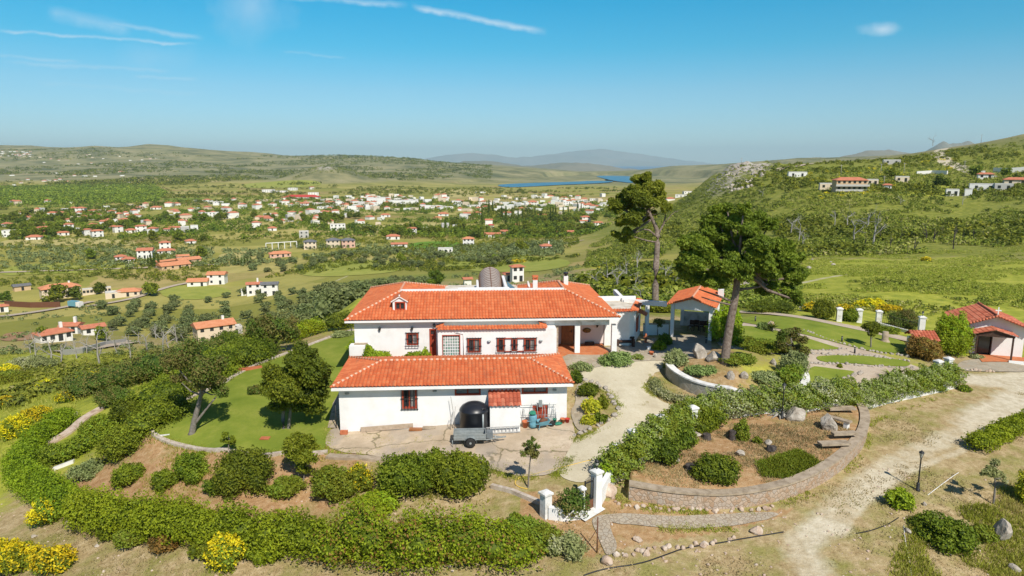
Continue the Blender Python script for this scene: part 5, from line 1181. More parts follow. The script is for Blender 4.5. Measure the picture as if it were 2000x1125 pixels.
# fence of pillars along the garden road
FP = [(1566, 607, 'white capped fence pillar among yellow broom, leftmost beside the garden road', .6), (1638, 628, 'white capped fence pillar between broom and green shrub by the garden road', 1.45), (1677, 630, 'white capped fence pillar left of the round topiary tree', 1.45), (1715, 633, 'white capped fence pillar with the iron fence on its right', 1.45), (1798, 655, 'white capped pillar with black lantern behind the gate shelter', 1.9)]
pp = [pillar(u, v, hq, .5, lb, lamp=(u == 1798), rz=-.25) for u, v, lb, hq in FP]
a = on(1718, 636); b = on(1790, 655); fe = empty('iron_fence', a, math.atan2(b.y - a.y, b.x - a.x), 'black wrought iron railing between white pillars behind the garden road', 'fence'); L = (b - a).length; dzf = (b.z - a.z) / L; mb = MB()
for k in range(int(L / .22)): x = .1 + k * .22; mb.tube([(x, 0, .3 + dzf * x), (x, 0, 1.3 + dzf * x)], .018, 4)
for z in (.42, 1.2): mb.bar((0, 0, z), (L, 0, z + dzf * L), .03)
mb.build('railing', iron, fe); mb = MB(); mb.bar((0, 0, .05), (L, 0, .05 + dzf * L), .25, .5); mb.build('plinth', whitew, fe)
# ---------------- edging stones
RKM = {}
for m_ in (rockw, rockp):
    RKM[m_.name] = []
    for i in range(6):
        mb = MB(); mb.rock((0, 0, 0), 1, 1, 1, i * 13 + 5, sub=2); o = mb.build('edging_stone', m_); RKM[m_.name].append(o.data); bpy.data.objects.remove(o)
def stones(name, pts, s, m, label, step=1.25, seed=1, jit=.12, lift=.0, sparse=1.0):
    P = [Vector(p[:2]) for p in pts]; rn = random.Random(seed); mb = MB(); acc = 0
    for a, b in zip(P[:-1], P[1:]):
        d = (b - a).length; t = acc
        while t < d:
            if rn.random() < sparse:
                p = a + (b - a) * (t / d); q = s * rn.uniform(.7, 1.3); p = p + Vector((rn.uniform(-1, 1), rn.uniform(-1, 1))) * jit
                o = link(bpy.data.objects.new('edging_stone', rn.choice(RKM[m.name]))); o.location = (p.x, p.y, GZ(p.x, p.y) + q * .2 + lift); o.scale = (q * .62, q * .55, q * .5); o.rotation_euler.z = rn.uniform(0, 6.3)
                tag(o, label, 'stone', label.replace(' stone of', ' stones of'))
            t += s * step
        acc = t - d
stones('stone_edging', smooth(path_px([(1590,692),(1640,694),(1700,697),(1775,706)])), .3, rockw, 'pale stone of the row above the narrow lower lawn', seed=2)
stones('stone_edging', smooth(path_px([(1585,711),(1640,712),(1700,717),(1780,720)])), .28, rockw, 'pale stone of the row below the narrow lower lawn', seed=3)
stones('stone_edging', smooth(path_px([(1570,645),(1600,658),(1640,671),(1700,687),(1770,696)])), .26, rockw, 'small stone of the row below the big upper lawn', seed=4)
stones('stone_edging', smooth(path_px([(1500,680),(1560,684),(1620,686),(1655,682)])), .22, rockw, 'small stone of the row below the middle lawn', seed=5)
stones('stone_edging', smooth(path_px([(1680,729),(1645,745),(1615,758),(1596,770)])), .34, rockw, 'pale stone of the row right of the dark lowest lawn', seed=6)
stones('stone_edging', smooth(path_px([(1180,960),(1215,990),(1300,996),(1400,998),(1500,994),(1520,990)])), .24, rockp, 'rough stone of the row below the rubble retaining wall, above the paved path', seed=7, sparse=.9)
stones('stone_edging', smooth(path_px([(1208,1086),(1260,1078),(1330,1070),(1400,1058),(1440,1048)])), .26, rockp, 'rough stone of the lowest row, beside the black hose', seed=8, sparse=.9)
stones('stone_edging', smooth(path_px([(1132,745),(1165,748),(1192,772),(1207,795),(1196,820),(1160,836),(1110,856)])), .34, rockw, 'white stone of the ring round the flower bed right of the lower building', seed=9, sparse=.85)
stones('stone_edging', smooth(path_px([(1878,722),(1900,724),(1945,727)])), .28, rockp, 'pink stone of the row below the chapel forecourt', seed=10)
wallstrip(smooth(path_px([(690,646),(640,662),(570,688),(505,712),(455,737),(440,748)]), 2), .34, .16, edging_m, 'path_kerb', label='pale concrete kerb path along the back of the left lawn', cat='kerb')
wallstrip(smooth(path_px([(440,748),(400,766),(365,782),(320,802),(294,822),(290,842),(320,862),(375,876),(440,881),(560,886),(640,884)]), 2), .3, .14, edging_m, 'stone_kerb', label='curved stone kerb round the front of the left lawn', cat='kerb')
wallstrip(smooth(path_px([(95,870),(140,845),(165,820),(200,800)]), 2), .7, .25, rockp, 'rock_kerb', label='rough stone kerb between the left hedge and the shrubs', cat='kerb')
wallstrip(path_px([(960,952),(1000,962),(1055,985)]), .22, .2, edging_m, 'stone_kerb', label='short stone kerb running to the isolated pillar', cat='kerb')
wallstrip(smooth(path_px([(640,892),(700,895),(770,900),(830,905)]), 1), .5, .12, conc, 'concrete_kerb', label='broken concrete kerb along the lower edge of the yard', cat='kerb')
wallstrip(path_px([(105,918),(145,903)]), .25, .2, whitew, 'white_kerb', label='short white kerb beside the left hedge', cat='kerb')
# ---------------- boulders
def boulder(u, v, wpx, hpx, label, m=None, seed=1, name='boulder', z=0):
    p = on(u, v); k = pxm(p); mb = MB(); rx = wpx / k / 2; rz = hpx / k / 1.55; mb.rock((0, 0, rz * .45), rx * 1.06, rx * .85, rz, seed, sub=3)
    return mb.build(name, m or rockw, loc=p, label=label, cat='rock')
for a in [(1552,817,44,27,'tan boulder beside the lamp post in the raised bed',rockw,3),(1617,838,36,36,'tall white boulder beside the stone bench',rockw,8),(1368,698,34,34,'tall grey-white rock standing before the carport court',rockw,12),
          (1392,703,36,20,'low white rock beside the pine trunk',rockw,14),(1428,740,18,18,'white rock in the round planter, centre front',rockw,15),(1453,738,20,14,'pale rock in the round planter, right of centre',rockw,16),(1510,712,14,14,'white upright rock at the right of the round planter',rockw,17),
          (1954,1050,38,44,'pale jagged boulder in the grass at lower right',rockw,21),(1478,1040,26,16,'squared pale block lying near the black hose',rockp,22),(68,1049,14,6,'small grey rock on dry ground above the yellow broom',rockw,23),(147,813,12,12,'small white boulder beside the left hedge',rockw,24),
          (190,1067,10,6,'small grey rock under the front hedge',rockw,25),(1322,902,12,9,'small white rock behind the big round bush in the bed',rockw,26),(1362,850,18,7,'flat white rock beside the tree stumps',rockw,27),(1506,880,26,14,'dark burnt rock heap in the raised bed',burnt,28),(1446,888,24,12,'small white rocks left of the green grass patch',rockw,29),(1500,866,18,8,'low pale rock right of the small pine sapling',rockw,30),
          (1262,1084,16,12,'pinkish stone heap at the foot of the paved path',rockp,31),(1186,1100,26,18,'flat pink stone at the end of the paved path',rockp,32),(1245,1056,22,12,'pale broken stones on the small terrace',rockp,33),(1773,1040,18,10,'flat pale rock beside the low green shrub',rockw,34),(1980,1115,24,16,'pale stone in the bottom right corner',rockw,35),(1806,987,10,8,'small white stone behind the round bush',rockw,36),
          (1190,964,36,26,'heap of pink rubble beside the gate wall',rockp,37),(1128,986,10,8,'small stone by the climbing plant',rockw,38),(1280,700,8,12,'small white stone in the court by the round topiary',rockw,39),(1565,712,10,10,'small pale rock left of the narrow lower lawn',rockw,40),(1505,636,14,10,'pinkish rock beside the small palm on the middle lawn',rockp,41),
          (1893,763,8,5,'small dark rock at the hedge end by the road',burnt,42)]: boulder(*a)
def stump(u, v, r, hh_, label): t = empty('tree_stump', on(u, v), 0, label, 'stump', 'burnt stumps in the raised bed'); mb = MB(); mb.lathe([(r * 1.4, -.1), (r * 1.1, .06), (r, hh_), (r * .7, hh_ + .02)], 12, sm=False); mb.build('trunk', burnt, t)
for a in ((1340, 862, .24, .28, 'burnt tree stump in the raised bed, leftmost of a row'), (1380, 857, .24, .3, 'burnt tree stump in the raised bed beside the flat white rock'), (1430, 858, .2, .55, 'tall dark stump left of the pine sapling'), (1349, 918, .3, .3, 'wide burnt stump behind the big round bush')): stump(*a)
mb = MB(); pb = on(1522, 812); 
for k in range(9): a = 6.283 * k / 9 + .3; mb.tube([(0, 0, .2), (.35 * math.cos(a), .3 * math.sin(a), .1), (.8 * math.cos(a), .6 * math.sin(a), -.04)], [.1, .07, .02], 6)
mb.build('dead_root', deadw, loc=pb, label='grey dead root stump at the foot of the raised bed lamp post', cat='root')
def yd(u, Y, dz=0): X = fp(u, 825, Y)[0]; p = hw(X, Y, 0); return Vector((p.x, p.y, GZ(p.x, p.y) + .06 + dz))
# ================================================================ yard clutter
ta = yd(900, -2.86); tr = empty('trailer', ta, R(2.5), 'galvanised two-wheeled box trailer with black tyre parked before the black tank', 'trailer')
TL, TW = 1.95, .92                                    # box: x from -.45 .. TL-.45
x0, x1 = -.42, TL - .5; z0, z1 = .42, .80
mb = MB(); mb.box(x0, x1, 0, TW, z0, z0 + .03); mb.build('bed', galv, tr)
def corr(mb, a0, a1, y, z0, z1, ax='x'):
    for k in range(4):
        za = z0 + (z1 - z0) * k / 4; zb = z0 + (z1 - z0) * (k + 1) / 4; o = .02 if k % 2 else 0
        if ax == 'x': mb.box(a0, a1, y - .015 - o, y + .015 - o, za, zb)
        else: mb.box(y - .015 - o, y + .015 - o, a0, a1, za, zb)
for y in (0, TW): mb = MB(); corr(mb, x0, x1, y, z0, z1); mb.build('side_panel', galv, tr)
mb = MB(); corr(mb, 0.02, TW - .02, x0, z0, z1, 'y'); mb.build('tail_panel', galv, tr); mb = MB(); corr(mb, 0.02, TW - .02, x1, z0, z1, 'y'); mb.build('front_panel', galv, tr)
for y in (-.12, TW + .12):
    t2 = MB(); t2.lathe([(.17, -.08), (.27, -.08), (.29, -.04), (.29, .04), (.27, .08), (.17, .08)], 24); ty = t2.build('tyre', rubber, tr); ty.location = (.55, y, .29); ty.rotation_euler = (R(90), 0, 0)
    t2 = MB(); t2.lathe([(.17, -.05), (.17, .05), (.1, .07), (.04, .09)], 16); t2.build('rim', galv, ty)
    mb = MB(); pts = [(.55 + .36 * math.cos(a), y - .1, .29 + .36 * math.sin(a)) for a in [math.pi * k / 8 for k in range(9)]]; q = [(p[0], y + .1, p[2]) for p in pts]; mb.add(pts + q, [(i, i + 1, 10 + i, 9 + i) for i in range(8)]); mb.build('mudguard', galv, tr)
mb = MB(); mb.bar((x1, .1, z0 - .04), (x1 + .95, TW / 2, z0 - .04), .06); mb.bar((x1, TW - .1, z0 - .04), (x1 + .95, TW / 2, z0 - .04), .06); mb.bar((x1 + .9, TW / 2, z0 - .04), (x1 + 1.2, TW / 2, z0), .07); mb.build('drawbar', galv, tr)
mb = MB(); mb.tube([(x1 + .55, TW / 2, 0), (x1 + .55, TW / 2, .5)], .03, 6); mb.build('jockey_stand', galv, tr)
mb = MB(); mb.tube([(x0 - .08, .0, 0), (x0 - .08, 0, .42)], .02, 5); mb.build('prop_stand', galv, tr)
mb = MB(); mb.box(x1 + .04, x1 + .42, .25, .8, z0, z0 + .34); mb.build('grey_bag', simple('grey_cloth', [(.13, .15, .16), (.22, .24, .25)], 5), label='grey sack on the trailer drawbar', cat='sack', loc=(0, 0, 0)); o_ = bpy.data.objects['grey_bag']; o_.location = ta; o_.rotation_euler.z = R(2.5)
# ladders leaning against the shed front
for j, (dy, zz) in enumerate(((0, .06),)):
    a = yd(950, -1.45); b = yd(1016, -1.42); ld = empty('ladder', a, math.atan2(b.y - a.y, b.x - a.x), 'pale aluminium ladder on its side against the white shed', 'ladder'); L = (b - a).length * 1.0
    for z in (.06, .42): mb = MB(); mb.bar((-.15, 0, z), (L, 0, z + .06), .05, .06); mb.build('rail', alum, ld)
    for k in range(9): x = .1 + (L - .25) * k / 8; mb = MB(); mb.bar((x, .01, .08), (x, .01, .42), .035); mb.build('rung', alum, ld)
# planks, boards
a = yd(704, -.18); b = yd(806, -.12); mb = MB(); mb.bar((a.x, a.y, a.z + .16), (b.x, b.y + .12, b.z + .2), .05, .3); mb.build('plank', simple('pale_timber', [(.36, .27, .19), (.5, .40, .30)], 5), label='long pale plank on edge at the foot of the lower building wall', cat='plank')
mb = MB(); c = yd(671, -.3); mb.box(-.22, .22, -.12, .12, 0, .22); mb.build('clay_block', terracotta, loc=c, label='red clay block at the left corner of the lower building', cat='brick')
mb = MB(); mb.box(-.4, .4, -.15, .15, 0, .12); mb.build('wooden_crate', oakwood, loc=yd(812, -.3), label='small brown box at the right end of the plank', cat='box')
mb = MB(); mb.box(-.4, .4, -.14, .14, 0, .12); mb.build('stone_block', conc, loc=yd(838, -.3), label='grey concrete block against the lower building wall', cat='block')
mb = MB(); mb.box(-.45, .45, -.2, .2, 0, .03); mb.build('pale_board', simple('pale_board_paint', [(.6, .5, .44), (.68, .6, .55)], 5), loc=on(990, 852), rz=.3, label='pale flat board lying on the yard below the ladder', cat='board')
for k, (u, v, l, t_) in enumerate(((884, 848, 2.0, .1), (888, 850, 1.4, -.05), (880, 846, 1.0, -.1))):
    mb = MB(); mb.tube([(0, 0, 0), (t_ * .5, .05, l * .5), (-t_, .1, l)], .018, 5); mb.build('garden_cane', deadw, loc=yd(u, -.5 - .1 * k), label=('tallest thin pole standing left of the black tank', 'middle thin pole standing left of the black tank', 'shortest thin pole standing left of the black tank')[k], cat='pole', group='poles beside the tank')
# barrel, pots, wheelbarrow
B = empty('plastic_barrel', yd(1041, -.75), 0, 'faded blue plastic barrel beside the wheelbarrow', 'barrel'); mb = MB(); mb.lathe([(.2, 0), (.24, .04), (.25, .3), (.22, .36), (.25, .42), (.25, .72), (.22, .8), (.2, .8)], 18); mb.build('drum', bluep, B)
mb = MB(); mb.rock((0, 0, .12), .34, .25, .16, 5, sub=2); mb.build('green_tarpaulin', greenp, loc=yd(1041, -.75, .82), label='crumpled green plastic bag on top of the blue barrel', cat='bag')
def pot(u, v, r, hh_, m, label, Y=None): t = empty('plant_pot', on(u, v) if Y is None else yd(u, Y), 0, label, 'plant pot', 'pots by the lower building'); mb = MB(); mb.lathe([(r * .7, 0), (r * .95, hh_ * .8), (r * 1.1, hh_ * .82), (r * 1.1, hh_), (r * .9, hh_), (r * .85, hh_ * .8)], 16); mb.build('pot', m, t)
pot(1026, 823, .2, .42, terracotta, 'round terracotta pot left of the blue barrel', -.7); pot(1099, 814, .16, .3, terracotta, 'terracotta pot near the right corner of the lower building', -.35); pot(1108, 812, .15, .26, redp, 'red pot on a white block at the lower building corner', -.3); pot(1083, 815, .13, .28, greenp, 'small green pot beside the white downpipe', -.35)
mb = MB(); mb.rock((0, 0, .08), .32, .2, .12, 9, sub=2); mb.build('green_bag', greenp, loc=yd(1091, -.55), label='flattened green plastic bag between the pots', cat='bag')
wb = empty('wheelbarrow', yd(1062, -.95), R(20), 'blue wheelbarrow full of rusty rubbish, single wheel on the right', 'wheelbarrow')
mb = MB(); mb.add([(-.45, -.28, .5), (.35, -.28, .55), (.35, .28, .55), (-.45, .28, .5), (-.3, -.16, .22), (.15, -.16, .22), (.15, .16, .22), (-.3, .16, .22)], [(0, 1, 5, 4), (1, 2, 6, 5), (2, 3, 7, 6), (3, 0, 4, 7), (4, 5, 6, 7)]); mb.build('tray', bluep, wb)
mb = MB(); mb.rock((-.03, 0, .52), .34, .24, .16, 3, sub=2); mb.build('rubbish_load', brownmetal, wb)
ty = MB(); ty.lathe([(.06, -.04), (.17, -.05), (.2, 0), (.17, .05), (.06, .04)], 16); o_ = ty.build('wheel', rubber, wb); o_.location = (.55, 0, .2); o_.rotation_euler = (R(90), 0, 0)
for s_ in (-1, 1): mb = MB(); mb.bar((-1.0, s_ * .28, .48), (.5, s_ * .08, .2), .035); mb.build('handle', bluep, wb); mb = MB(); mb.bar((-.35, s_ * .2, .28), (-.4, s_ * .22, 0), .035); mb.build('leg', bluep, wb)
rk = empty('tool_rack', yd(1052, -.3), HROT, 'tangle of thin iron rods and railings against the wall behind the wheelbarrow', 'rack'); mb = MB(); rn = random.Random(4)
for k in range(15): x = -1.05 + k * .15; mb.tube([(x, -.2, 0), (x + rn.uniform(-.2, .2), .15, rn.uniform(.8, 1.35))], .016, 4)
for z in (.5, 1.15): mb.bar((-1.1, .1, z), (1.1, .1, z), .025)
mb.build('rods', galv, rk); mb = MB(); mb.box(.0, .22, .02, .05, 1.05, 1.5); sp_ = mb.build('shovel_blade', galv, rk)
mb = MB(); c = yd(1086, -.15); mb.tube([(0, 0, 0), (0, 0, .62), (.06, 0, .7)], .025, 6); mb.build('garden_tap_pipe', white, loc=c, label='thin white stand pipe between the green pots', cat='pipe')
c = on(1061, 806); 
# hoses
def hose(uv, r, m, label, name='garden_hose', it=2, lift=.03):
    P = smooth(path_px(uv), it); Z = h(np.array([p[0] for p in P]), np.array([p[1] for p in P])); mb = MB(); mb.tube([(p[0], p[1], float(z) + lift) for p, z in zip(P, Z)], r, 6); return mb.build(name, m, label=label, cat='hose')
hose([(1155,899),(1120,908),(1080,918),(1040,928),(1012,934),(1004,944),(1012,952),(1030,956)], .03, yellowp, 'yellow garden hose curling round the young tree')
hose([(1140,1125),(1180,1112),(1250,1103),(1300,1085),(1340,1070),(1420,1058),(1500,1045),(1530,1040)], .03, blackplastic, 'long black irrigation hose on the dry ground below the terrace')
hose([(1672,1043),(1700,1038),(1735,1025),(1755,1012)], .025, blackplastic, 'short black hose left of the round bush by the road')
hose([(1765,1028),(1768,1060),(1775,1090),(1780,1125)], .02, whitew, 'thin pale rope running to the bottom edge beside the low shrub', 'rope')
hose([(1812,968),(1835,950),(1862,930),(1872,924)], .02, whitew, 'thin pale rope stretched beside the lamp post', 'rope')
for k, (u, v) in enumerate(((1166, 1080),)):
    mb = MB(); mb.tube([(0, 0, -.1), (0, 0, 1.75)], .03, 6); f_ = empty('fence_post', on(u, v), 0, 'thin rusty fence post with a diagonal brace left of the paved path', 'post'); mb.build('post', brownmetal, f_); mb = MB(); mb.bar((0, 0, 1.2), (-.5, .2, .2), .03); mb.build('brace', brownmetal, f_)
mb = MB(); mb.box(-.28, .28, -.2, .2, 0, .05); mb.build('drain_cover', terracotta, loc=on(518, 858, .06), label='small reddish drain cover in the left lawn', cat='cover')
mb = MB(); mb.box(-.9, .9, -.35, .35, 0, .1); mb.build('brick_slab', terracotta, loc=on(489, 722, .06), rz=.45, label='low reddish brick slab beside the kerb of the left lawn', cat='slab')
mb = MB(); mb.box(-.28, .28, -.05, .05, 0, .05); mb.build('white_marker', whitew, loc=on(322, 852, .06), rz=.3, label='small white strip lying at the left end of the lawn', cat='marker')
mb = MB(); mb.tube([(0, 0, -.1), (0, 0, 1.7)], .03, 6); mb.build('iron_stake', iron, loc=on(657, 838), label='thin dark post at the left corner of the lower building', cat='post')
# hydrant-shaped ornament and pots by the annex
def ornament(u, v, label): t = empty('stone_ornament', on(u, v), 0, label, 'ornament'); mb = MB(); mb.lathe([(.16, 0), (.16, .08), (.09, .12), (.12, .35), (.19, .45), (.19, .52), (.08, .55), (.1, .66), (.05, .8), (.01, .86)], 14); mb.build('urn', terracotta, t)
ornament(1261, 670, 'tall terracotta urn at the annex corner')
pot(1272, 694, .18, .3, terracotta, 'dark pot with small plant in the paved court')
mb = MB(); mb.box(-.14, .14, -.1, .1, 0, .28); mb.build('white_block', white, loc=on(1267, 683), label='small white block in the paved court by the clipped bush', cat='block')
# ================================================================ hedges
def hedge(name, uv, w_, hgt, m, label, n_per=230, size=.085, step=.55, seed=1, accent=None, frac=0, jit=.1, pts=None, core=.66, cat='hedge', **kw):
    P = pts or smooth(path_px(uv), 2); L = strip_lobes(P, w_, hgt, step, seed, jit)
    ln = sum(math.hypot(P[i + 1][0] - P[i][0], P[i + 1][1] - P[i][1]) for i in range(len(P) - 1)); n = int(ln * (w_ + 2 * hgt) * n_per * 1.15)
    o = Vector((L[0][0], L[0][1], L[0][2] - hgt * .5)); L2 = [(l[0] - o.x, l[1] - o.y, l[2] - o.z, *l[3:]) for l in L]
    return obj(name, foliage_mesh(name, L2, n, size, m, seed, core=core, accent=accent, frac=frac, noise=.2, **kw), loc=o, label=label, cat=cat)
hedge('clipped_hedge', [(150,1022),(230,1038),(330,1050),(430,1062),(540,1074),(640,1084)], 1.9, 1.75, lf_hedge, 'long clipped green hedge along the bottom left of the garden', seed=2, jit=.2)
hedge('clipped_hedge', [(640,1088),(720,1098),(800,1104),(880,1104),(950,1096),(1000,1088)], 2.3, 1.9, lf_hedge, 'rougher green hedge with reddish brown shoots at bottom centre', seed=3, accent=lf_rust, frac=.3, jit=.38)
hedge('clipped_hedge', [(142,822),(112,842),(80,866),(52,895),(42,925),(60,955),(95,980),(140,1008)], 1.8, 1.45, lf_hedge, 'thick clipped green hedge curving round the far left corner', seed=4, jit=.2)
_a, _b = shift(bwl, .12), shift(bwl, .42); nq_ = int(len(bwl) * .80); hp = _a[:nq_] + _b[nq_:]
hedge('jasmine_hedge', None, 1.6, 1.6, lf_white, 'long pale flowering jasmine hedge on the white boundary wall', seed=5, pts=hp[2:], n_per=320, jit=.16, tlo=.1)
hedge('climbing_plant', [(1084,1014),(1106,1014),(1128,1010)], .95, 1.35, lf_bronze, 'climbing plant with orange green leaves spilling over the wall left of the gate', seed=6, n_per=260, cat='climber', core=.6)
hedge('climbing_plant', [(1178,958),(1188,946)], .6, 1.3, lf_vine, 'green climber on the wall just right of the lantern gate pillar', seed=7, n_per=260, cat='climber', core=.6)
hedge('oleander_row', [(205,905),(240,880),(290,845),(335,812)], 2.4, 1.5, lf_mid, 'loose row of dark green oleanders inside the left hedge', seed=8, jit=.3)
hedge('oleander_row', [(300,800),(360,770),(410,748),(445,728)], 3.2, 1.9, lf_mid, 'long bank of green shrubs behind the left lawn kerb', seed=9, jit=.3, size=.1, n_per=150)
hedge('oleander_row', [(90,905),(120,905),(160,885),(200,860)], 1.5, 1.2, lf_mid, 'low green shrubs between the left hedge and the rough stone kerb', seed=10, jit=.3)
hedge('shrub_bank', [(150,775),(220,755),(300,740),(380,720),(430,700)], 3.5, 2.0, lf_bronze, 'brownish green thicket on the slope beyond the left lawn', seed=11, jit=.35, size=.11, n_per=120)
hedge('shrub_bank', [(430,690),(480,690),(520,700),(470,720)], 3.0, 1.6, lf_dark, 'dark green bushes under the old tree on the left', seed=12, jit=.35, size=.1, n_per=150)
hedge('clipped_hedge', [(556,672),(580,664),(605,656),(628,650)], 1.8, 1.5, lf_vine, 'yellowish clipped hedge behind the curved kerb path', seed=13, n_per=200)
hedge('clipped_hedge', [(640,648),(660,644),(684,640)], 2.0, 1.7, lf_dark, 'dark green hedge beside the yellowish one, left of the villa roof', seed=14, n_per=180)
hedge('boxwood_row', [(1905,884),(1925,872),(1950,858),(1985,842),(2020,828)], 1.3, .95, lf_hedge, 'row of rounded boxwood bushes beside the dirt road at right', seed=15)
hedge('flower_border', [(1282,748),(1278,765),(1300,780),(1340,789),(1380,795),(1420,798)], .9, .55, lf_grey, 'grassy flower border curving round the foot of the round planter', seed=16, size=.07)
hedge('trailing_plants', [(1520,758),(1540,752),(1556,742)], 1.0, 1.2, lf_broomg, 'green plants trailing over the right end of the round planter wall', seed=17, cat='plant')
hedge('shrub_bank', [(1470,612),(1500,610),(1540,612)], 2.0, 1.2, lf_dark, 'dark shrubs beside the garden road under the pine', seed=18)
# ================================================================ single bushes
def bush(u, vb, wpx, hpx, m, label, name='bush', seed=None, size=.085, dens=240, accent=None, frac=0, cat='bush', flat=1.0, core=.66, yd=.85, group=None, **kw):
    seed = seed if seed is not None else int(u * 7 + vb)
    p = on(u, vb - wpx * .17); k = pxm(p); rx = wpx / k / 2; hz = max(.62 * hpx, hpx - .12 * wpx) / k; ry = rx * yd
    if p.y > 70: size = max(size, 2.0 / k)
    L = lobes_bush(rx, ry, hz, 8, seed); n = int(min(16000, max(150, (rx * ry * 3.2 + (rx + ry) * hz * 3.2) * dens * (.085 / size) ** 1.6)))
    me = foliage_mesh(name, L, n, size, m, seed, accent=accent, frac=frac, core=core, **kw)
    return obj(name, me, loc=p - Vector((0, 0, .05)), label=label, cat=cat, group=group)
Yb = dict(accent=lf_yel, frac=.85, asz=.07, name='broom_bush', cat='broom')
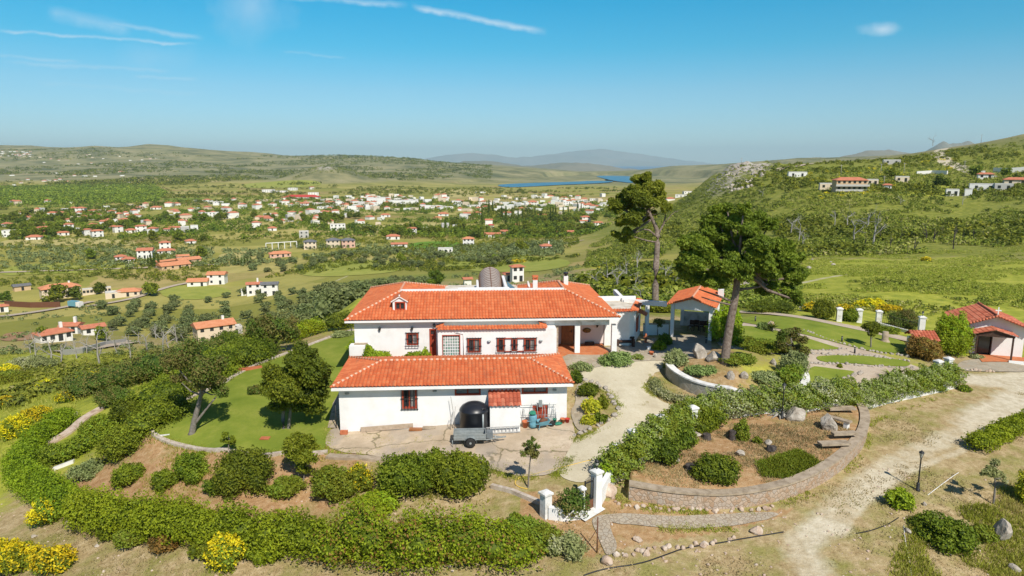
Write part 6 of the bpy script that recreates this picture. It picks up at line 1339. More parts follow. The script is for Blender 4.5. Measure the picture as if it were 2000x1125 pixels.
BU = [
 (1050,1082,110,54,lf_broomg,'loose green shrub between the rough hedge and the grassy shrub'),
 (235,905,80,62,lf_dark,'dark oleander inside the left hedge, above the grey shrub'),(200,870,80,56,lf_mid,'dark green shrub between the left hedge and oleanders'),(262,832,84,56,lf_dark,'dark leafy shrub above the rough stone kerb'),(330,790,80,56,lf_mid,'large green shrub left of the lawn tip'),(225,800,70,44,lf_bronze,'dull green shrub above the left hedge end'),(290,745,90,44,lf_bronze,'brownish shrub in the thicket beyond the leaning tree'),(430,745,60,40,lf_mid,'leafy shrub just behind the leaning tree'),
 (260,1075,70,50,lf_broomg,'ragged green shrub at the foot of the long hedge, left one'),(320,1085,60,40,lf_rust,'reddish shrub at the foot of the long hedge'),(215,1060,50,50,lf_mid,'small green shrub beside the corner broom'),(400,1095,60,40,lf_mid,'ragged green shrub left of the front broom'),(520,1105,70,46,lf_hedge,'ragged green shrub right of the front broom'),(640,960,60,50,lf_mid,'green shrub behind the middle of the long hedge'),
 (252,956,66,52,lf_mid,'rounded oleander bush on bare soil, leftmost of three'),(322,960,56,44,lf_mid,'rounded oleander bush on bare soil, middle of three'),(376,948,70,66,lf_mid,'taller oleander bush on bare soil, rightmost of three'),
 (480,972,120,95,lf_dark,'large dark green bush below the left lawn'),(430,968,60,40,lf_dark,'small dark bush left of the large dark one'),(560,975,80,40,lf_broomg,'light feathery bush behind the long hedge'),
 (175,940,70,40,lf_grey,'greyish spreading shrub inside the left hedge'),(258,880,58,34,lf_grey,'pale grey-green flowering shrub on the left bank'),(395,895,24,14,lf_mid,'tiny low green plant above the oleanders'),
 (800,985,130,100,lf_mid,'big oleander clump below the yard, left part'),(905,985,110,105,lf_mid,'big oleander clump below the yard, right part'),(850,955,90,80,lf_mid,'big oleander clump below the yard, middle part'),
 (655,985,90,70,lf_broomg,'light green leafy bush behind the rough hedge'),(735,1010,90,50,lf_vine,'bright green bush between hedge and oleanders'),
 (1012,1062,80,56,lf_broomg,'green tangled shrub left of the isolated pillar'),(1108,1092,84,46,lf_grey,'grassy olive green shrub below the gate wall'),(1000,1100,90,60,lf_hedge,'green bush at the right end of the rough hedge'),
 (1400,950,95,62,lf_dark,'large round dark bush over the rubble wall coping'),(1295,915,75,60,lf_dark,'dark green juniper next to the jasmine hedge'),(1335,880,60,50,lf_dark,'dark bush in the bed behind the juniper'),(1375,850,90,55,lf_mid,'tall green shrub between hedge and tree stumps'),
 (1448,863,36,45,lf_broomg,'small young pine sapling in the raised bed'),(1480,868,20,16,lf_mid,'tiny green plant right of the pine sapling'),
 (1760,1000,58,48,lf_hedge,'round clipped bush beside the dirt road lamp post'),(1850,1080,120,66,lf_dark,'wide low dark shrub in the lower right grass'),(1800,1035,60,24,lf_dark,'low green mat left of the wide dark shrub'),
 (2010,990,50,90,lf_gyel,'tall brownish grass clump at the right edge'),(1915,1060,70,30,lf_broomg,'low green shrub beside the jagged boulder'),
 (1200,722,66,34,lf_lav,'wide lavender bush in front of the porch'),(1243,706,28,16,lf_white,'small white flowering bush beside the lavender'),(1287,688,32,22,lf_hedge,'round clipped ball bush in the paved court'),(1298,680,34,28,lf_dark,'dark pot-shaped bush behind the clipped ball'),
 (1320,722,48,40,lf_grey,'grey green flowering bush at the left of the round planter'),(1370,738,62,22,lf_lav,'grey-green cushion plant along the planter coping'),(1492,752,62,26,lf_grey,'pale flowering cushion at the planter front right'),(1548,745,56,58,lf_grey,'large pale flowering shrub at the right of the planter'),(1440,718,80,20,lf_broomg,'low green ground cover around the pine foot'),(1480,700,120,30,lf_broomg,'green bed behind the round planter'),
 (1415,680,72,82,lf_vine,'tall climbing vine mass on the right side of the carport'),(1392,640,40,45,lf_vine,'upper part of the vine beside the carport roof'),
 (1148,780,46,32,lf_dark,'dark green shrub in the flower bed by the lower building'),(1154,812,40,34,lf_gyel,'yellow leaved shrub in the flower bed'),(1150,832,34,22,lf_gyel,'orange yellow low plant in the flower bed'),(1172,828,40,20,lf_mid,'spiky green plant in the front of the flower bed'),(1178,800,26,30,lf_broomg,'slim green plant on the white stones'),
 (1135,730,44,22,lf_grey,'flowering bush at the corner of the lower roof'),(1126,752,30,30,lf_dark,'dark bush behind the right roof corner of the lower building'),
 (722,704,24,26,lf_hedge,'small round clipped bush, left end of the terrace row'),(742,700,44,18,lf_hedge,'clipped oval bush on the terrace, left pair'),(812,700,46,18,lf_hedge,'clipped oval bush on the terrace below the window'),(832,698,20,20,lf_vine,'small yellowish ball bush beside the side door'),
 (692,684,26,18,lf_vine,'yellowish bush on the planter left of the villa'),(670,665,44,18,lf_grey,'low flowering bed beside the path left of the villa'),(497,775,26,24,lf_bronze,'small reddish bush on the left lawn'),
 (1803,712,66,54,lf_rust,'reddish brown shrub in front of the gate shelter'),(1856,706,80,92,lf_vine,'large bright green shrub beside the chapel'),(1640,720,10,12,lf_hedge,'tiny ball bush on the dark lower lawn'),
 (1608,632,50,48,lf_mid,'green shrub between yellow broom and the second fence pillar'),(1660,634,34,30,lf_mid,'dark flowering bush between two fence pillars'),(1765,650,60,44,lf_bronze,'dark rose bush over the iron fence'),(1728,660,60,20,lf_mid,'low green plants beside the garden road'),
 (1886,692,24,18,lf_mid,'small green bush at the chapel corner'),(1907,704,28,12,lf_grey,'pale cushion plant left of the chapel step'),(1822,770,50,24,lf_white,'end clump of jasmine beside the road'),(1883,768,30,16,lf_mid,'small green plant at the hedge end'),
 (1230,648,20,22,lf_mid,'small shrub behind the annex') ,(1285,652,22,30,lf_bronze,'small orange leaved bush at the low garden wall'),
 (1490,648,30,18,lf_lav,'pale grassy clump beside the small palm'),(1530,695,40,20,lf_broomg,'low green plants under the orange leaved tree'),
 (60,735,90,34,lf_grey,'grey green bush on the far left slope'),(20,760,80,30,lf_broomg,'green bush at the left edge of the slope'),(1290,620,60,30,lf_mid,'green bushes behind the beam by the tall pine'),(590,900,30,22,lf_mid,'small bush beside the yard kerb'),
 (1660,960,20,6,lf_broomg,'small weed tuft outside the rubble wall')]
for b in BU[:]:
    if b[5].startswith('small shrub behind') or b[5].startswith('small weed'): continue
    zz = None; o = bush(*b, **({'group': 'oleander bushes on bare soil'} if 'of three' in b[5] else {}))
    if 'terrace' in b[5] or 'side door' in b[5]:
        X, z = fp(b[0], b[1] - 6, 7.0); q = hw(X, 6.95, -13.95); o.location = q; o.scale = (1.05, 1.0, 1.35)
    if b[5].startswith('yellowish bush on the planter'): q = hw(*fp(b[0], b[1], 8.6)[:1], 8.6, -13.45); o.location = q
bush(1137, 772, 20, 18, lf_red, 'bright red bougainvillea in the flower bed', name='bougainvillea', cat='bush'); 
# yellow brooms
for (u, v, a, b, l, fr_) in [(90,1035,60,66,'yellow flowering broom bush at the outer corner of the hedge',.9),(25,1130,110,75,'large yellow broom bush in the bottom left corner, left half',.95),(105,1128,90,60,'large yellow broom bush in the bottom left corner, right half',.95),(440,1118,76,80,'yellow broom bush in front of the long clipped hedge',.8),
                        (705,965,56,60,'yellow flowering bush behind the rough hedge',.5),(480,955,30,18,'tiny yellow bush near the large dark one',.4),
                        (35,862,60,50,'yellow broom on the slope left of the hedge, lower one',.9),(75,830,60,36,'yellow broom on the slope left of the hedge, upper one',.9),(180,752,60,24,'yellow broom on the slope behind the thicket',.9),(395,697,56,18,'bright yellow broom above the shrub bank',1.0),(15,735,50,20,'yellow broom at the left edge, far one',.8),(100,765,50,22,'pale broom bush on the left slope',.6),(250,735,50,16,'narrow yellow broom along the thicket',.8),
                        (1590,618,52,26,'yellow broom right of the leftmost fence pillar',1.0),(1650,612,30,18,'yellow broom behind the second fence pillar',.9),(1700,612,60,26,'wide yellow broom behind the round topiary',1.0),(1735,620,50,22,'yellow broom behind the iron fence',1.0),(1808,515,22,12,'small yellow broom in the far meadow',1.0),(10,800,40,26,'yellow broom at the left edge, near one',.9),
                        (140,790,60,24,'greenish broom just above the left hedge',.5),(1010,520,40,10,'yellow flecked shrub beyond the villa roof',.5)]:
    bush(u, v, a, b, lf_broomg, l, accent=lf_yel, frac=fr_, asz=None, name='broom_bush', cat='broom', atop=-.2)
# ================================================================ trees built one by one
def wp(u, v, y): dx, s = ray(u, v); return Vector((dx * y, y, s * y))
def big_tree(name, base, stems, lobes, leaf, m, bark, label, n=8000, size=.1, seed=1, sub=5, subr=.5, core=0, shell=.6, dy=.8, aspect=1.6, limbs=True, cat='tree', low=-.9, hide=False, rand=.8):
    """base px, stems [(pixel path, r0, r1)], lobes [(u, v, radius px)] placed at the tree's own distance with real depth"""
    p = on(*base); k = pxm(p); rn = random.Random(seed); t = empty(name, p, 0, label, cat); L = []; mb = MB(); ctr = []
    for (u, v, r) in lobes:
        rr = r / k; q = wp(u, v, p.y + rn.uniform(-1, 1) * dy) - p; ctr.append((q, rr))
        for j in range(sub):
            d = Vector((rn.gauss(0, 1), rn.gauss(0, 1), rn.gauss(0, .8))).normalized() * rr * rn.uniform(.25, .75)
            L.append((q.x + d.x, q.y + d.y, q.z + d.z, rr * subr * rn.uniform(.8, 1.2), rr * subr * rn.uniform(.8, 1.2), rr * subr * rn.uniform(.6, .9)))
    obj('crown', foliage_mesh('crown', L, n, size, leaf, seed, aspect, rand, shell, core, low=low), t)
    for path, r0, r1 in stems:
        P = [wp(u, v, p.y) - p for u, v in path]; P[0].z -= .2; P = smooth([tuple(x) for x in P], 1)
        mb.tube(P, [r0 * (1.3 if i == 0 else 1) + (r1 - r0) * i / (len(P) - 1) for i in range(len(P))], 9)
    top = wp(*stems[0][0][-1], p.y) - p; mid = wp(*stems[0][0][-2], p.y) - p
    if limbs:
        for q, rr in ctr:
            a = mid.lerp(top, rn.uniform(.1, 1)); b_ = q + Vector((0, 0, -rr * .2)); c = a.lerp(b_, .5) + Vector((0, 0, -.12 * (b_ - a).length)); r_ = max(.02, min(stems[0][2], .035 * (b_ - a).length))
            mb.tube([a, c, b_], [r_, r_ * .7, r_ * .3], 6)
    mb.build('trunk', bark, t); return t
P1 = [(1360,500,44),(1342,532,26),(1378,545,26),(1395,450,42),(1400,420,20),(1440,428,30),(1472,430,28),(1502,436,20),(1482,468,42),(1432,475,46),(1522,484,32),(1512,522,42),(1550,500,22),(1556,538,28),(1542,568,20),(1418,520,36),(1462,508,38),(1500,556,28),(1340,512,24),(1402,548,26),(1352,468,20),(1452,408,14),(1420,404,12),(1560,585,16)]
big_tree('pine_tree', (1415,708), [([(1415,708),(1421,660),(1430,610),(1438,570),(1441,530),(1445,470)],.42,.2), ([(1436,585),(1400,577),(1365,565)],.1,.03), ([(1437,592),(1395,588),(1370,580)],.08,.03), ([(1440,560),(1475,562),(1500,555)],.12,.04), ([(1441,540),(1485,535),(1525,520)],.12,.03)],
         P1, None, lf_pine, bark_p, 'x') if False else None
def pine(base, stems, lobes, label, seed, n, size=.105, dy=1.8): return big_tree('pine_tree', base, stems, lobes, lf_pine, None, bark_p, label, n, size, seed, 9, .38, .7, .35, dy, 2.8, rand=1.1)
def _fix(): pass
pine((1415,708), [([(1415,708),(1421,660),(1430,610),(1438,570),(1441,530),(1443,500)],.33,.18), ([(1436,585),(1400,577),(1365,565)],.1,.03), ([(1437,592),(1395,588),(1370,580)],.08,.03), ([(1440,560),(1475,562),(1500,555)],.12,.04), ([(1441,540),(1485,535),(1525,520)],.12,.03)],
     P1, 'big leaning pine with broad dark crown, rooted in the round planter', 21, 120000)
P1 += [(1350,574,12),(1368,582,10),(1548,588,14),(1572,598,11),(1330,548,18),(1500,578,16),(1322,520,14)]
P2 = [(1250,360,24),(1232,375,22),(1275,365,22),(1262,345,14),(1225,400,26),(1255,395,28),(1290,390,20),(1300,405,14),(1205,400,18),(1240,425,24),(1215,430,18),(1195,392,10),(1265,420,16),(1225,455,14),(1240,380,20),(1205,455,12),(1220,468,10)]
pine((1280,600), [([(1280,600),(1280,540),(1284,480),(1285,455),(1275,430),(1265,410)],.42,.16), ([(1284,470),(1262,470),(1238,462)],.12,.04), ([(1285,455),(1300,430),(1298,405)],.14,.05), ([(1300,430),(1315,415),(1325,412)],.06,.02), ([(1285,460),(1262,445),(1240,455),(1222,462)],.12,.04)],
     P2, 'tall straight pine with bare trunk and high crown behind the beam', 22, 60000, .13)
def bt(base, stems, lobes, m, bark, label, n, size, seed, **kw): return big_tree(kw.pop('name', 'garden_tree'), base, stems, lobes, m, None, bark, label, n, size, seed, **kw)
bt((373,848), [([(373,848),(381,815),(390,785),(396,750)],.22,.09), ([(380,822),(402,800),(422,775)],.1,.04)], [(395,735,40),(362,722,34),(422,745,26),(340,706,26),(380,700,36),(412,712,28),(432,765,16),(350,740,18)], lf_bronze, bark_g, 'leaning pale-trunked tree with thin crown on the left lawn', 9000, .1, 31, shell=.9, subr=.55)
bt((555,838), [([(555,838),(552,815),(556,790),(565,760)],.13,.07), ([(563,836),(566,812),(570,785),(580,760)],.12,.06)], [(575,745,55),(540,758,36),(612,742,36),(590,706,34),(560,785,32),(602,778,34),(530,735,26),(626,718,22),(570,705,22),(605,690,14)], lf_dark, bark_g, 'dense round dark green tree with two pale stems on the left lawn', 24000, .1, 32, core=.7, shell=.4, subr=.55)
bt((447,882), [([(447,882),(446,865),(447,850)],.04,.02)], [(446,858,13),(440,848,9),(453,862,9)], lf_mid, bark_g, 'slim young tree at the front kerb of the left lawn', 900, .08, 33, shell=.9)
bt((585,938), [([(585,938),(583,910),(582,880)],.07,.03), ([(592,938),(596,905),(600,880)],.05,.02)], [(578,878,26),(592,862,22),(602,892,22),(570,860,18),(612,872,14),(590,915,16)], lf_mid, bark_g, 'loose leafy small tree at the left end of the yard', 6000, .09, 34, shell=.9, subr=.55)
bt((1031,952), [([(1031,952),(1033,925),(1036,895),(1038,875)],.05,.02)], [(1037,882,17),(1030,866,11),(1046,888,12),(1022,884,9),(1050,872,7),(1040,858,7)], lf_bronze, bark_g, 'thin young tree standing alone in the lower yard', 1700, .075, 35, shell=.9)
bt((532,690), [([(532,690),(530,672),(522,660),(505,650)],.32,.14), ([(531,675),(545,660),(556,650)],.2,.08)], [(530,648,34),(500,645,24),(560,642,26),(515,630,22),(545,628,22),(575,652,14),(485,655,14)], lf_bronze, burnt, 'old spreading tree with thick dark trunk beside the kerb path', 7000, .13, 36, shell=.9, subr=.55)
bt((1547,700), [([(1547,700),(1545,680),(1545,660)],.08,.04)], [(1545,668,26),(1528,655,16),(1562,684,20),(1548,648,15),(1568,665,13),(1532,676,16)], lf_bronze, bark_g, 'small bushy tree with orange tinted leaves right of the round planter', 6000, .09, 37, core=.6, shell=.5)
bt((1701,680), [([(1701,680),(1701,668),(1701,655)],.07,.05)], [(1701,642,17),(1694,636,10),(1710,646,10)], lf_dark, bark_g, 'round topiary tree on a short stem by the garden road', 3500, .09, 38, core=.75, shell=.3)
bt((1940,985), [([(1940,985),(1943,960),(1944,935),(1942,915)],.06,.03)], [(1942,918,16),(1928,922,11),(1956,930,11),(1944,904,10),(1962,940,7)], lf_grey, bark_g, 'young grey-green tree standing in the grass at right', 1800, .09, 39, shell=.9)
bt((1285,655), [([(1285,655),(1284,640),(1286,628)],.04,.02)], [(1286,628,12),(1278,634,8)], lf_bronze, bark_g, 'small orange leaved tree in front of the low garden wall', 900, .07, 40, shell=.9)
bt((850,560), [([(850,560),(850,545),(852,535)],.2,.08)], [(846,545,16),(858,548,14),(850,535,10)], lf_dark, bark_g, 'dark conifer with bare twigs beyond the left wing roof', 2500, .35, 41, shell=.6)
def palm(u, v, L, n, label, name='yucca', cat='yucca', col=lf_mid):
    p = on(u, v); rn = random.Random(u); t = empty(name, p, 0, label, cat); V = []; F = []; tt = []
    for k in range(n):
        a = rn.uniform(0, 6.28); e = rn.uniform(.1, 1.35); d = Vector((math.cos(a), math.sin(a), 0)); s = Vector((-math.sin(a), math.cos(a), 0)); l = L * rn.uniform(.8, 1.1); pv = None
        for j in range(5):
            f = j / 4; c = d * (l * f * math.cos(e * (1 - .3 * f))) + Vector((0, 0, .3 + l * f * math.sin(e) - .35 * l * f * f)); w = .07 * (1 - f * .85) * L
            V += [c - s * w, c + s * w]
            if j: b = len(V) - 4; F.append((b, b + 1, b + 3, b + 2)); tt.append(rn.random())
    V = np.array([tuple(q) for q in V]); obj('leaves', arr_mesh_q('leaves', V, np.array(F), [col], np.array(tt), np.zeros(len(F), int)), t)
    mb = MB(); mb.lathe([(.12, -.1), (.14, .3), (.08, .4)], 8); mb.build('trunk', bark_g, t)
palm(1507, 648, 1.05, 40, 'small dark fan palm on the middle lawn', 'palm', 'palm', lf_dark)
palm(1738, 742, .9, 46, 'spiky yucca behind the jasmine hedge, left of a pair'); palm(1757, 738, .95, 46, 'spiky yucca behind the jasmine hedge, right of a pair')
# ================================================================ grass tufts near the camera (nobody could count them)
def scatter(poly_uv, n, seed, reject=None):
    P = path_px(poly_uv); A = np.array(P); rg = rs(seed); X = rg.uniform(A[:, 0].min(), A[:, 0].max(), n); Y = rg.uniform(A[:, 1].min(), A[:, 1].max(), n)
    k = inside(X, Y, P); return X[k], Y[k]
def tufts(name, X, Y, m, label, hgt=.16, blades=7, spread=.12, seed=1, wd_=.02):
    rg = rs(seed); n = len(X); Z = h(X, Y); N = n * blades
    bx = np.repeat(X, blades) + rg.normal(0, spread, N); by = np.repeat(Y, blades) + rg.normal(0, spread, N); bz = np.repeat(Z, blades)
    a = rg.uniform(0, 6.28, N); hh_ = hgt * rg.uniform(.5, 1.4, N); ln = rg.normal(0, .4, (N, 2)) * hh_[:, None]; w = wd_ * rg.uniform(.7, 1.4, N)
    c, s = np.cos(a) * w, np.sin(a) * w
    V = np.stack([np.stack([bx - c, by - s, bz], -1), np.stack([bx + c, by + s, bz], -1), np.stack([bx + ln[:, 0] + c * .3, by + ln[:, 1] + s * .3, bz + hh_], -1), np.stack([bx + ln[:, 0] - c * .3, by + ln[:, 1] - s * .3, bz + hh_], -1)], 1).reshape(-1, 3)
    F = np.arange(4 * N).reshape(N, 4); t = np.clip(np.repeat(fbm(X, Y, 3, 2, seed), blades) + rg.normal(0, .15, N), 0, .999)
    obj(name, arr_mesh_q(name, V, F, [m], t, np.zeros(N, int)), label=label, cat='grass', kind='stuff')
def keep(X, Y, thr, sc, seed): k = fbm(X, Y, sc, 4, seed) > thr; return X[k], Y[k]
X, Y = scatter([(-60,1200),(2060,1200),(2060,760),(1850,780),(1690,830),(1680,900),(1600,960),(1450,1000),(1180,1000),(1000,1040),(300,1075),(-60,960)], 26000, 3); X, Y = keep(X, Y, .50, 3.5, 7)
tufts('dry_grass', X, Y, lf_dry, 'sparse dry grass tufts on the ground outside the garden', .07, 6, .16, wd_=.022)
EX, EY = [], []
rg_ = rs(77)
for q, cl_ in (([(1085,930),(1100,895),(1102,868),(1150,850),(1195,822),(1213,793),(1190,768),(1135,748)],0),([(1300,712),(1268,735),(1262,760),(1290,785),(1335,797)],0),([(636,884),(740,892),(880,905),(950,912),(1010,935),(1095,925),(1128,880),(1112,808)],0),([(295,842),(325,860),(374,874),(440,878),(540,884),(640,880),(642,840),(660,790)],0),([(295,842),(302,818),(332,797),(372,780),(440,744),(500,712),(560,690),(620,670),(690,645)],0),([(1180,1020),(1300,1034),(1420,1030),(1530,1003),(1400,1000),(1200,1000)],0),([(1170,950),(1230,985),(1330,998),(1450,998),(1540,982),(1640,935),(1690,870),(1695,830),(1760,800),(1860,768)],0)):
    P_ = np.array(path_px(q)); n_ = 900; i_ = rg_.randint(0, len(P_) - 1, n_); f_ = rg_.random_sample(n_)[:, None]; c_ = P_[i_] * (1 - f_) + P_[i_ + 1] * f_ + rg_.normal(0, .16, (n_, 2)); k_ = fbm(c_[:, 0], c_[:, 1], 1.5, 3, 4) > .45; EX.append(c_[k_, 0]); EY.append(c_[k_, 1])
tufts('edge_grass', np.concatenate(EX), np.concatenate(EY), lf_grass, 'grass and weeds along the edges of drive, yard, lawn and walls', .09, 6, .08, seed=12, wd_=.02)
X, Y = scatter([(640,885),(1090,925),(1110,850),(900,850),(660,845)], 2500, 78); X, Y = keep(X, Y, .6, 1.3, 79); tufts('yard_weeds', X, Y, lf_grass, 'weeds growing in the cracks of the yard', .07, 5, .06, seed=13, wd_=.018)
X, Y = scatter([(1700,1200),(2060,1200),(2060,940),(1900,960),(1780,1020)], 14000, 4); X, Y = keep(X, Y, .45, 2.5, 8)
tufts('green_grass', X, Y, lf_grass, 'longer green grass on the lower right corner', .16, 6, .12, seed=3)
X, Y = scatter([(1240,920),(1300,880),(1380,830),(1640,810),(1670,860),(1600,930),(1450,960),(1300,955)], 6000, 5); X, Y = keep(X, Y, .5, 1.8, 9)
tufts('bed_weeds', X, Y, lf_dry, 'weeds and dry grass in the raised bed', .1, 6, .12, seed=4, wd_=.016)
X, Y = scatter([(1480,905),(1560,880),(1600,905),(1540,935),(1490,930)], 3500, 6); tufts('green_patch', X, Y, lf_broomg, 'bright green weed patch in the raised bed', .16, 6, .1, seed=5, wd_=.03)
X, Y = scatter([(-40,1200),(2040,1200),(2040,960),(1700,880),(1690,960),(1450,1000),(1190,1000),(1000,960),(900,900),(640,890),(600,960),(250,1000),(-40,980)], 5200, 55); X, Y = keep(X, Y, .52, 2.2, 60); mb = MB(); Z = h(X, Y); rn = random.Random(8)
for x, y, z in zip(X, Y, Z): s = .03 + .09 * rn.random() ** 3; mb.rock((x, y, z + s * .2), s, s * .8, s * .6, rn.randint(0, 999), sub=1)
mb.build('loose_stones', rockp, label='small loose stones strewn over the bare ground', cat='stones', kind='stuff')
X, Y = scatter([(200,900),(330,850),(440,890),(640,895),(1000,960),(1060,1000),(960,1050),(300,1010)], 8000, 7); X, Y = keep(X, Y, .52, 2, 10); tufts('bank_weeds', X, Y, lf_grass, 'weeds on the bare bank below the lawn and yard', .12, 6, .12, seed=6)
X, Y = scatter([(-300,1000),(-300,700),(60,690),(420,660),(400,700),(200,760),(140,800),(60,860),(20,950)], 30000, 8); X, Y = keep(X, Y, .42, 5, 11); tufts('slope_grass', X, Y, lf_grass, 'long pale grass on the slope left of the garden', .3, 6, .3, seed=7, wd_=.04)
# ================================================================ fields
fm = {'green': sheetmat('vineyard_green', [(.13, .26, .03), (.19, .33, .04)], (.10, .18, .03), .05), 'dry': sheetmat('dry_field', [(.44, .37, .13), (.54, .46, .20)], (.32, .29, .08), .03), 'earth': sheetmat('bare_earth_field', [(.36, .19, .10), (.44, .27, .16)], (.26, .2, .1), .03), 'pale': sheetmat('yellow_green_field', [(.27, .31, .05), (.40, .38, .09)], (.2, .24, .04), .03)}
for q, k in (([(797,474),(895,470),(906,484),(800,490)],'green'),([(413,440),(440,437),(466,441),(462,449),(420,450)],'dry'),([(640,458),(740,440),(860,433),(862,442),(760,452),(650,466)],'dry'),([(0,468),(140,464),(268,470),(262,482),(120,478),(0,484)],'dry'),
             ([(425,496),(505,488),(520,500),(480,510),(430,508)],'dry'),([(188,387),(228,384),(233,396),(200,397)],'earth'),([(236,386),(255,384),(260,395),(242,396)],'pale'),([(836,375),(900,370),(955,373),(955,385),(860,388)],'dry'),([(0,655),(30,648),(72,650),(70,664),(0,668)],'earth'),
             ([(0,520),(170,512),(260,515),(250,530),(60,536),(0,540)],'pale'),([(560,520),(700,508),(790,512),(780,536),(600,545)],'pale'),([(850,505),(1010,498),(1120,505),(1100,528),(900,530)],'pale'),([(300,560),(420,556),(470,575),(330,590)],'pale'),([(470,358),(560,352),(640,356),(600,366),(480,370)],'pale'),([(380,350),(430,346),(470,350),(420,358)],'dry'),([(990,395),(1100,390),(1180,393),(1120,402),(1000,405)],'pale'),([(60,398),(150,394),(170,402),(70,406)],'pale')):
    p_ = G(*q[0]); drape('field', PX(q), fm[k], .1 + p_.y * .0003, max(6, p_.y * .02), jit=0)
def vroad(uv, w_): P = smooth(path_px(uv), 2); drape('track', strip(P, w_), trail_m, .5, 8, it=0)
vroad([(420,518),(300,524),(150,528),(0,533)], 4); vroad([(170,600),(260,585),(330,560),(420,545)], 4); vroad([(1140,470),(1090,478),(1040,480)], 5); vroad([(0,620),(60,612),(180,590)], 5); vroad([(120,690),(200,678),(260,668)], 5); vroad([(1515,335),(1560,325),(1590,320)], 4)
# ================================================================ houses of the valley
WC = {'w': wallmat((.80, .78, .74)), 'c': wallmat((.72, .60, .45)), 'p': wallmat((.66, .42, .33)), 'g': wallmat((.5, .48, .45)), 'y': wallmat((.76, .55, .32)), 't': wallmat((.62, .44, .27))}
RC = {'r': simple('far_red_roof', [(.46, .15, .085), (.58, .23, .13)], .8, .85, 0), 'o': simple('far_orange_roof', [(.56, .21, .10), (.66, .30, .16)], .8, .85, 0), 's': simple('far_slate_roof', [(.12, .12, .13), (.2, .2, .2)], .8, .8, 0), 'f': simple('far_flat_roof', [(.5, .48, .45), (.66, .64, .6)], .5, .9, 0), 'd': simple('far_dark_red_roof', [(.45, .05, .04), (.5, .08, .06)], .8, .85, 0)}
def house(u, v, wpx, dr, st, roof, wc, label, rz=0.0, kind='hip', windows=None, group=None, name='house', parts=True, chim=False):
    p = on(u, v); k = pxm(p); W = wpx / k / 2 * (.9 if wpx > 14 and u < 1240 else 1); D = W * dr; H_ = 2.8 * st; base = math.atan2(-p.x, p.y)
    t = empty(name, p, base + rz, label, 'house', group) if parts else None
    mb = MB(); mb.box(-W, W, 0, 2 * D, -4, H_); rm = MB(); e = .5
    if roof in 'f': rm.box(-W, W, 0, .3, H_, H_ + .5); rm.box(-W, W, 2 * D - .3, 2 * D, H_, H_ + .5); rm.box(-W, -W + .3, .3, 2 * D - .3, H_, H_ + .5); rm.box(W - .3, W, .3, 2 * D - .3, H_, H_ + .5); rm.box(-W + .3, W - .3, .3, 2 * D - .3, H_, H_ + .15)
    else:
        rh = min(W, D) * .42; x0, x1, y0, y1 = -W - e, W + e, -e, 2 * D + e; m_ = min(W, D) if kind == 'hip' else 0
        if W >= D: a, b = (-W - e + m_, D, H_ + rh), (W + e - m_, D, H_ + rh)
        else: a, b = (0, -e + m_, H_ + rh), (0, 2 * D + e - m_, H_ + rh)
        c = [(x0, y0, H_), (x1, y0, H_), (x1, y1, H_), (x0, y1, H_)]; bt_ = [(x, y, H_ - .22) for x, y, _ in c]
        fs = [(0, 1, 5, 4), (1, 2, 5), (2, 3, 4, 5), (3, 0, 4)] if W >= D else [(0, 1, 4), (1, 2, 5, 4), (2, 3, 5), (3, 0, 4, 5)]
        rm.add(c + [a, b] + bt_, fs + [(6, 7, 1, 0), (7, 8, 2, 1), (8, 9, 3, 2), (9, 6, 0, 3), (6, 9, 8, 7)])
    if not parts:
        n = len(mb.v); mb.v += rm.v; mb.f += [tuple(i + n for i in f) for f in rm.f]; mb.m += [1] * len(rm.f); mb.sm += rm.sm
        o = mb.build(name, [WC[wc], RC[roof]], loc=p, rz=base + rz, label=label, cat='house', group=group); return o
    mb.build('wall', WC[wc], t); rm.build('roof', RC[roof], t)
    nw = windows if windows is not None else max(1, min(5, int(W * 2 / 4)))
    if wpx > 17:
        for s_ in range(st):
            for i in range(nw):
                x = -W + 2 * W * (i + .5) / nw; mb = MB(); z = 3.0 * s_ + (.2 if (s_ == 0 and i == nw // 2) else 1.0); mb.box(x - .6, x + .6, -.06, .05, z, 3.0 * s_ + 2.3); mb.build('window', glassm, t)
    if chim: mb = MB(); mb.box(W * .5 - .4, W * .5 + .4, D - .4, D + .4, H_ + .3, H_ + 2.6); mb.build('chimney', WC['w'], t)
    return t
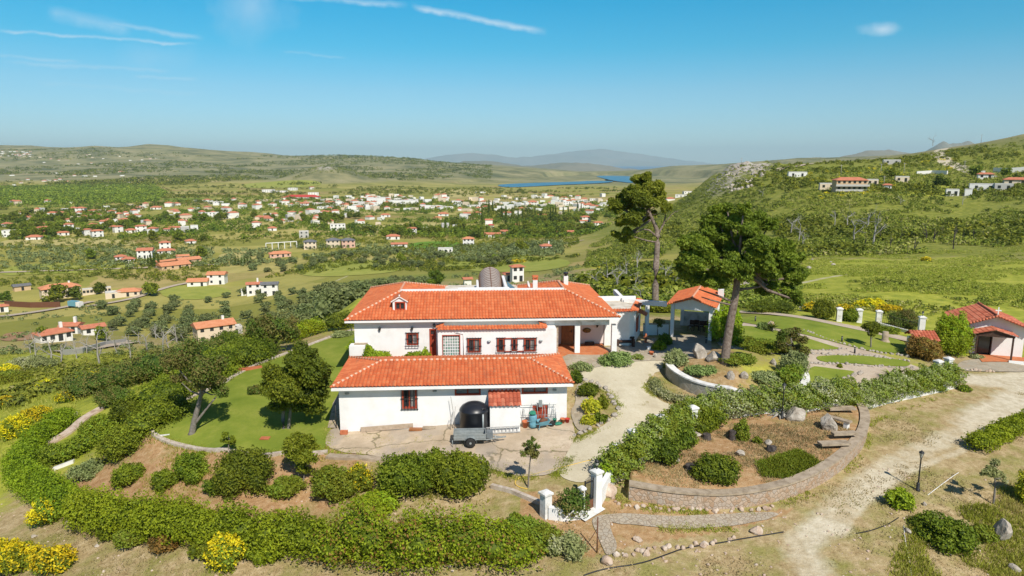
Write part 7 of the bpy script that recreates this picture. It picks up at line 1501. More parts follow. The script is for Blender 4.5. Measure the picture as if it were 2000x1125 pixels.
N1 = [(425,667,78,.55,2,'o','c','cream duplex with orange roof just below the old spreading tree',0.25,'gable',4,True),(462,655,26,.8,1,'f','g','low grey extension right of the cream duplex',0.2,'hip',1,False),
 (112,668,62,.6,1,'r','w','white house with red roof nearest the left edge, foremost wing',0.3,'hip',4,True),(135,652,36,.7,1,'r','w','white red-roofed wing behind the foremost left house',-.5,'gable',2,True),(185,655,42,.6,1,'r','w','white red-roofed wing right of the foremost left house',.2,'gable',2,False),
 (122,583,72,.5,2,'o','c','large beige villa with tan roof left of the arcade',.15,'hip',5,True),(250,580,46,.6,1,'o','c','beige villa wing with tan roof right of the arcade',-.2,'hip',3,False),(222,583,30,.7,1,'f','c','flat-roofed beige annex beside the tan villa wing',.0,'hip',1,False),(190,574,54,.15,1,'f','c','low beige arcade joining the two tan-roofed villas',.05,'hip',8,False),
 (385,560,40,.7,1,'o','w','white modern house with orange roof in the olive grove, left block',-.25,'gable',2,False),(422,556,36,.7,1.5,'o','w','white modern house with orange roof in the olive grove, right block',-.3,'gable',2,False),
 (497,577,30,.6,2,'r','w','white modern house with small red roof above the grove',-.1,'gable',2,True),(527,578,34,.6,2,'s','w','white modern block with solar panels above the grove',-.1,'gable',2,False),(480,577,18,.6,1,'f','w','low white garage left of the modern houses',0,'hip',0,False),
 (345,526,60,.5,1,'o','t','long tan-roofed complex, front hall, beside the cypresses',.35,'gable',4,False),(372,515,46,.5,1,'o','t','long tan-roofed complex, rear right hall',.35,'gable',3,False),(325,518,40,.3,1,'o','t','long tan-roofed complex, left wing',.45,'gable',2,False),(358,508,24,.6,1,'o','w','pale tan-roofed house behind the complex',.1,'gable',1,False),
 (45,568,30,.6,1,'s','t','small brown house with solar roof panels at left edge',.2,'gable',1,False),(5,610,22,.8,1,'r','w','red-roofed house cut by the left edge',0,'hip',1,False),
 (1012,551,26,.7,2,'r','w','white two-storey house with red roof right of the skylight',.3,'hip',2,False),(994,550,18,.9,1,'r','w','low red-roofed wing of the house right of the skylight',.3,'hip',1,False),(914,562,14,.8,1,'r','w','tiny red-roofed house left of the skylight',.2,'gable',1,False),
 (237,509,22,.8,1,'r','w','red-roofed white house left of the white modern one',.1,'hip',2,False),(252,514,24,.8,1,'r','w','front red-roofed house of a pair beside the modern one',.1,'hip',2,False),(283,505,30,.8,2,'r','w','white modern house with half red roof in mid valley',-.2,'gable',3,False),(325,497,34,.6,1,'r','w','long red-roofed house right of the modern white one',0,'hip',3,False),(323,488,22,.7,2,'r','w','two-storey red-roofed house behind the long one',0,'hip',2,False),(374,477,20,.8,1,'r','w','red-roofed house near the dark trees, mid valley',.2,'hip',1,False),
 (548,503,44,.5,1,'o','p','pink house with tan roof beside the concrete frame',.1,'hip',4,False),(606,487,26,.8,2,'s','c','grey hip-roofed beige house, leftmost of three',0,'hip',3,False),(651,484,28,.8,2,'s','c','grey hip-roofed beige house, middle of three',0,'hip',3,False),(681,484,28,.8,2,'s','p','grey hip-roofed pinkish house, rightmost of three',.1,'hip',3,False),
 (660,450,32,.5,2,'f','w','white flat-roofed modern block behind the dry field',0,'hip',4,False),(594,465,20,.7,2,'f','g','grey-white block near the three grey-roofed houses',0,'hip',2,False),(717,448,20,.6,1,'f','c','low flat cream house right of the white block',0,'hip',2,False),
 (915,481,24,.8,2,'o','w','white two-storey house beside the bright green field',0,'hip',3,False),(780,484,34,.4,1,'r','w','long low red-roofed barn left of the green field',0,'gable',2,False),(768,468,28,.7,1,'r','w','red-roofed house behind the low barn',0,'hip',2,False),(870,494,32,.5,1,'f','w','white ruin below the bright green field',0,'hip',3,False),
 (1068,489,24,.8,1,'r','w','white house with red roof left of the tall pine',.2,'hip',2,True),(1104,460,36,.5,1,'r','w','broad white house with red roof in the trees left of the pine',0,'gable',3,False),(962,464,34,.5,1,'r','w','red-roofed terrace of houses, left one',0,'gable',3,False),(985,458,24,.6,1,'r','w','red-roofed terrace of houses, right one',0,'hip',2,False),
 (895,446,24,.6,1,'f','w','flat pale house behind the two-storey house',0,'hip',2,False),(866,422,22,.7,1,'r','w','red-roofed house left of the cypress row',0,'hip',2,False),(855,430,18,.7,1,'o','y','ochre house left of the cypress row',0,'hip',1,False),(753,424,20,.6,1,'r','w','red-roofed house in trees, centre valley',0,'hip',2,False),(700,408,24,.6,1,'r','w','red-roofed white house near the factory',0,'hip',2,False),
 (415,425,28,.4,2,'f','w','pale blue-white long block in mid valley trees',0,'hip',4,False),(445,427,18,.5,1,'f','w','low white shed right of the long pale block',0,'hip',1,False),(532,451,18,.8,1,'r','w','red-roofed white house by the dry field',0,'hip',1,False),(500,445,14,.8,2,'r','w','narrow red-roofed house by the dry field',0,'hip',1,False)]
for a in N1:
    lb = a[7]; st = a[4]; o = house(*a[:3], a[3], int(st) if st != 1.5 else 2, a[5], a[6], lb, a[8], a[9], a[10], chim=a[11])
# balconies of the duplex
# small houses: villages of the plain
C1 = [(93,449,36,'r'),(17,463,24,'w'),(65,469,28,'r'),(135,449,18,'r'),(150,452,14,'w'),(124,460,22,'r'),(180,449,14,'r'),(173,460,16,'r'),(192,463,22,'r'),(203,443,17,'r'),(217,448,15,'r'),(233,454,18,'r'),(255,455,20,'r'),(276,453,22,'r'),(296,458,18,'r'),(341,450,22,'r'),(325,453,14,'r'),(362,455,17,'g'),(380,452,15,'w'),(224,434,10,'w'),(136,433,11,'r'),(156,415,19,'r'),(185,415,18,'r'),(121,420,20,'r'),(215,413,21,'c'),(44,419,14,'r'),(126,412,13,'w'),(304,409,21,'r'),(329,404,14,'r'),(324,425,20,'g'),(103,452,24,'r'),(88,458,20,'r')]
C2 = [(424,398,28,'w'),(441,402,17,'w'),(415,396,14,'w'),(523,376,24,'w'),(550,376,28,'w'),(570,372,18,'w'),(588,388,74,'d'),(532,403,18,'w'),(574,404,21,'w'),(595,405,18,'r'),(626,400,34,'w'),(631,408,28,'w'),(695,406,17,'w'),(610,370,8,'r'),(656,420,14,'r'),(618,437,14,'w'),(569,423,17,'r'),(569,430,16,'g'),(502,440,14,'r'),(612,382,22,'w')]
C3 = [(718,398,34,'w'),(744,389,24,'w'),(772,391,30,'w'),(800,393,26,'w'),(850,406,36,'w'),(872,408,30,'w'),(900,402,34,'w'),(925,405,28,'w'),(950,400,34,'w'),(975,398,20,'w'),(866,394,18,'w'),(835,395,14,'w'),(1010,400,24,'w'),(1040,402,20,'r'),(1062,404,16,'g'),(1085,398,20,'w'),(1110,402,24,'w'),(1140,396,26,'w'),(1160,392,18,'w'),(1148,408,18,'r'),(1180,402,20,'w'),(640,393,22,'w'),(660,400,20,'w'),(681,402,18,'r'),(912,421,16,'r'),(933,420,18,'r'),(990,424,18,'r'),(1012,422,16,'w'),(1005,444,12,'r'),(1060,425,18,'r'),(1098,419,18,'c'),(1100,410,16,'w'),(1145,434,20,'r'),(1140,442,16,'r'),(1170,440,20,'r'),(1150,420,14,'r'),(955,440,14,'r'),(958,445,12,'d'),(905,428,16,'w'),(805,458,20,'r'),(830,451,18,'w'),(870,448,16,'g'),(940,378,20,'w'),(1330,385,22,'w'),(1310,392,16,'r'),(1345,378,18,'w')]
words = {'r': ('r', 'w', 'red-roofed'), 'w': ('f', 'w', 'flat white'), 'g': ('f', 'g', 'grey'), 'c': ('f', 'c', 'cream'), 'd': ('d', 'w', 'dark red-roofed')}
ORD = ['first','second','third','fourth','fifth','sixth','seventh','eighth','ninth','tenth','eleventh','twelfth','thirteenth','fourteenth','fifteenth','sixteenth','seventeenth','eighteenth','nineteenth','twentieth'] + ['twenty-' + q for q in ('first','second','third','fourth','fifth','sixth','seventh','eighth','ninth')] + ['thirtieth']
for CL, where, grp in ((C1, 'the left village', 'houses of the left village'), (C2, 'the left-centre hamlet', 'houses of the scattered hamlet'), (C3, 'the town around the white factory', 'houses of the town')):
    cnt = {}
    for (u, v, w_, ty) in sorted(CL):
        ro, wc, wo = words[ty]; cnt[ty] = cnt.get(ty, 0) + 1; rn = random.Random(u * 31 + v)
        house(u, v, w_, rn.uniform(.45, .8) if w_ < 30 else .3, 2 if rn.random() < .35 and w_ < 30 else 1, ro, wc, f'{ORD[cnt[ty] - 1]} {wo} house from the left in {where}', rn.uniform(-.5, .5), 'hip' if rn.random() < .6 else 'gable', None, grp)
fa = on(722, 395); fac = house(735, 398, 40, .5, 3, 'f', 'w', 'large white factory hall in the town, left hall', 0, windows=0, name='factory'); house(790, 399, 60, .4, 2, 'f', 'w', 'long white factory hall in the town, right hall', 0, windows=0, name='factory')
# distant villages: tiny boxes
rn = random.Random(77); k = 0
def tiny(us, vs, n, wpx, label, grp, pr=.5):
    for _ in range(n):
        u = rn.uniform(*us); v = rn.uniform(*vs); house(u, v, rn.uniform(*wpx), .7, 1, 'r' if rn.random() < pr else 'f', rn.choice('wwwc'), label, rn.uniform(-.5, .5), 'hip', 0, grp, parts=False)
tiny((0, 62), (296, 306), 34, (3, 5), 'tiny pale house in the hill village at the far left', 'houses of the hill village')
tiny((60, 330), (302, 322), 20, (3, 5), 'tiny pale house scattered on the far left hills', 'houses on the far hills')
tiny((0, 260), (335, 376), 24, (5, 9), 'small pale house on the plain beyond the dark wood', 'houses beyond the wood')
tiny((640, 1180), (385, 412), 30, (6, 12), 'small pale house packed in the town around the factory', 'small houses of the town', .35)
tiny((400, 700), (395, 440), 16, (7, 11), 'small house hidden among the trees of the mid plain', 'small houses of the mid plain', .6)
rn = random.Random(5); mb = MB()
for (u0, u1, v0, v1, n_) in ((640, 1240, 384, 412, 170), (380, 760, 388, 440, 60), (0, 400, 396, 445, 50)):
    for _ in range(n_):
        p = on(rn.uniform(u0, u1), rn.uniform(v0, v1)); M_ = Matrix.Translation(p) @ Matrix.Rotation(rn.uniform(0, 3.1), 4, 'Z'); a_, b_, c_ = rn.uniform(2.5, 6.5), rn.uniform(2.5, 4.5), rn.choice((3, 3, 6)); mb.box(-a_, a_, -b_, b_, -2, c_, rn.choice((0, 0, 1)), M_)
        if rn.random() < (.28 if u0 == 640 else .6): mb.add([M_ @ Vector(q) for q in ((-a_ - .4, -b_ - .4, c_), (a_ + .4, -b_ - .4, c_), (a_ + .4, b_ + .4, c_), (-a_ - .4, b_ + .4, c_), (-a_ * .4, 0, c_ + 1.7), (a_ * .4, 0, c_ + 1.7))], [(0, 1, 5, 4), (1, 2, 5), (2, 3, 4, 5), (3, 0, 4)], 2)
mb.build('far_houses', [WC['w'], WC['c'], RC['r']], label='many tiny houses scattered through the far plain and town', cat='houses', kind='stuff')
# ---------------- hillside houses at right
hh1 = house(1663, 374, 58, .45, 2, 'r', 't', 'grey-beige two-storey hillside house with long red roof', .35, 'hip', 6)
k_ = hh1; p_ = hh1.location; kk = pxm(p_); W = 62 / kk / 2
for z in (.3, 2.7): mb = MB(); mb.box(-W - .1, W + .1, -1.4, -.02, z - .2, z); mb.box(-W - .1, W + .1, -1.4, -1.25, z, z + .8); mb.build('balcony', WC['g'], hh1)
HL = [(1704,362,20,.6,1,'f','c','pale flat-roofed block behind the red-roofed hillside house'),(1616,370,28,.6,1,'f','c','low cream flat building left of the red-roofed hillside house'),(1558,346,34,.5,1,'f','w','long low white building on the ridge slope'),(1733,372,14,.8,1,'r','w','tiny red-roofed hut right of the hillside house'),(1860,383,22,.6,1,'f','w','small white shed on the hillside meadow'),(1891,383,12,.8,1,'f','w','tiny white hut right of the white shed'),
      (1742,321,30,.5,1,'f','g','grey flat hut on the upper ridge'),(1762,356,24,.5,1,'f','c','cream building on the terrace by the hillside field'),(1925,350,26,.5,1,'r','w','white house with red roof at upper right, left one'),(1985,362,40,.5,1,'r','c','house with red roof at the right edge of the hillside'),(1920,372,46,.3,1,'f','w','long low white building at upper right'),(1915,345,14,.6,1,'f','w','small white block above the long low building'),(1960,372,30,.4,1,'f','g','grey low building below the right edge house')]
for a in HL: house(*a, rz=.15, windows=2)
wallstrip([tuple(on(u, v).xy) for u, v in ((1790,342),(1820,340),(1850,341))], .6, 2.2, WC['w'], 'terrace_wall', label='long white terrace wall above the hillside field', cat='wall')
wallstrip([tuple(on(u, v).xy) for u, v in ((1940,336),(1970,337),(2010,334))], .6, 2.5, WC['w'], 'terrace_wall', label='white terrace wall at the upper right edge', cat='wall')
wallstrip([tuple(on(u, v).xy) for u, v in ((10,598),(60,601),(118,600))], .4, 2.6, brownmetal, 'brown_fence', label='long brown fence below the beige villa', cat='fence')
wallstrip([tuple(on(u, v).xy) for u, v in ((120,694),(160,690),(205,676),(245,670))], .5, 1.4, WC['g'], 'field_wall', label='pale wall running below the foremost left house', cat='wall')
mb = MB(); P0_ = on(520, 488); P1_ = on(580, 484)
for k in range(6): q = P0_.lerp(P1_, k / 5); mb.bar(q - P0_, q - P0_ + Vector((0, 0, 5)), .5)
mb.bar(Vector((0, 0, 5)), P1_ - P0_ + Vector((0, 0, 5)), .5); mb.build('concrete_frame', WC['w'], loc=P0_, label='bare concrete frame left of the grey-roofed houses', cat='structure')
tk = empty('truck', on(425, 515.5) if False else on(147, 601), -.3, 'blue and white truck parked beside the brown fence', 'truck')
mb = MB(); mb.box(-3, 1.6, -1.2, 1.2, .9, 3.2); mb.build('cargo_box', bluep, tk); mb = MB(); mb.box(1.8, 3.8, -1.2, 1.2, .6, 2.9); mb.build('cab', WC['w'], tk)
for x in (-2, 2.8):
    for y in (-1.2, 1.2): t2 = MB(); t2.lathe([(.5, -.15), (.5, .15)], 14); w_ = t2.build('wheel', rubber, tk); w_.location = (x, y, .5); w_.rotation_euler = (R(90), 0, 0)
# ================================================================ trees of the valley
def tmesh(name, m, seed, n, size, shape='round', core=.7):
    rn = random.Random(seed)
    if shape == 'cyp': L = [(0, 0, .15 + .1 * i, .085 * (1.15 - abs(i - 3) * .12), .085 * (1.15 - abs(i - 3) * .12), .13) for i in range(9)]
    else:
        L = [(0, 0, .5, .34, .34, .3)]
        for i in range(8): a = rn.uniform(0, 6.28); q = rn.uniform(.15, .38); r = rn.uniform(.14, .24); L.append((q * math.cos(a), q * math.sin(a), rn.uniform(.3, .78), r, r, r * .85))
    return foliage_mesh(name, L, n, size, m, seed, core=core, noise=.25, shell=.4)
OL = [tmesh('olive_tree', lf_olive, 100 + i, 420, .075) for i in range(4)]; DT = [tmesh('broadleaf_tree', lf_dark if i % 2 else lf_mid, 110 + i, 420, .075) for i in range(5)]; CYM = [tmesh('cypress_tree', lf_dark, 120 + i, 260, .05, 'cyp') for i in range(2)]
def inst(meshes, pts, sz, name, label, cat, group, seed, squash=1.0):
    rn = random.Random(seed)
    for (x, y) in pts:
        s = rn.uniform(*sz); z = GZ(x, y) - .12 * s if not isinstance(x, tuple) else 0
        q = x / y; r_ = math.hypot(x, y); w_ = ('at the left edge', 'at left', 'at left centre', 'behind the villa', 'at right')[min(4, int((q + .74) / .22))]; d_ = ('nearer', 'middle', 'farther')[0 if r_ < 190 else 1 if r_ < 420 else 2]
        obj(name, rn.choice(meshes), loc=(x, y, z), rz=rn.uniform(0, 6.28), sc=(s, s, s * squash), label=f'{label}, {d_} ones {w_}', cat=cat, group=f'{group}, {d_} ones {w_}')
def poly_pts(uv, n, seed, row=None, thr=None, sc=60, mind=0):
    P = path_px(uv); A = np.array(P); rg = rs(seed)
    X = rg.uniform(A[:, 0].min(), A[:, 0].max(), n * 6); Y = rg.uniform(A[:, 1].min(), A[:, 1].max(), n * 6)
    if row: c, s = math.cos(.4), math.sin(.4); a = np.round((X * c + Y * s) / row) * row + rg.normal(0, row * .1, len(X)); b = np.round((-X * s + Y * c) / row) * row + rg.normal(0, row * .1, len(X)); X, Y = a * c - b * s, a * s + b * c
    k = inside(X, Y, P)
    if thr is not None: k &= fbm(X, Y, sc, 3, seed + 50) > thr
    X, Y = X[k], Y[k]; out = []; cell = set()
    for x, y in zip(X, Y):
        q = (round(x / max(mind, .1)), round(y / max(mind, .1)))
        if mind and q in cell: continue
        cell.add(q); out.append((x, y))
        if len(out) >= n: break
    return out
ol = poly_pts([(180,600),(480,575),(700,560),(700,600),(640,625),(480,640),(250,625)], 100, 1, 7.5, mind=6) + poly_pts([(560,600),(690,560),(860,548),(870,560),(760,572),(640,640)], 40, 2, 7.5, mind=6) + poly_pts([(160,640),(380,620),(480,640),(470,660),(300,665)], 36, 3, 7.5, mind=6) + poly_pts([(480,500),(760,490),(1000,500),(1000,520),(700,530),(500,545)], 74, 4, 8.5, .45, 50, mind=7)
inst(OL, ol, (4.6, 6.2), 'olive_tree', 'rounded grey-green olive tree of the valley grove', 'tree', 'olive trees of the valley grove', 5, .85)
dtp = poly_pts([(0,470),(300,468),(480,480),(700,465),(900,470),(1150,455),(1200,420),(0,425)], 190, 11, None, .5, 70, mind=9) + poly_pts([(0,600),(200,585),(420,590),(700,560),(0,560)], 8, 12, None, None, mind=15)
inst(DT, dtp, (8, 13), 'broadleaf_tree', 'dark green broadleaf tree of the valley', 'tree', 'broadleaf trees of the valley', 6, .9)
for (u, v, h_, lb) in [(179,506,22,'large dark round tree in the meadow at left'),(785,512,20,'dark round tree in the pale meadow, left one'),(1020,492,26,'dark round tree right of the pale meadow'),(970,512,18,'solitary green tree in the pale meadow'),(844,460,20,'dark tree by the bright green field'),(96,550,14,'small round tree in the meadow behind the beige villa'),(395,505,26,'big dark tree beside the tan-roofed complex'),(300,470,22,'big dark tree beside the left village'),(1285,500,20,'dark green tree on the slope behind the pines'),
                       (1838,368,30,'big olive green tree on the hillside field'),(1742,350,26,'dark pine right of the hillside house'),(1905,345,22,'dark tree between the upper right houses'),(1965,345,18,'dark tree at the upper right edge'),(90,668,34,'dark cypress-like tree before the foremost left house'),(200,665,30,'tall green conifer beside the foremost left house')]:
    p = on(u, v); s = h_ / pxm(p) * 1.15; obj('broadleaf_tree', DT[(u + v) % 5], loc=p - Vector((0, 0, s * .12)), sc=s, label=lb, cat='tree')
cyp = [(942,440,32),(988,440,34),(980,428,24),(1000,430,20),(1012,432,22),(1020,428,18),(1030,426,18),(1045,424,20),(1058,428,18),(1075,432,26),(1080,434,28),(1085,430,24),(1050,438,16),(1060,440,18),(1010,448,20),(1014,448,16),(900,436,14),(870,452,26),(1100,420,16),(1110,418,14),(955,418,26),(962,416,22),(296,522,26),(290,520,20),(302,523,28),(310,520,22),(316,518,18),(460,518,16),(466,518,16),(472,518,15),(478,517,16),(484,517,15),(490,516,14),(1128,412,16),(1135,412,14)]
rn = random.Random(9)
for (u, v, h_) in cyp: p = on(u, v); s = h_ / pxm(p) * 1.05; obj('cypress_tree', CYM[rn.randint(0, 1)], loc=p - Vector((0, 0, .05 * s)), rz=rn.uniform(0, 6), sc=s, label='slender dark cypress ' + ('beside the tan-roofed complex' if u < 400 else 'in the row left of the grey-roofed houses' if u < 500 else 'in the town trees left of the tall pine'), cat='tree', group='cypresses ' + ('by the complex' if u < 400 else 'in a short row' if u < 500 else 'of the town'))
# ---------------- masses of vegetation
def blobs(name, X, Y, r, m, nq, label, seed=1, flat=.7, size=.42, lift=.25, cat='vegetation'):
    rg = rs(seed); n = len(X)
    if n == 0: return
    Z = h(X, Y); R_ = r if hasattr(r, '__len__') else np.full(n, r); N = n * nq
    d = rg.normal(0, 1, (N, 3)); d /= np.linalg.norm(d, axis=1)[:, None]; d[:, 2] = np.abs(d[:, 2]) * 1.0
    rr = np.repeat(R_, nq); off = (1 - .35 * rg.random_sample(N))[:, None] * (1 + .25 * np.sin(d[:, :1] * 4 + np.repeat(np.arange(n), nq)[:, None]))
    C = np.stack([np.repeat(X, nq), np.repeat(Y, nq), np.repeat(Z + R_ * lift, nq)], -1) + d * off * rr[:, None] * np.array([1, 1, flat])
    V, F = leaf_quads(C, d * np.array([1, 1, 1.4]), size * rr * rg.uniform(.6, 1.2, N), rg, 1.3, .5)
    t = np.clip(np.repeat(rg.random_sample(n) * .5 + fbm(X, Y, 40, 2, seed) * .5, nq) + rg.normal(0, .15, N), 0, .999)
    obj(name, arr_mesh_q(name, V, F, [m], t, np.zeros(N, int)), label=label, cat=cat, kind='stuff')
def region(uv, n, seed, thr=None, sc=60, mode='world'):
    """points thrown on the ground inside an outline; density falls with distance"""
    P = path_px(uv); A = np.array(P); rg = rs(seed); r0, r1 = np.hypot(A[:, 0], A[:, 1]).min(), np.hypot(A[:, 0], A[:, 1]).max(); a0, a1 = np.arctan2(A[:, 0], A[:, 1]).min(), np.arctan2(A[:, 0], A[:, 1]).max()
    a = rg.uniform(a0, a1, n); q = np.exp(rg.uniform(math.log(r0 * .9), math.log(r1 * 1.1), n)); X, Y = q * np.sin(a), q * np.cos(a); k = inside(X, Y, P)
    if thr is not None: k &= fbm(X, Y, sc, 4, seed) > thr
    return X[k], Y[k]
X, Y = region([(0,420),(600,416),(1250,418),(1280,380),(1200,366),(600,362),(0,352)], 9000, 21, .50, 90); blobs('valley_woods', X, Y, rs(1).uniform(2.5, 5, len(X)), lf_dark, 30, 'mass of trees covering the plain beyond the town', 21, .9)
X, Y = region([(0,470),(480,468),(700,462),(1150,458),(1230,420),(1180,395),(600,385),(0,395)], 12000, 37, .43, 45); blobs('village_trees', X, Y, rs(31).uniform(1.5, 4.0, len(X)), lf_dark, 26, 'mass of garden trees between the valley houses', 37, .95)
X, Y = region([(0,402),(300,396),(330,380),(300,360),(180,362),(0,366)], 5200, 22, .3, 60); blobs('pine_wood', X, Y, rs(2).uniform(3, 5.5, len(X)), lf_pine, 30, 'dark pine wood on the left of the plain', 22, 1.1)
X, Y = region([(0,365),(600,362),(960,350),(960,320),(600,305),(0,292)], 20000, 23, .49, 260); blobs('hill_woods', X, Y, rs(3).uniform(5, 10, len(X)), lf_dark, 12, 'patches of dark trees on the far hills', 23, .7)
X, Y = region([(560,352),(600,335),(640,322),(690,330),(740,352)], 6000, 38, .40, 60); blobs('knoll_scrub', X, Y, rs(33).uniform(2, 4.5, len(X)), lf_scrub, 14, 'dark scrub on the rocky knoll in the plain', 38, .7)
X, Y = region([(0,560),(600,535),(1130,510),(1130,440),(600,440),(0,440)], 15000, 24, .44, 40); blobs('valley_shrubs', X, Y, rs(4).uniform(.6, 2.1, len(X)), lf_dark, 26, 'shrubs and small trees scattered over the near plain', 24, .85)
X, Y = region([(0,530),(480,520),(700,500),(1100,500),(1100,470),(0,480)], 5200, 25, .42, 70); blobs('olive_groves', X, Y, rs(5).uniform(1.6, 2.8, len(X)), lf_olive, 34, 'farther olive groves of the plain', 25, .85)
X, Y = region([(0,720),(300,690),(430,665),(480,640),(700,590),(840,560),(1130,560),(1130,520),(600,560),(0,600)], 4500, 26, .52, 22); blobs('grove_scrub', X, Y, rs(6).uniform(.5, 1.5, len(X)), lf_olive, 40, 'low grey-green scrub between the olive trees', 26, .8)
X, Y = region([(0,730),(130,700),(430,672),(480,690),(440,712),(150,775),(0,800)], 5200, 27, .40, 14); blobs('slope_scrub', X, Y, rs(7).uniform(.3, 1.0, len(X)), lf_scrub, 26, 'scrub on the slope behind the left garden', 27, .8)
X, Y = region([(1130,560),(1150,480),(1230,440),(1330,390),(1440,325),(1600,320),(1800,302),(2060,262),(2060,470),(1800,495),(1600,500),(1420,560),(1250,590)], 32000, 28, .40, 25); blobs('hillside_scrub', X, Y, rs(8).uniform(.5, 1.6, len(X)), lf_scrub, 30, 'dense green scrub over the right hillside', 28, .75)
X, Y = region([(1130,560),(1230,440),(1440,325),(1800,302),(2060,262),(2060,470),(1600,500),(1250,590)], 9000, 29, .54, 40); blobs('hillside_bushes', X, Y, rs(9).uniform(1.0, 2.4, len(X)), lf_dark, 40, 'darker green bushes over the right hillside', 29, .8)
X, Y = region([(1090,600),(1130,540),(1300,520),(1420,560),(1560,560),(1560,600),(1440,604),(1300,600)], 6500, 30, .36, 9); blobs('near_scrub', X, Y, rs(10).uniform(.25, .9, len(X)), lf_scrub, 60, 'scrub just behind the villa and the pines', 30, .8)
X, Y = region([(1420,600),(1430,560),(1520,500),(1800,490),(2060,470),(2060,640),(1830,640),(1700,606)], 30000, 31, .42, 10); blobs('meadow_plants', X, Y, rs(11).uniform(.15, .5, len(X)), lf_grass, 18, 'low yellow-green plants of the meadow', 31, .5)
X, Y = region([(1460,600),(1560,560),(2060,470),(2060,640),(1830,640),(1700,606)], 3500, 32, .60, 12); blobs('meadow_shrubs', X, Y, rs(12).uniform(.25, .7, len(X)), lf_scrub, 34, 'low dark shrubs of the meadow', 32, .6)
X, Y = region([(1560,345),(1830,300),(1900,300),(1860,330),(1700,380),(1560,400)], 1500, 33, .55, 20); blobs('hillside_broom', X, Y, rs(13).uniform(.5, 1.4, len(X)), lf_yel, 20, 'yellow broom in flower on the upper hillside', 33, .7)
X, Y = region([(1100,545),(1180,500),(1250,480),(1300,540),(1200,580)], 500, 34, .55, 10); blobs('slope_broom', X, Y, rs(14).uniform(.4, .9, len(X)), lf_yel, 20, 'yellow broom on the slope behind the villa', 34, .7)
# rocks on the knoll and slopes
X, Y = region([(1395,372),(1420,335),(1450,322),(1490,322),(1500,345),(1470,365),(1420,378)], 900, 35, .45, 12); mb = MB(); rn = random.Random(3); Z = h(X, Y)
for x, y, z in list(zip(X, Y, Z))[:130]: s = rn.uniform(.6, 2.2); mb.rock((x, y, z + s * .2), s, s * .8, s * .8, rn.randint(0, 9999), sub=1)
mb.build('rock_outcrop', rockw, label='pale rocks strewn over the rocky knoll', cat='rocks', kind='stuff')
X, Y = region([(1140,560),(1250,500),(1400,470),(1700,470),(1700,500),(1450,570),(1250,590)], 300, 36, .5, 12); mb = MB(); Z = h(X, Y)
for x, y, z in zip(X, Y, Z): s = rn.uniform(.25, .8); mb.rock((x, y, z + s * .2), s, s * .8, s * .7, rn.randint(0, 9999), sub=1)
mb.build('slope_rocks', rockw, label='small pale rocks scattered on the scrub slope', cat='rocks', kind='stuff')
# ---------------- dead and burnt trees, poles
def dead_mesh(seed, m, spread=.5, lv=3):
    rn = random.Random(seed); mb = MB()
    def br(a, d, L, r, k):
        b = a + d * L; c = a.lerp(b, .5) + Vector((rn.uniform(-1, 1), rn.uniform(-1, 1), 0)) * L * .08; mb.tube([a, c, b], [r, r * .8, r * .45], 5 if k < lv else 4, cap=False)
        if k <= 0: return
        for i in range(rn.randint(3, 4)):
            t = rn.uniform(.35, 1); q = (d + Vector((rn.gauss(0, 1), rn.gauss(0, 1), rn.gauss(.1, .5))) * spread).normalized(); br(a.lerp(b, t), q, L * rn.uniform(.4, .65), r * .5 * (1.2 - t * .5), k - 1)
    br(Vector((0, 0, -.05)), Vector((rn.uniform(-.1, .1), 0, 1)).normalized(), .62, .028, lv); me = bpy.data.meshes.new('dead_tree'); me.from_pydata(mb.v, [], mb.f); me.materials.append(m)
    for p in me.polygons: p.use_smooth = True
    return me
DM = [dead_mesh(i, deadw, .8) for i in range(4)]; BM_ = [dead_mesh(20 + i, burnt, .35, 1) for i in range(3)]
def dead(lst, meshes, label, group, seed=1):
    rn = random.Random(seed)
    for i, (u, v, hp_) in enumerate(lst): p = on(u, v); s = hp_ / pxm(p) * 1.25; obj('dead_tree', meshes[i % len(meshes)], loc=p, rz=rn.uniform(0, 6), sc=s, label=label, cat='dead tree', group=group)
dead([(70,700,50),(100,708,60),(118,712,55),(150,700,40),(195,712,70),(170,690,35),(230,690,40),(255,700,50),(290,690,45),(320,695,60),(330,680,40),(345,668,35),(60,690,36),(210,672,36),(275,672,34),(305,662,30),(360,690,40)], DM, 'grey leafless tree on the slope beyond the left garden', 'bare grey trees on the left slope', 2)
dead([(1185,560,50),(1205,570,46),(1225,555,50),(1240,575,40),(1165,565,40),(1300,560,50),(1310,575,44),(1245,530,40),(1655,440,34),(1668,470,50),(1690,450,46),(1705,480,60),(1560,470,44),(1545,460,40),(1570,480,34),(1630,440,30),(1490,385,18),(1250,590,34),(1760,400,20),(1880,400,20)], DM, 'pale bare dead tree standing in the hillside scrub', 'bare dead trees on the hillside', 3)
dead([(1787,493,34),(1862,486,44),(1808,470,36),(1824,474,36),(1772,496,18),(1843,462,24),(1880,470,18),(1900,468,20),(1760,470,24),(1740,480,26),(1718,470,28),(1920,466,18),(1690,480,24)], BM_, 'thin burnt tree trunk standing on the hillside', 'burnt trunks on the hillside', 4)
dead([(1822,284,20)], DM, 'bare tree on the skyline beside the ridge track', None, 5)
def pole(u, v, hp_, label): p = on(u, v); s = hp_ / pxm(p); t = empty('utility_pole', p, 0, label, 'pole', 'utility poles on the hillside'); mb = MB(); mb.tube([(0, 0, -.5), (0, 0, s)], [.16, .1], 6); mb.build('post', deadw, t); mb = MB(); mb.box(-.9, .9, -.06, .06, s - .5, s - .38); mb.build('crossarm', deadw, t)
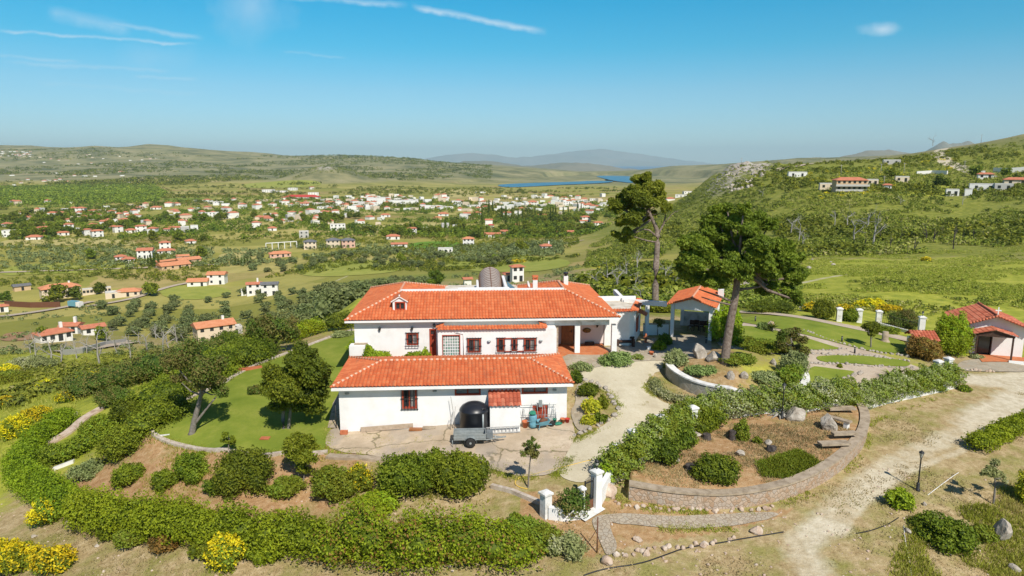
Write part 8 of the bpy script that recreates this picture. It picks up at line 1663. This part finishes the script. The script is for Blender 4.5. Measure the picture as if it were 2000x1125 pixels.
for a in ((1642,344,22,'pole above the hillside house, leftmost'),(1720,342,22,'pole left of the grey ridge hut'),(1765,340,22,'pole right of the grey ridge hut'),(1883,334,20,'pole by the ridge track'),(1726,364,20,'pole beside the dark pine on the hillside'),(1862,284,14,'pole on the skyline left of the others'),(1902,280,10,'short pole on the skyline'),(1916,279,16,'pole on the skyline at upper right'),(1448,322,14,'pole on the rocky knoll')): pole(*a)
disk('lake', smooth(lakepoly([(968,362),(985,359.5),(1030,357.5),(1075,356),(1120,355),(1165,352.5),(1205,354),(1180,357),(1140,359),(1090,361),(1040,364),(990,366)], -66.6), 2, True)[::1], -66.6, lake_m)
disk('lake', smooth(lakepoly([(1160,343.6),(1195,343),(1232,344),(1245,347),(1245,354),(1235,357),(1222,356),(1195,352.5),(1178,348)], -66.6), 2, True), -66.6, lake_m)
disk('sea', [(-40000, 7200), (40000, 7200), (40000, 40000), (-40000, 40000)], -122, sea_m)
def mountain(prof, y, th, name='distant_mountains', seed=0):
    """ridge with its skyline profile [(u,v)] at distance y, real thickness"""
    xs = [ray(u, v)[0] * y for u, v in prof]; zs = [ray(u, v)[1] * y for u, v in prof]
    X = np.linspace(xs[0], xs[-1], 160); Zt = np.interp(X, xs, zs)
    Zt = Zt + (fbm(X, X * 0 + seed, (xs[-1] - xs[0]) / 14, 5, seed) - .5) * (max(zs) + 120) * .22
    T = np.linspace(-1, 1, 25); V = []
    for t in T:
        sh = (1 - abs(t)) ** 1.1
        nz_ = (fbm(X, X * 0 + t * th + 99, th / 3, 4, seed + 2) - .5)
        V.append(np.stack([X, np.full_like(X, y + t * th), -125 + (Zt + 125) * np.clip(sh + nz_ * .5 * (1 - sh) * sh * 4, 0, 1.0)], -1))
    V = np.concatenate(V); n = 160; i = np.arange(24)[:, None] * n + np.arange(n - 1)[None]
    F = np.stack([i, i + 1, i + n + 1, i + n], -1).reshape(-1, 4)
    o = link(bpy.data.objects.new(name, arr_mesh(name, V, F, mount_m, smooth=True))); tag(o, kind='structure')
mountain([(760,322),(830,312),(870,304),(920,300),(960,302),(1010,307),(1060,304),(1130,303),(1180,307),(1230,312),(1280,317),(1330,324)], 34000, 1500, seed=1)
mountain([(950,320),(1020,306),(1080,300),(1140,294),(1180,291),(1230,297),(1290,306),(1350,314),(1420,321)], 38500, 1500, seed=4)
mountain([(880,328),(905,315),(950,313),(985,319),(1020,323),(1060,321),(1100,316),(1140,317),(1180,323),(1230,330),(1260,334)], 9000, 900, 'dark_hills', seed=7)
mountain([(1480,322),(1560,312),(1610,309),(1650,303),(1700,293),(1740,294),(1780,300),(1900,303),(2000,310)], 8000, 1000, 'dark_hills', seed=3)
mountain([(1790,306),(1830,284),(1845,278),(1860,280),(1885,276),(1920,282),(2050,300)], 9500, 900, 'dark_hills', seed=5)
# far shore ground between the mountains and beyond
# ---------------------------------------------------------------- haze
hm, t_ = newmat('haze_air')
pv = t_.n('ShaderNodeVolumePrincipled', {'Color': (.71, .93, 1.0, 1), 'Density': HAZE, 'Anisotropy': 0.0})
t_.n('ShaderNodeOutputMaterial', {'Volume': pv.outputs[0]})
mb = MB(); mb.box(-41000, 41000, -14500, 41000, -160, 900); mb.build('haze', hm, kind='stuff')
